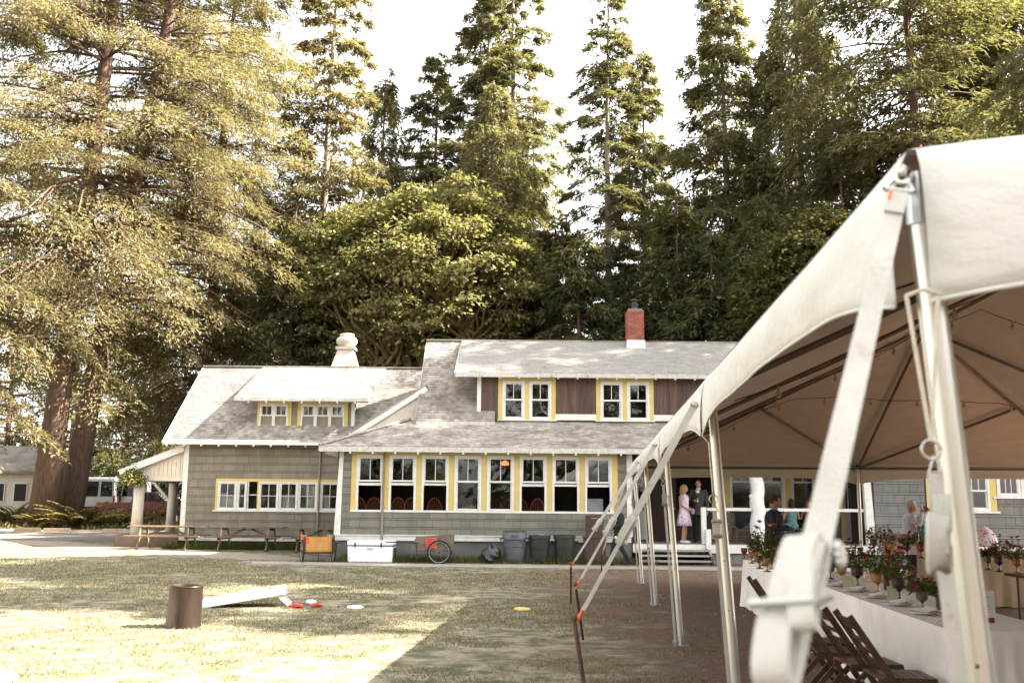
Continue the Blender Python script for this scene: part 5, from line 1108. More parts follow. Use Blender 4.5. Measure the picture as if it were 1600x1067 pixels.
MB().prism([(-.62, 0, .34), (.55, 0, .34), (.55, 0, .78), (-.48, 0, .72)], (0, .02, 0)).build('side_panel', CARTG, gc, world=False); MB().prism([(-.62, .62, .34), (.55, .62, .34), (.55, .62, .78), (-.48, .62, .72)], (0, .02, 0)).build('side_panel', CARTG, gc, world=False)
MB().bx(.2, .58, -.03, -.003, .36, .80).build('patch_panel', CARTG, gc, world=False); MB().bx(-.6, .55, .02, .62, .33, .35).build('floor_panel', CARTG, gc, world=False); MB().prism([(-.62, .02, .34), (-.62, .62, .34), (-.48, .62, .72), (-.48, .02, .72)], (.015, 0, 0)).build('end_panel', CARTG, gc, world=False); MB().bx(.55, .57, 0, .64, .33, .8).build('end_panel', CARTG, gc, world=False)
MB().bx(-.2, .12, -.036, -.031, .42, .70).build('notice', RED, gc, world=False)
m = MB()
for k, w_ in enumerate((.2, .24, .2, .26, .18)): m.bx(-.17, -.17 + w_, -.038, -.0365, .66 - k * .045, .672 - k * .045)
m.build('notice_lettering', M('notice_ink', (.22, .03, .03)), gc, world=False)
for y in (-.09, .72): spoked(gc, (.18, y, .31), .31)
MB().tube([(.18, -.1, .31), (.18, .74, .31)], .014, 6).build('axle', DARKMET, gc, world=False); MB().tube([(-.4, -.03, .56), (-1.3, -.03, .58)], .016, 6).tube([(-.4, .66, .56), (-1.3, .66, .58)], .016, 6).tube([(-1.3, -.03, .58), (-1.3, .66, .58)], .016, 6).build('handle', DARKMET, gc, world=False); MB().tube([(-.45, -.02, .5), (-.45, -.02, .02)], .014, 6).tube([(-.45, -.02, .24), (.0, -.02, .24)], .01, 6).build('prop', DARKMET, gc, world=False)
# cooler
g = on(581, 879); COOL = M('white_cooler_plastic', (.74, .76, .77), (.70, .72, .73), 3, .35); c_ = thing('cooler', 'big white hard cooler with black latches against the foundation', 'cooler', (X_(581, 28.75, 860), 28.75, 0), -.06)
MB().loft([[(sx * a, sy * b, z) for sx, sy in ((-1, -1), (1, -1), (1, 1), (-1, 1))] for a, b, z in ((.60, .25, .0), (.62, .27, .03), (.64, .28, .45))]).build('tub', COOL, c_, world=False, bevel=.015); lid = MB().bx(-.655, .655, -.29, .29, .47, .60).build('lid', COOL, c_, world=False, bevel=.03); MB().bx(-.645, .645, -.285, .285, .452, .468).build('gasket', DARKMET, c_, world=False)
for x in (-.42, .32): MB().bx(x - .018, x + .018, -.31, -.285, .42, .55).build('latch', DARKMET, c_, world=False)
MB().bx(.645, .67, -.1, .1, .12, .40).build('side_handle', DARKMET, c_, world=False); 
def text3d(s, parent, loc, size, mat, rot=(math.pi / 2, 0, 0), ext=.001, name='lettering', shear=0.):
    cu = bpy.data.curves.new(name, 'FONT'); cu.body = s; cu.size = size; cu.extrude = ext; cu.align_x = 'CENTER'; cu.shear = shear; cu.materials.append(mat); t_ = bpy.data.objects.new(name, cu); COL.objects.link(t_); me_ = bpy.data.meshes.new_from_object(t_.evaluated_get(bpy.context.evaluated_depsgraph_get())); bpy.data.objects.remove(t_); o = bpy.data.objects.new(name, me_); COL.objects.link(o); o.parent = parent; o.location = loc; o.rotation_euler = rot; return o
plate = MB().bx(-.075, .075, -.2875, -.276, .345, .40).build('badge', M('badge_grey', (.30, .31, .32)), c_, world=False); text3d('YETI', plate, (0, -.289, .354), .05, COOL)
# bin bag
g = on(768, 879); n = 22; rings = []
for i in range(13):
    f = i / 12; z = .5 * f; rad0 = (.30 * math.sin(math.pi * (f * .86 + .14)) ** .55) * (1 - .25 * f) + .02
    rings.append([(rad0 * math.cos(t) * (1 + .15 * math.sin(5 * t + i * 1.1) + .07 * math.sin(11 * t - i * 2)) - .05 * (1 - f), rad0 * .9 * math.sin(t) * (1 + .13 * math.sin(4 * t + i)), z * (1 + .10 * math.sin(3 * t + 2)) + .012 * math.sin(9 * t + i * 1.7)) for t in np.linspace(0, 2 * math.pi, n, endpoint=False)])
bb_ = MB().loft(rings).build('rubbish_bag', M('black_bin_liner', (.016, .015, .016), None, 9, .28, bump=1., bscale=9, spec=.6), None, smooth=True, world=False); bb_.location = (X_(768, 28.75, 860), 28.75, 0); tag(bb_, 'bulging black rubbish bag left of the grey bin', 'bag')
BG = M('grey_bin_plastic', (.10, .10, .115), (.085, .085, .10), 3, .5); BD = M('dark_green_bin_plastic', (.030, .034, .026), (.022, .026, .02), 3, .55)
def bin_(px, py, R_, H_, mat, lab, rim=1., tall=True, band=.0):
    o = thing('rubbish_bin', lab, 'bin', (X_(px, 28.9, 860), 28.9, 0), 0, 'bins along the lodge wall')
    MB().lathe([(R_ * .78, 0), (R_ * .8, .02), (R_ * .93, H_ * .66), (R_ * .95, H_ * .7), (R_ * .955, H_ * .9), (R_ * .955, H_ * .99), (R_ * .9, H_ * .98), (R_ * .86, H_ * .4), (R_ * .74, .04), (.001, .04)], 32).build('body', mat, o, world=False, smooth=True)
    MB().lathe([(R_ * .965, H_ * .72), (R_ * 1.06 * rim, H_ * .74), (R_ * 1.05 * rim, H_ * .93), (R_ * 1.0, H_ * .955)], 32).build('collar', mat, o, world=False, smooth=True) if tall else MB().lathe([(R_ * .95, H_ * .86), (R_ * 1.02, H_ * .87), (R_ * 1.04, H_ * .97), (R_ * .96, H_ * 1.0)], 32).build('collar', mat, o, world=False, smooth=True)
    MB().lathe([(R_ * .93, H_ * .965), (R_ * 1.02, H_ * .97), (R_ * 1.02, H_ * 1.0), (R_ * .9, H_ * 1.0)], 32).build('rim', mat, o, world=False, smooth=True)
    for s in (-1, 1): MB().bx(s * R_ * 1.08 - .06, s * R_ * 1.08 + .06, -.06, .06, H_ * .74, H_ * .79).bx(s * R_ * 1.15 - .02, s * R_ * 1.15 + .02, -.05, .05, H_ * .68, H_ * .75).build('handle', mat, o, world=False)
    for k in range(2): MB().lathe([(R_ * .9, H_ * (.3 + .2 * k)), (R_ * (.9 + .015 + .025 * k), H_ * (.31 + .2 * k)), (R_ * .9, H_ * (.32 + .2 * k))], 32).build('rib', mat, o, world=False, smooth=True)
    return o
b1 = bin_(804, 879, .34, .90, BG, 'grey wide-collared rubbish bin beside the black bag'); text3d('BRUTE', b1, (0, -.365, .735), .07, BD)
bin_(843, 878, .31, .78, BD, 'dark green rubbish bin with blue scrap on its rim, in the middle', 1., False); b3 = bin_(882, 877, .31, .80, BD, 'dark green rubbish bin farthest from the black bag', 1., False)
g = on(843, 878); o_ = MB().ell((0, 0, 0), (.09, .06, .025), 10, 6).build('blue_scrap', M('blue_plastic', (.05, .30, .55)), None, world=False, smooth='all'); o_.location = (X_(843, 28.9, 860) + .05, 28.9 - .25, .80); tag(o_, 'scrap of blue plastic on the rim of the middle bin', 'scrap')
BRW = M('dark_brown_cupboard_wood', (.075, .040, .028), (.05, .028, .02), 3, .6, stretch=(4, 4, .6)); g = on(929, 884); cu = thing('cupboard', 'dark brown two-tier wooden cupboard against the lodge wall', 'cupboard', (X_(929, 28.95, 860), 28.95, 0), 0)
MB().bx(-.30, .30, -.22, .25, 0, .72).build('lower_case', BRW, cu, world=False); MB().bx(-.32, .32, -.24, .27, .72, .76).build('counter', BRW, cu, world=False); MB().bx(-.24, .25, -.12, .24, .76, 1.36).build('upper_case', BRW, cu, world=False); MB().bx(-.21, .22, -.135, -.12, 1.08, 1.33).build('drawer', BRW, cu, world=False); MB().bx(-.1, .1, -.15, -.135, 1.26, 1.28).build('handle', STEEL, cu, world=False); MB().bx(-.27, .27, -.232, -.22, .06, .68).build('door', BRW, cu, world=False)
# picnic tables
PIC = M('weathered_picnic_boards', (.20, .13, .085), (.13, .085, .06), 4, .85, stretch=(.5, 4, 4), bump=.3, rnd=.15); PICL = M('bare_picnic_frame', (.22, .165, .10), (.15, .115, .075), 4, .85)
pt0 = thing('picnic_table', 'x', 'picnic table', (0, 0, 0), 0, 'picnic tables along the wing wall')
for k in range(5): MB().bx(-1.22, 1.22, -.37 + k * .15, -.23 + k * .15, .72, .76).build('plank', PIC, pt0, world=False)
for s in (-1, 1):
    for k in range(2): MB().bx(-1.22, 1.22, s * .68 - .14 + k * .145, s * .68 - .005 + k * .145, .42, .46).build('plank', PIC, pt0, world=False)
for x in (-.78, .78):
    for s in (-1, 1): MB().bar((x, s * .68, 0), (x, s * .3, .72), .09, .04, (1, 0, 0)).build('leg', PICL, pt0, world=False)
    MB().bx(x - .02, x + .02, -.8, .8, .35, .42).build('seat_beam', PICL, pt0, world=False); MB().bx(x - .06, x - .02, -.36, .36, .65, .72).build('top_beam', PICL, pt0, world=False); MB().bar((x, 0, .38), (x * .12, 0, .70), .05, .07).build('brace', PICL, pt0, world=False)
for i, (px, Y_, lab, rz) in enumerate(((262, 33.9, 'picnic table half in front of the side porch', .05), (388, 33.7, 'picnic table below the ribbon window, middle of the three', -.02), (508, 33.2, 'picnic table behind the orange cart', .0))):
    loc = (X_(px, Y_, 830), Y_, gz(0, Y_))
    if i == 0: pt0.location = loc; pt0.rotation_euler = (0, 0, rz); pt0['label'] = lab
    else: dup(pt0, loc, rz, lab)
# windsor chairs inside the dining room
wc = thing('windsor_chair', 'x', 'chair', (0, 0, 0), 0, 'hoop-back chairs inside the dining room')
hoop = [(.24 * math.cos(t), -.2 - .06 * math.sin(t), .46 + .52 * math.sin(t)) for t in np.linspace(0, math.pi, 17)]
MB().tube(hoop, .016, 6).build('hoop', CHAIRW, wc, world=False, smooth='all')
for k in range(7):
    x = -.18 + .06 * k; zt_ = .46 + .52 * math.sqrt(max(0, 1 - (x / .24) ** 2)); MB().tube([(x * .8, -.2, .45), (x, -.2 - .06 * (zt_ - .46) / .52, zt_)], .009, 5).build('spindle', CHAIRW, wc, world=False)
MB().lathe([(.001, .45), (.2, .455), (.22, .44), (.2, .42), (.001, .415)], 18).build('seat', CHAIRW, wc, world=False, smooth=True)
for sx in (-1, 1):
    for sy in (-1, 1): MB().tube([(sx * .14, sy * .14, .43), (sx * .2, sy * .2, 0)], .016, 6).build('leg', CHAIRW, wc, world=False)
cl = [(562, 'cut by the left frame of the first'), (586, 'in the right half of the first'), (622, 'in the middle of the second'), (645, 'at the right edge of the second'), (680, 'in the middle of the third'), (733, 'behind the closed sash of the fourth'), (776, 'at the left of the fifth'), (792, 'at the right of the fifth'), (838, 'in the sixth'), (815, 'cut by the left frame of the sixth')]
for i, (px, lab) in enumerate(cl):
    Y_ = 30.25 + .12 * (i % 2); loc = (X_(px, Y_, 785), Y_, FL + .28); lab = 'hoop-back wooden chair ' + lab + ' dining room window'
    if i == 0: wc.location = loc; wc['label'] = lab
    else: dup(wc, loc, .12 * ((i * 7) % 3 - 1), lab)
pl_ = at(789, 724, 31.6); lm = thing('ceiling_lamp', 'glowing warm ceiling lamp seen through the fifth dining window', 'lamp', pl_)
MB().lathe([(.02, .10), (.11, .05), (.14, -.02), (.10, -.06), (.001, -.07)], 18).build('shade', M('glowing_shade', (.9, .55, .25), None, 5, .5, emit=((1, .40, .12), .16)), lm, world=False, smooth=True); MB().tube([(0, 0, .1), (0, 0, 3.34 - pl_.z)], .012, 6).build('rod', DARKMET, lm, world=False)
wb = MB().bx(X_(918, 30.1), X_(942, 30.1), 30.1, 30.14, zs - .1, Z_(779, 30.1, 930)).build('board_panel', M('pale_board', (.55, .52, .55)), None); tag(wb, 'pale board leaning inside the last dining window', 'board')
# ================================================================== dinner under the tent
LINEN = M('ivory_linen', (.72, .67, .60), (.64, .59, .53), 2.5, .9, bump=.25, bscale=90); LINENB = M('tan_linen', (.34, .26, .17), (.29, .22, .14), 2.5, .9, bump=.25, bscale=90)
FOLDW = M('dark_walnut_stain', (.085, .040, .020), (.05, .024, .013), 5, .4, stretch=(2, 2, 2), rnd=.1); TABW = M('dark_table_wood', (.04, .025, .018), None, 4, .5)
CERAM = M('white_china', (.66, .64, .62), None, 4, .25); NAPK = M('ivory_napkin', (.62, .56, .50), (.54, .49, .43), 8, .9)
def cloth(label, L, W, H, mat, seed, loc, rz, grp, drop=None):
    o = None; rr = random.Random(seed); per = []; n = 40
    def pt(s):
        s %= 4
        return [(-W / 2 + W * s, -L / 2) if s < 1 else (W / 2, -L / 2 + L * (s - 1)) if s < 2 else (W / 2 - W * (s - 2), L / 2) if s < 3 else (-W / 2, L / 2 - L * (s - 3))][0]
    N = 160; ph = [rr.random() * 6 for _ in range(4)]; rings = []
    for f in (0, .03, .15, .35, .6, .85, 1.0):
        ring = []
        for k in range(N):
            s = 4 * k / N; x, y = pt(s); nx, ny = (0, -1) if s < 1 else (1, 0) if s < 2 else (0, 1) if s < 3 else (-1, 0)
            c = abs((s % 1) - .5) * 2; cor = max(0, c - .8) / .2
            wv = f * (.012 * math.sin(k * 1.1 + ph[0]) + .010 * math.sin(k * .47 + ph[1]) + .05 * cor + .018) + (.004 if f else 0)
            q = (x * (1 + .0), y); z = H * (1 - f) + (.012 if f == 0 else .004) * (1 if f < .05 else 0) + (.006 * math.sin(k * .7 + ph[2]) + .015) * (f == 1.0)
            ring.append((q[0] + nx * wv, q[1] + ny * wv, z))
        rings.append(ring)
    m = MB().loft(rings, False); b = len(m.v)
    m.add([(x, y, H + .012) for x, y in [pt(4 * k / N) for k in range(N)]], [tuple(range(N))])
    o = m.build('tablecloth', mat, None, world=False, smooth=True); o.location = loc; o.rotation_euler = (0, 0, rz); tag(o, label, 'tablecloth', grp); return o
def table(label, L, W, H, loc, rz, grp):
    o = thing('trestle_table', label, 'table', loc, rz, grp); MB().bx(-W / 2 + .01, W / 2 - .01, -L / 2 + .01, L / 2 - .01, H - .035, H).build('table_top', TABW, o, world=False)
    for sx in (-1, 1):
        for sy in (-1, 1): MB().tube([(sx * (W / 2 - .08), sy * (L / 2 - .25), 0), (sx * (W / 2 - .08), sy * (L / 2 - .25), H - .035)], .016, 8).build('leg', DARKMET, o, world=False)
    return o
TU, TV0, TLN, TWD, THT = 1.63, 4.72, 2.44, .80, .76
names = ['nearest the camera', 'second from the camera', 'third from the camera', 'farthest, beside the porch steps']
for k in range(4):
    loc = tw(TU + TWD / 2, TV0 + TLN * (k + .5) + .01 * k, 0)
    table('trestle table under the ivory cloth ' + names[k], TLN - .01, TWD, THT - .005, loc, -TA, 'tables of the long ivory row'); cloth('floor-length ivory cloth on the long-row table ' + names[k], TLN - .03, TWD, THT, LINEN, k, loc, -TA, 'ivory cloths of the long row')
# second row: bare dark table with a tan runner, and the tan-clothed table at the back
loc = tw(5.2, 10.2, 0); table('bare dark wooden table right of the nearest pole', 3.2, .9, .76, loc, -TA + .02, 'other dinner tables')
c2 = tw(6.0, 16.0, 0); table('table under the tan cloth at the back of the tent', 1.9, 1.6, .84, c2, -TA, 'other dinner tables'); cloth('tan cloth on the square table at the back of the tent', 1.9, 1.6, .85, LINENB, 9, c2, -TA, 'other cloths')
o_ = MB().loft([[(x, y, z) for y, z in ((-.46, .36), (-.455, .77), (-.2, .772), (.2, .772), (.455, .77), (.46, .40))] for x in (-.25, -.1, .1, .28)], False, False).build('table_runner', LINENB, None, world=False, fix=False); o_.location = tw(5.2, 9.2, 0); o_.rotation_euler = (0, 0, -TA + math.pi / 2 - math.pi / 2 * 0 - math.pi / 2); tag(o_, 'tan runner hanging over the bare dark table', 'runner')
# folding chairs
fc = thing('folding_chair', 'x', 'chair', (0, 0, 0), 0, 'brown folding chairs along the ivory row')     # faces +x
for y in (-.21, .21):
    MB().bar((-.36, y, .86), (.20, y, 0), .045, .022, (0, 1, 0)).build('back_rail', FOLDW, fc, world=False); MB().bar((-.24, y * .82, .0), (.16, y * .82, .44), .042, .02, (0, 1, 0)).build('leg', FOLDW, fc, world=False)
    MB().bx(-.18, .22, y * .92 - .012, y * .92 + .012, .40, .435).build('seat_rail', FOLDW, fc, world=False); MB().tube([(.02, y * 1.1, .28), (.02, y * .7, .28)], .01, 8).build('pivot_bolt', STEEL, fc, world=False)
for k in range(7): MB().bx(-.18 + k * .058, -.18 + k * .058 + .05, -.2, .2, .436, .450).build('seat_slat', FOLDW, fc, world=False)
dv = Vector((.56, 0, -.86)).normalized()
for t, h in ((.0, .09), (.16, .035), (.25, .035), (.34, .035)):
    p = Vector((-.355, 0, .85)) + dv * (t + .02); MB().box(p + dv * h / 2, (h, .40, .012), Matrix((dv, Vector((0, 1, 0)), dv.cross(Vector((0, 1, 0))))).transposed()).build('back_slat', FOLDW, fc, world=False)
MB().tube([(.12, -.2, .12), (.12, .2, .12)], .012, 6).build('stretcher', FOLDW, fc, world=False); MB().tube([(-.16, -.17, .1), (-.16, .17, .1)], .012, 6).build('stretcher', FOLDW, fc, world=False)
for i, (u, v, a, lab) in enumerate(((1.30, 4.95, 0, 'brown folding chair nearest the camera at the table corner'), (1.24, 5.55, .08, 'brown folding chair second from the camera'), (1.16, 6.15, -.05, 'brown folding chair third from the camera, by the rolled strap'), (1.18, 6.75, .05, 'brown folding chair fourth from the camera'), (1.20, 8.5, 0, 'lone brown folding chair farther along the ivory row'))):
    if i == 0: fc.location = tw(u, v, 0); fc.rotation_euler = (0, 0, -TA); fc['label'] = lab
    else: dup(fc, tw(u, v, 0), -TA + a, lab)
# goblets, vases, flowers
def glassy(name, c, rough=.12): return M(name, c, tuple(q * .7 for q in c), 12, rough, spec=.7, bump=.25, bscale=60)
AMBER, DKGL, GRGL, RDGL, SMOK = glassy('amber_glass', (.30, .13, .025)), glassy('dark_purple_glass', (.03, .018, .022)), glassy('olive_glass', (.07, .075, .03)), glassy('ruby_glass', (.20, .02, .02)), glassy('smoky_glass', (.07, .05, .04))
STEM = leafmat('flower_stems', [(.03, .045, .012), (.07, .085, .025), (.12, .11, .04)], .3, 2.)
PET = {k: M('petal_' + k, c, tuple(q * .7 for q in c), 30, .8, rnd=.15) for k, c in dict(red=(.34, .022, .022), orange=(.42, .10, .025), coral=(.46, .12, .085), pink=(.34, .05, .11), maroon=(.14, .012, .02), yellow=(.55, .32, .06), peach=(.60, .32, .20)).items()}
BLO = {}
def blossom(parent, c, s, k, seed):
    if k not in BLO:
        rr = random.Random(seed); m = MB()
        for ring, (n, el, ln) in enumerate(((7, .2, 1.), (6, .7, .85), (4, 1.15, .6))):
            for i in range(n):
                a = 6.283 * i / n + ring * .4 + rr.uniform(-.15, .15); d = Vector((math.cos(a) * math.cos(el), math.sin(a) * math.cos(el), math.sin(el))); t = Vector((-math.sin(a), math.cos(a), 0)); e_ = el + .4; d2 = Vector((math.cos(a) * math.cos(e_), math.sin(a) * math.cos(e_), math.sin(e_)))
                m.add([(0, 0, 0), d * ln * .55 + t * .3, d * ln * .6 + d2 * ln * .4, d * ln * .55 - t * .3], [(0, 1, 2, 3)])
        o = m.build('blossom', PET[k], None, world=False, fix=False); BLO[k] = o.data; bpy.data.objects.remove(o)
    o = bpy.data.objects.new('blossom', BLO[k]); COL.objects.link(o); o.parent = parent; o.location = c; o.scale = (s,) * 3; rr = random.Random(seed + 1); o.rotation_euler = (rr.uniform(-.7, .9), rr.uniform(-.7, .7), rr.uniform(0, 6)); return o
GOB = [(.001, .0), (.05, .0), (.052, .006), (.02, .018), (.009, .04), (.012, .055), (.009, .07), (.02, .085), (.045, .10), (.052, .13), (.05, .165), (.054, .175), (.049, .172), (.044, .12), (.001, .1)]
CUP = [(.001, 0), (.03, 0), (.034, .005), (.036, .10), (.04, .12), (.034, .118), (.03, .02), (.001, .015)]
def arrangement(p, glass, cols, lab, s=1., fl=.24, nf=9, seed=0, prof=GOB, grp='flower vases on the tables', spread=.10, nst=56, more=1.6):
    rr = np.random.default_rng(seed); o = thing('flower_vase', lab, 'vase', p, seed * .7, grp); h = prof[11][1] * s if prof is GOB else .12 * s
    MB().lathe([(a * s, z * s) for a, z in prof], 20).build('vase', glass, o, world=False, smooth=True)
    m = MB(); tips = []
    nf = int(nf * more)
    for k in range(nf):
        a = rr.random() * 6.283; q = rr.uniform(.25, 1); t = Vector((math.cos(a) * spread * q * 1.3, math.sin(a) * spread * q * 1.3, h + fl * rr.uniform(.25, 1.) * (1.15 - .5 * q))); m.tube([(0, 0, h * .6), (t.x * .4, t.y * .4, h + (t.z - h) * .5), t], .0022, 4, False); tips.append(t)
    m.build('stems', STEM, o, world=False, fix=False)
    for k, t in enumerate(tips): blossom(o, t, rr.uniform(.016, .042) * (1.2 if k < 2 else 1), cols[k % len(cols)], seed * 31 + k)
    n = nst * 6; A = rr.random(n) * 6.283; q = rr.random(n) ** .6; P = np.stack([np.cos(A) * spread * q, np.sin(A) * spread * q, h * .9 + fl * .75 * rr.random(n) * (1.1 - .5 * q)], 1); D = unit(np.stack([np.cos(A), np.sin(A), rr.uniform(-.2, 1.2, n)], 1) + rr.normal(0, .4, (n, 3))); V, Q = cards(P, D, unit(np.cross(D, rr.normal(0, 1, (n, 3)))), rr.uniform(.025, .06, n), rr.uniform(.005, .011, n)); fast('foliage', V, Q, STEM, o)
    return o
def tp(px, py, z=THT + .013): 
    d = CM @ Vector(((px - 800) / F, (533.5 - py) / F, -1)); return Vector((0, 0, CAMZ)) + d * ((z - CAMZ) / d.z)
A_ = arrangement
A_(tp(1442, 955), GRGL, ['pink', 'yellow', 'peach'], 'low olive goblet with pink and yellow flowers nearest the camera', .95, .15, 9, 1)
A_(tp(1470, 952), SMOK, ['orange', 'peach', 'yellow'], 'smoky tumbler of small orange flowers half behind the near pole', 1., .17, 8, 2, CUP)
A_(tp(1406, 940), DKGL, ['yellow', 'orange', 'red', 'orange', 'pink'], 'tall dark footed vase with leafy stems and red lilies', 1.25, .33, 14, 3)
A_(tp(1372, 927), AMBER, ['coral', 'red', 'coral', 'maroon'], 'amber goblet crowned by a tall coral bouquet', 1.15, .38, 14, 4)
A_(tp(1341, 918), DKGL, ['red', 'maroon', 'peach', 'pink'], 'dark purple goblet with maroon and peach blooms', 1.3, .32, 13, 5)
A_(tp(1386, 921), SMOK, ['pink', 'maroon', 'orange'], 'small glass of pink sprigs between amber and dark vases', .9, .2, 8, 6, CUP)
A_(tp(1316, 911), AMBER, ['red', 'red', 'maroon'], 'amber goblet with scarlet flowers beside the wide white strap', 1.1, .22, 10, 7)
A_(tp(1298, 905), DKGL, ['maroon', 'red', 'pink'], 'dark vase partly hidden behind the wide white strap', 1., .2, 9, 8)
A_(tp(1218, 898), RDGL, ['maroon', 'peach', 'coral'], 'ruby goblet with peach bloom just left of the wide strap', 1., .15, 6, 9)
A_(tp(1206, 889), RDGL, ['coral', 'orange'], 'ruby goblet with orange bud on the far ivory table', 1., .12, 5, 10)
A_(tp(1192, 884), AMBER, ['orange', 'maroon', 'yellow', 'maroon'], 'amber goblet with the bushiest bouquet on the far ivory table', 1.2, .45, 16, 11, GOB, spread=.16, nst=110)
A_(tp(1180, 877), AMBER, ['red', 'orange'], 'amber goblet with a red flower near the far table end', 1.0, .22, 7, 12)
A_(tp(1212, 880), SMOK, ['maroon', 'orange', 'coral'], 'smoky vase of sparse tall stems on the far ivory table', 1.1, .4, 10, 13)
for i, (px, py, m_, lab) in enumerate(((1163, 873, RDGL, 'dull red goblet at the far end of the ivory row'), (1175, 880, AMBER, 'empty amber goblet near the far end of the ivory row'), (1187, 888, GRGL, 'empty olive goblet in the middle of the far ivory table'), (1199, 893, AMBER, 'empty amber goblet beside the two ruby goblets'), (1228, 895, SMOK, 'pale smoky tumbler touching the wide strap'))):
    o_ = MB().lathe(GOB, 18).build('goblet', m_, None, world=False, smooth=True); o_.location = tp(px, py); tag(o_, lab, 'goblet', 'goblets on the far ivory table')
zt_ = .86
for i, (px, py, g_, c_, lab, fl) in enumerate(((1366, 862, GRGL, ['orange', 'orange', 'yellow'], 'slim vase topped by a single orange bloom at the back table', .30), (1388, 866, DKGL, ['orange', 'peach', 'maroon'], 'dark bottle vase of loose stems at the back table', .34), (1418, 870, DKGL, ['maroon', 'red'], 'dark vase of maroon flowers on the tan cloth, left one', .18), (1440, 872, RDGL, ['red', 'red', 'maroon'], 'vase of big crimson dahlias in front of the couple', .34), (1460, 876, DKGL, ['orange', 'maroon', 'red'], 'dark vase right of the crimson dahlias', .26))):
    A_(tp(px, py, zt_ + .0), g_, c_, lab, 1.25, fl, 9, 20 + i, GOB if i != 1 else CUP, 'flower vases on the tables', .12)
for i, (px, py, g_, c_, lab, fl) in enumerate(((1562, 893, DKGL, ['red', 'red', 'maroon'], 'dark vase of scarlet dahlias right of the stroller', .30), (1590, 896, AMBER, ['orange', 'peach', 'orange'], 'vase of burnt orange flowers at the right edge', .28), (1545, 890, GRGL, ['maroon', 'orange'], 'small dark green vase below the stroller', .12))):
    A_(tp(px, py, .775), g_, c_, lab, 1.15, fl, 10, 30 + i, GOB, 'flower vases on the tables', .1)
# plates with napkins along the near edges
pn = thing('place_setting', 'x', 'place setting', (0, 0, 0), 0, 'place settings on the ivory row')
MB().lathe([(.001, .006), (.075, .006), (.11, .016), (.132, .02), (.13, .024), (.075, .012), (.001, .011)], 28).build('plate', CERAM, pn, world=False, smooth=True)
MB().loft([[(x, y * (1 - .12 * k), .026 + .01 * k + .004 * math.sin(y * 60)) for y in np.linspace(-.12, .12, 9)] for k, x in enumerate((-.05, -.02, .03, .06))], False, False).build('napkin', NAPK, pn, world=False, smooth='all', fix=False)
MB().bx(-.01, .01, .14, .16, .002, .006).bar((.0, -.16, .006), (.0, .1, .03), .014, .004).build('knife', STEEL, pn, world=False)
k = 0
for i in range(13):
    v = TV0 + .38 + i * .72; side_ = 0
    loc = tw(TU + .17, v, THT + .0135); lab = 'plate with folded napkin, number %s along the ivory row from the camera' % ['one', 'two', 'three', 'four', 'five', 'six', 'seven', 'eight', 'nine', 'ten', 'eleven', 'twelve', 'thirteen'][i]
    if i == 0: pn.location = loc; pn.rotation_euler = (0, 0, -TA); pn['label'] = lab
    else: dup(pn, loc, -TA + .1 * ((i * 5) % 3 - 1), lab)
# name card on its red block
p = tp(1541, 972); cd_ = thing('table_card', 'white lettered card in a red wooden stand on the near table', 'card', p, .05)
MB().bx(-.055, .055, -.02, .02, 0, .035).build('stand', M('red_wood_block', (.16, .03, .02), None, 6, .5), cd_, world=False); crd = MB().bx(-.075, .075, -.0015, .0015, .03, .23).build('card', M('card_stock', (.66, .62, .60)), cd_, world=False)
INK = M('grey_ink', (.10, .09, .09)); MB().tube([(-.042 + .012 * math.sin(t * 1.0) if t < 6 else -.032 + (t - 6) * .0052, -.003, .19 + .014 * math.cos(t * .55) if t < 6 else .184 + .006 * math.sin(t * 3.1) * (1 if t < 14 else .5)) for t in np.linspace(0, 20, 70)], .0009, 4).build('handwriting', INK, crd, world=False); m = MB()
for k in range(3):
    for i in range(9 - k): m.bx(-.045 + i * .010 + k * .005, -.045 + i * .010 + k * .005 + random.uniform(.003, .008), -.0028, -.002, .115 - k * .02, .119 - k * .02)
m.build('sketch', INK, crd, world=False); sign_ = MB()
for i, (px, py, lab) in enumerate(((1326, 918, 'small painted card beside the dark purple goblet'), (1398, 938, 'small painted card behind the tall dark vase'))):
    o_ = MB().bx(-.06, .06, -.002, .002, 0, .13).build('menu_card', M('painted_card_%d' % i, (.50, .50, .34), (.34, .38, .22), 40, .8), None, world=False); o_.location = tp(px, py); o_.rotation_euler = (-.12, 0, -.1); tag(o_, lab, 'card', 'menu cards')
# guest-book box at the back table, white bin with paper
o_ = MB().bx(-.25, .25, -.18, .18, 0, .34).build('gift_box', M('pale_pink_box', (.52, .40, .36)), None, world=False); o_.location = tp(1392, 865, .86) + Vector((.2, .2, 0)); o_.location.z = .852; tag(o_, 'pale pink box standing on the tan-clothed table', 'box')
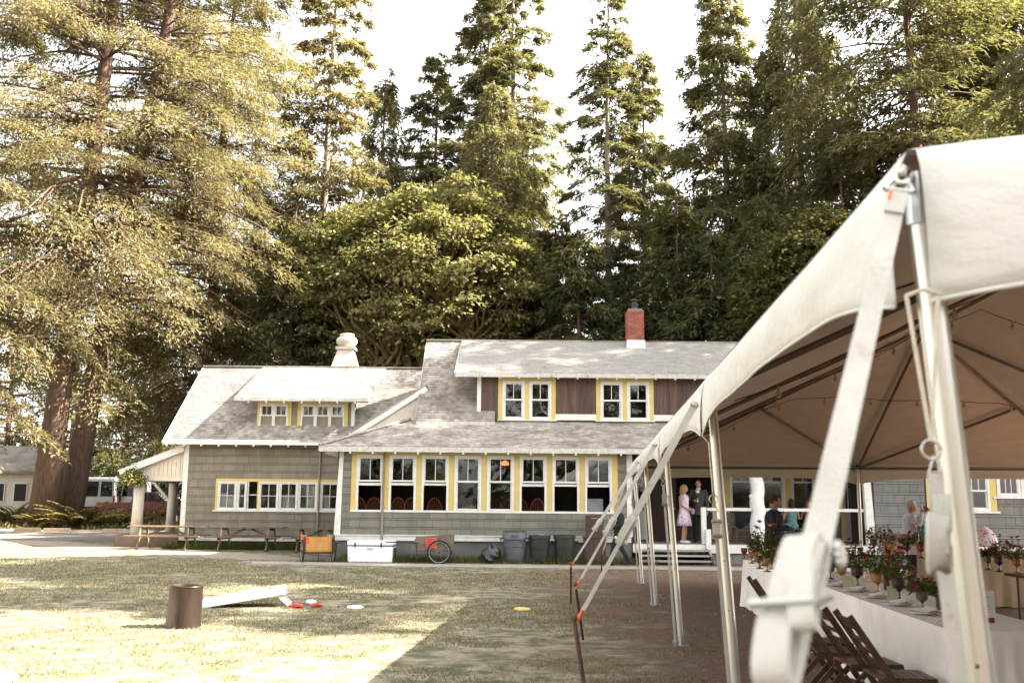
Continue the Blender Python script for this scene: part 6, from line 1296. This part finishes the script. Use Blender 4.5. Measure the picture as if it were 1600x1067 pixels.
# stroller
p = tw(8.6, 17.6, 0); st_ = thing('stroller', 'baby stroller with white canopy printed with red flowers', 'stroller', (X_(1532, 20.5, 860), 20.5, 0), .5)
def floralmat(name, base, spot, scale, th=.42, spot2=None):
    m = bpy.data.materials.new(name); m.use_nodes = True; nt = m.node_tree; b = nt.nodes['Principled BSDF']; b.inputs['Roughness'].default_value = .85; b.inputs['Specular IOR Level'].default_value = .2
    tc = node(nt, 'ShaderNodeTexCoord'); v = node(nt, 'ShaderNodeTexVoronoi'); v.inputs['Scale'].default_value = scale; nt.links.new(tc.outputs['Object'], v.inputs['Vector'])
    f = ramp(nt, v.outputs['Distance'], [(th - .08, (1, 1, 1)), (th, (0, 0, 0))]).outputs[0]; sp = lin(*spot)
    if spot2: sp = mixc(nt, node(nt, 'ShaderNodeSeparateColor').outputs[0], lin(*spot), lin(*spot2)); nt.links.new(v.outputs['Color'], [n for n in nt.nodes if n.bl_idname == 'ShaderNodeSeparateColor'][-1].inputs[0])
    nt.links.new(mixc(nt, f, lin(*base), sp), b.inputs['Base Color']); return m
can = [[(.27 * math.sin(ph), -.36 * math.cos(a) * math.cos(ph) * 1.0 + .0, .92 + .38 * math.sin(a) * math.cos(ph)) for ph in np.linspace(-1.45, 1.45, 15)] for a in np.linspace(-.15, 2.35, 14)]
MB().loft(can, False, False).build('canopy', floralmat('flower_print_canopy', (.70, .68, .70), (.60, .05, .09), 17, .36), st_, world=False, smooth='all', fix=False).modifiers.new('t', 'SOLIDIFY').thickness = .008
MB().loft([[(x, y, z) for x in (-.2, -.1, .1, .2)] for y, z in ((.3, .95), (.22, .55), (.0, .48), (-.3, .5), (-.42, .62))], False, False).build('seat', M('navy_stroller_fabric', (.03, .035, .06)), st_, world=False, smooth='all', fix=False)
for s in (-1, 1):
    MB().tube([(s * .26, .5, 1.05), (s * .26, .15, .75), (s * .25, -.45, .2)], .016, 8).build('frame', DARKMET, st_, world=False); MB().tube([(s * .26, -.05, .55), (s * .27, .42, .15)], .016, 8).build('frame', DARKMET, st_, world=False)
    for y, r_ in ((-.48, .10), (.45, .14)):
        w_ = MB().tube([(s * .27, y + r_ * math.cos(t), r_ + r_ * math.sin(t) * .95) for t in np.linspace(0, 6.283, 19)], .022, 6).build('wheel', TYRE, st_, world=False)
MB().tube([(-.26, .5, 1.05), (.26, .5, 1.05)], .02, 8).build('handle', DARKMET, st_, world=False); MB().bx(-.2, .2, -.15, .3, .2, .36).build('basket', M('stroller_basket', (.03, .03, .04)), st_, world=False)
# ================================================================== people
def blob(parts, vox=.014, it=4, name='m'):
    m = MB()
    for p in parts:
        if p[0] == 'e': m.ell(p[1], p[2], 14, 10, p[3] if len(p) > 3 else None)
        else:
            pts = [Vector(q) for q in p[1]]; rs = p[2]; m.tube(pts, rs, 14, True, p[3] if len(p) > 3 else 1.)
            for q, r_ in zip(pts, rs):
                if len(p) < 4: m.ell(q, (r_, r_, r_), 12, 8)
    me = bpy.data.meshes.new(name); me.from_pydata(m.v, [], m.f); o = bpy.data.objects.new(name, me); COL.objects.link(o)
    md = o.modifiers.new('r', 'REMESH'); md.mode = 'VOXEL'; md.voxel_size = vox; md.use_smooth_shade = True
    sm = o.modifiers.new('s', 'SMOOTH'); sm.iterations = it; sm.factor = .5
    dg = bpy.context.evaluated_depsgraph_get(); me2 = bpy.data.meshes.new_from_object(o.evaluated_get(dg)); bpy.data.objects.remove(o); me2.name = name
    me2.polygons.foreach_set('use_smooth', [True] * len(me2.polygons)); return me2
def bparts(root, name, parts, mat, vox=.014, it=4):
    me = blob(parts, vox, it, name); me.materials.clear(); me.materials.append(mat); o = bpy.data.objects.new(name, me); COL.objects.link(o); o.parent = root; return o
SKIN = M('skin', (.42, .22, .15), (.36, .18, .12), 12, .55)
def person(label, loc, rz, H=1.75, arms=None, legs=None, seat=None, outfit=None, hair=None, head=(0, 0), bow=0., grp='guests at the lodge'):
    """faces -y; arms: {side: (elbow, wrist)} relative to a 1.75 m figure standing on z = 0"""
    root = thing('person', label, 'person', loc, rz, grp); root.scale = (H / 1.75,) * 3; V3 = Vector
    dz = (seat - .93) if seat is not None else 0.; hip = .93 + dz
    sh = {s: V3((s * .18, bow * .9, 1.42 + dz)) for s in (-1, 1)}
    arms = arms or {}; A = {}
    for s in (-1, 1):
        e, w_ = arms.get(s, ((s * .25, .03, 1.13), (s * .25, -.03, .88))); A[s] = (sh[s], V3(e) + V3((0, 0, dz)), V3(w_) + V3((0, 0, dz)))
    LG = {}
    for s in (-1, 1):
        k, a = (legs or {}).get(s, ((s * .10, -.01, .50), (s * .11, .03, .09)))
        LG[s] = (V3((s * .095, 0, hip - .02)), V3(k), V3(a))
    neck = V3((0, bow, 1.50 + dz)); hd = V3((head[0] * .03, bow * 1.1 - .025 + head[1] * .02, 1.645 + dz))
    body = [('e', hd, (.078, .098, .118)), ('e', hd + V3((0, -.035, -.06)), (.055, .06, .06)), ('e', hd + V3((0, -.1, -.02)), (.013, .02, .02)), ('t', [neck + V3((0, .01, -.06)), hd + V3((0, .015, -.06))], [.056, .052]),
            ('t', [V3((0, 0, hip)), V3((0, bow * .3, hip + .2)), V3((0, bow * .7, 1.33 + dz))], [.14, .125, .15]), ('e', V3((0, bow * .8, 1.36 + dz)), (.18, .10, .10)), ('e', V3((0, .01, hip)), (.165, .12, .12))]
    for s in (-1, 1):
        body.append(('e', hd + V3((s * .079, .012, -.005)), (.012, .02, .028)))
        a, e, w_ = A[s]; body.append(('t', [a, e, w_], [.055, .043, .028])); d = (w_ - e).normalized(); up = V3((0, 0, 1)) if abs(d.z) < .9 else V3((0, -1, 0)); sd_ = d.cross(up).normalized(); hc = w_ + d * .05
        body.append(('e', hc, (.036, .036, .036)))
        for k in range(4): f0 = hc + sd_ * (.026 - .017 * k); body.append(('t', [f0, f0 + d * .045 - up * .012, f0 + d * (.075 - .008 * abs(k - 1)) - up * .035], [.010, .0095, .008]))
        body.append(('t', [w_ + d * .02 + sd_ * .02, w_ + d * .05 + sd_ * .05, w_ + d * .08 + sd_ * .05], [.012, .011, .009]))
        h, k, a = LG[s]; body.append(('t', [h, k, a], [.085, .058, .04])); body.append(('t', [a + V3((0, .03, -.04)), a + V3((0, -.12, -.055))], [.036, .03]))
    sk = (outfit or {}).get('skin', SKIN); bparts(root, 'body', body, sk, .0125, 3)
    for s in (-1, 1): MB().ell(hd + V3((s * .032, -.089, .012)), (.011, .006, .007), 8, 5).build('eye', DARKMET, root, world=False, smooth='all')
    MB().ell(hd + V3((0, -.088, -.062)), (.022, .006, .006), 8, 5).build('mouth', M('lips_' + label[:6], (.30, .10, .09)) if 'lips' not in MATS else MATS['lips'], root, world=False, smooth='all')
    o = outfit or {}; T = lambda ex: [('t', [V3((0, .0, hip - .02)), V3((0, bow * .3, hip + .2)), V3((0, bow * .7, 1.33 + dz))], [.145 + ex, .135 + ex, .155 + ex]), ('e', V3((0, bow * .8, 1.36 + dz)), (.195 + ex, .115 + ex, .105)), ('e', V3((0, .01, hip)), (.175 + ex, .135 + ex, .13))]
    sleeve = lambda ex, f: [('t', [A[s][0], A[s][1], A[s][1] + (A[s][2] - A[s][1]) * f], [.068 + ex, .055 + ex, .042 + ex]) for s in (-1, 1)]
    legp = lambda ex: [('t', [LG[s][0], LG[s][1], LG[s][2] + V3((0, 0, -.02))], [.10 + ex, .072 + ex, .062 + ex]) for s in (-1, 1)]
    if 'trousers' in o: bparts(root, 'trousers', legp(0) + [('e', V3((0, .01, hip)), (.178, .135, .12))], o['trousers'], .016)
    if 'jacket' in o:
        j = T(.022) + sleeve(.008, .94) + [('t', [V3((0, .0, hip + .1)), V3((0, .01, hip - .16))], [.175, .195], .8)]; bparts(root, 'jacket', j, o['jacket'], .016)
        if 'shirt' in o:
            MB().loft([[(x, -.158 - .008 + bow * (z - .9) * 1.2 + abs(x) * .4, z + dz) for x in (-w_, 0, w_)] for w_, z in ((.012, 1.12), (.045, 1.32), (.06, 1.47))], False, False).build('shirt_front', o['shirt'], root, world=False, fix=False)
            MB().lathe([(.062, 1.465 + dz), (.068, 1.50 + dz), (.060, 1.535 + dz)], 16, (0, bow, 0)).build('collar', o['shirt'], root, world=False, smooth='all')
    if 'top' in o: bparts(root, 'top', T(.008) + sleeve(.0, o.get('sl', .25)) , o['top'], .016)
    if 'dress' in o:
        if seat is None:
            prof = [(1.40, .165, .11), (1.28, .158, .125), (1.12, .135, .11), (1.0, .155, .13), (.85, .20, .165), (.68, .235, .195), (o.get('hem', .52), .255, .215)]
            rings = [[(w_ * math.cos(t) * (1 + (.05 * math.sin(9 * t + z * 4) if z < .95 else 0)), d_ * math.sin(t) * (1 + (.05 * math.sin(9 * t + 1 + z * 4) if z < .95 else 0)), z) for t in np.linspace(0, 6.2832, 40, endpoint=False)] for z, w_, d_ in prof]
            MB().loft(rings, False).build('dress', o['dress'], root, world=False, smooth='all', fix=False).modifiers.new('t', 'SOLIDIFY').thickness = .006
            bparts(root, 'bodice', T(.006)[:2] , o['dress'], .016)
        else:
            j = T(.012)
            for s in (-1, 1): j.append(('t', [LG[s][0], LG[s][1], LG[s][1] + V3((0, .02, -.12))], [.12, .10, .10]))
            j.append(('t', [V3((0, 0, hip)), (LG[-1][1] + LG[1][1]) / 2, (LG[-1][1] + LG[1][1]) / 2 + V3((0, .04, -.16))], [.15, .13, .13])); bparts(root, 'dress', j, o['dress'], .016)
    for s in (-1, 1):
        a = LG[s][2]; bparts(root, 'shoe', [('t', [a + V3((0, .04, -.045)), a + V3((0, -.05, -.052)), a + V3((0, -.16, -.062))], [.044, .042, .034])], o.get('shoes', DARKMET), .012)
    kind, hc = hair or ('short', DARKMET)
    hp = [('e', hd + V3((0, .018, .025)), (.088, .102, .108))]
    if kind == 'long': hp += [('t', [hd + V3((0, .06, .02)), hd + V3((0, .075, -.12)), hd + V3((0, .06, -.25))], [.085, .09, .06])] + [('t', [hd + V3((s * .065, .0, .03)), hd + V3((s * .085, .02, -.1)), hd + V3((s * .075, .02, -.2))], [.035, .035, .02]) for s in (-1, 1)]
    if kind == 'curly': hp += [('e', hd + V3((.085 * math.cos(t) * (1 if t % 1 else 1), .05 + .05 * math.sin(t), -.06 + .07 * math.sin(t * 2.3))), (.05, .05, .06)) for t in np.linspace(0, 6.28, 12)] + [('e', hd + V3((s * .09, .03, -.14)), (.045, .05, .06)) for s in (-1, 1)] + [('e', hd + V3((0, .09, -.13)), (.08, .05, .08))]
    me = blob(hp, .013, 3, 'hair'); bm = bmesh.new(); bm.from_mesh(me)
    cut = [f for f in bm.faces if (f.calc_center_median() - hd).y < -.052 and (f.calc_center_median() - hd).z < .06 and abs((f.calc_center_median() - hd).x) < .07] + ([f for f in bm.faces if (f.calc_center_median() - hd).z < -.035 + .4 * 0 and kind in ('short',)] )
    bmesh.ops.delete(bm, geom=list(set(cut)), context='FACES'); bm.to_mesh(me); bm.free(); me.materials.clear(); me.materials.append(hc); ho = bpy.data.objects.new('hair', me); COL.objects.link(ho); ho.parent = root
    return root, hd
def cm(n, c, **k): return M(n, c, tuple(q * .75 for q in c), 8, .85, bump=.15, bscale=120, **k)
BLK, NAVY, CHAR, WJKT = cm('black_cloth', (.012, .012, .013)), cm('navy_suiting', (.016, .020, .036)), cm('charcoal_suiting', (.055, .050, .046)), cm('pale_seersucker', (.58, .56, .60)); SHW, SHB = cm('white_shirt', (.70, .70, .70)), cm('blue_shirt', (.22, .34, .58))
HBR, HDK, HBL, HGR = cm('brown_hair', (.085, .045, .025)), cm('dark_hair', (.025, .017, .014)), cm('blonde_hair', (.30, .19, .10)), cm('grey_hair', (.50, .48, .46))
R_ = rad
# waiter walking along the path
g = on(968, 884); person('waiter in black walking along the path with hands in front', g, R_(-80), 1.70, {-1: ((-.24, -.03, 1.14), (-.14, -.26, 1.05)), 1: ((.24, -.03, 1.14), (.12, -.27, 1.03))}, {-1: ((-.09, -.16, .52), (-.10, -.20, .10)), 1: ((.09, .03, .50), (.10, .27, .14))}, None, dict(top=BLK, sl=.95, trousers=BLK, shoes=BLK), ('short', HDK))
LILAC = floralmat('lilac_flower_print', (.58, .48, .56), (.24, .13, .26), 14, .34)
pr, hd = person('woman in lilac flowered dress and white sandals on the porch steps edge', (X_(1069, 30.1, 800), 30.1, FL), R_(65), 1.70, {-1: ((-.23, .02, 1.14), (-.12, -.16, 1.02)), 1: ((.23, .0, 1.13), (.08, -.2, 1.02))}, None, None, dict(dress=LILAC, shoes=SHW), ('long', HBL))
cl_ = MB().bx(-.02, .02, -.09, .09, -.07, .07).build('clutch_bag', cm('lilac_clutch', (.42, .32, .48)), None, world=False, bevel=.012); cl_.location = (pr.location.x + .24, 30.0, FL + .93); cl_.rotation_euler = (.3, .2, .3); tag(cl_, 'lilac clutch bag held by the woman in the flowered dress', 'bag')
person('man in charcoal suit and white shirt on the porch', (X_(1092, 30.6, 800), 30.6, FL), R_(-20), 1.86, {-1: ((-.27, .02, 1.15), (-.10, -.18, 1.17)), 1: ((.25, .03, 1.13), (.24, -.03, .88))}, None, None, dict(jacket=CHAR, shirt=SHW, trousers=BLK, shoes=BLK), ('short', HDK))
pr, hd = person('man in navy suit and glasses looking at his phone behind the flowers', (X_(1207, 19.7, 800), 19.7, 0), R_(75), 1.84, {-1: ((-.25, -.02, 1.15), (-.1, -.27, 1.17)), 1: ((.24, .02, 1.12), (.22, -.14, .9))}, None, None, dict(jacket=NAVY, shirt=SHB, trousers=NAVY, shoes=BLK), ('short', HBR), bow=-.03)
GL_ = MB()
for s in (-1, 1): GL_.tube([hd + Vector((s * .033 + .022 * math.cos(t), -.107, .01 + .018 * math.sin(t))) for t in np.linspace(0, 6.283, 13)], .003, 5)
for s in (-1, 1): GL_.tube([hd + Vector((s * .055, -.105, .014)), hd + Vector((s * .084, .0, .012))], .003, 5)
gl_ = GL_.build('glasses', DARKMET, None, world=False); gl_.location = pr.location; gl_.rotation_euler = pr.rotation_euler; gl_.scale = pr.scale; tag(gl_, 'dark glasses worn by the man in navy', 'glasses')
q = Matrix.Rotation(R_(75), 3, 'Z') @ (Vector((-.08, -.34, 1.19)) * 1.05); ph_ = MB().bx(-.035, .035, -.005, .005, -.07, .07).build('phone', DARKMET, None, world=False, bevel=.003); ph_.location = pr.location + q; ph_.rotation_euler = (.6, 0, R_(75)); tag(ph_, 'phone in the hand of the man in navy', 'phone')
q = Matrix.Rotation(R_(75), 3, 'Z') @ (Vector((.22, -.18, .74)) * 1.05); bg_ = MB().loft([[(sx * .05, sy * .1, z) for sx, sy in ((-1, -1), (1, -1), (1, 1), (-1, 1))] for z in (-.13, .11)]).build('paper_bag', floralmat('blue_white_bag', (.62, .62, .70), (.10, .10, .50), 9, .4), None, world=False); bg_.location = pr.location + q; tag(bg_, 'small blue and white bag hanging from the navy man\'s hand', 'bag')
pr, hd = person('white-haired man in pale jacket drinking in front of grey shingles', (X_(1421, 21.2, 800), 21.2, 0), R_(80), 1.78, {-1: ((-.24, -.12, 1.20), (-.06, -.23, 1.50)), 1: ((.25, .0, 1.13), (.2, -.1, .9))}, None, None, dict(jacket=WJKT, trousers=BLK, shoes=BLK), ('short', HGR), bow=-.02)
q = Matrix.Rotation(R_(80), 3, 'Z') @ (Vector((-.02, -.24, 1.58))); gs_ = MB().lathe([(.001, 0), (.028, 0), (.034, .1), (.03, .098), (.025, .01), (.001, .008)], 14).build('drinking_glass', CERAM, None, world=False, smooth=True); gs_.location = pr.location + q; tag(gs_, 'glass raised by the white-haired man', 'glass')
TEAL = floralmat('teal_print', (.05, .34, .40), (.30, .46, .42), 22, .3); TEAL2 = floralmat('teal_leaf_print', (.10, .22, .23), (.26, .36, .36), 26, .36)
person('woman with curly brown hair in turquoise dress beside the white-haired man', (X_(1445, 21.5, 800), 21.5, 0), R_(-60), 1.66, {-1: ((-.23, .0, 1.15), (-.08, -.2, 1.05)), 1: ((.23, .0, 1.15), (.08, -.21, 1.03))}, None, None, dict(dress=TEAL, shoes=SHW), ('curly', HBR))
sit = {-1: ((-.12, -.44, .50), (-.12, -.42, .10)), 1: ((.12, -.44, .50), (.12, -.42, .10))}
person('seated woman in leaf-print teal dress with her back to the lawn', (X_(1237, 30.7, 800), 30.7, FL), R_(190), 1.68, {-1: ((-.25, -.05, 1.15), (-.18, -.28, 1.05)), 1: ((.25, -.05, 1.15), (.18, -.28, 1.05))}, sit, .55, dict(dress=TEAL2, shoes=SHW), ('long', HDK))
person('seated blonde woman in black dress facing the lawn', (X_(1264, 31.5, 800), 31.5, FL), R_(-25), 1.66, {-1: ((-.24, -.1, 1.18), (-.15, -.22, 1.36)), 1: ((.24, -.05, 1.14), (.16, -.28, 1.05))}, sit, .52, dict(dress=BLK, shoes=BLK), ('long', HBL))
person('seated dark-haired woman in red behind the navy suit', (X_(1203, 31.4, 800), 31.4, FL), R_(30), 1.66, None, sit, .54, dict(dress=cm('red_dress', (.36, .02, .02)), shoes=BLK), ('long', HDK))
person('dark-haired seated woman between the teal dress and the blonde', (X_(1251, 31.8, 800), 31.8, FL), R_(160), 1.64, None, sit, .5, dict(dress=BLK, shoes=BLK), ('long', HDK))
# porch seats: a slatted bench and stools, the draped coat, a basket
BEN = M('porch_bench_wood', (.13, .075, .045), (.09, .05, .032), 4, .6, stretch=(.6, 3, 3))
def bench(px, Y_, w_, lab, back=True):
    o = thing('porch_bench', lab, 'bench', (X_(px, Y_, 800), Y_, FL), 0, 'benches on the porch')
    for k in range(4): MB().bx(-w_, w_, -.2 + k * .105, -.105 + k * .105, .42, .445).build('seat_plank', BEN, o, world=False)
    for sx in (-1, 1):
        for y in (-.17, .18): MB().bx(sx * (w_ - .06) - .03, sx * (w_ - .06) + .03, y - .03, y + .03, 0, .42).build('leg', BEN, o, world=False)
    if back:
        MB().bx(-w_, w_, -.24, -.215, .5, .92).build('back_panel', BEN, o, world=False)
    return o
bench(1163, 30.6, .36, 'wooden bench with a black coat over its back'); bench(1236, 30.75, .3, 'stool under the woman in leaf-print dress', False); bench(1262, 31.6, .3, 'stool under the blonde woman', False); bench(1203, 31.5, .3, 'stool under the woman in red', False)
rings = []
for i, (y, z) in enumerate(((-.29, .55), (-.285, .75), (-.27, .93), (-.22, .985), (-.17, .94), (-.17, .7))): rings.append([(x, y + .02 * math.sin(9 * x + i), z + (.05 * math.sin(5 * x + 1) if 0 < i < 4 else .12 * math.sin(8 * x))) for x in np.linspace(-.34, .36, 22)])
o_ = MB().loft(rings, False, False).build('draped_coat', BLK, None, world=False, smooth='all', fix=False); o_.location = (X_(1163, 30.6, 800), 30.6, FL); o_.modifiers.new('t', 'SOLIDIFY').thickness = .02; tag(o_, 'black coat draped over the porch bench', 'coat')
o_ = MB().lathe([(.001, 0), (.035, 0), (.037, .02), (.037, .18), (.014, .24), (.014, .30), (.001, .30)], 14).build('bottle', glassy('dark_bottle', (.02, .025, .02)), None, world=False, smooth=True); o_.location = (X_(1175, 29.95, 830), 29.95, FL); tag(o_, 'dark bottle standing at the foot of the white log post', 'bottle')
o_ = MB().loft([[(x, y * .09 + .01 * math.sin(x * 30), .0 + .03 * math.sin(x * 9 + y) + .04 * (1 - abs(y))) for y in (-1, -.3, .3, 1)] for x in np.linspace(-.2, .2, 12)], False, False).build('folded_shawl', cm('denim_shawl', (.10, .13, .20)), None, world=False, smooth='all', fix=False); o_.location = (npx, YF + .05, rz + .06); o_.modifiers.new('t', 'SOLIDIFY').thickness = .02; tag(o_, 'folded blue cloth lying on the newel post of the steps', 'cloth')
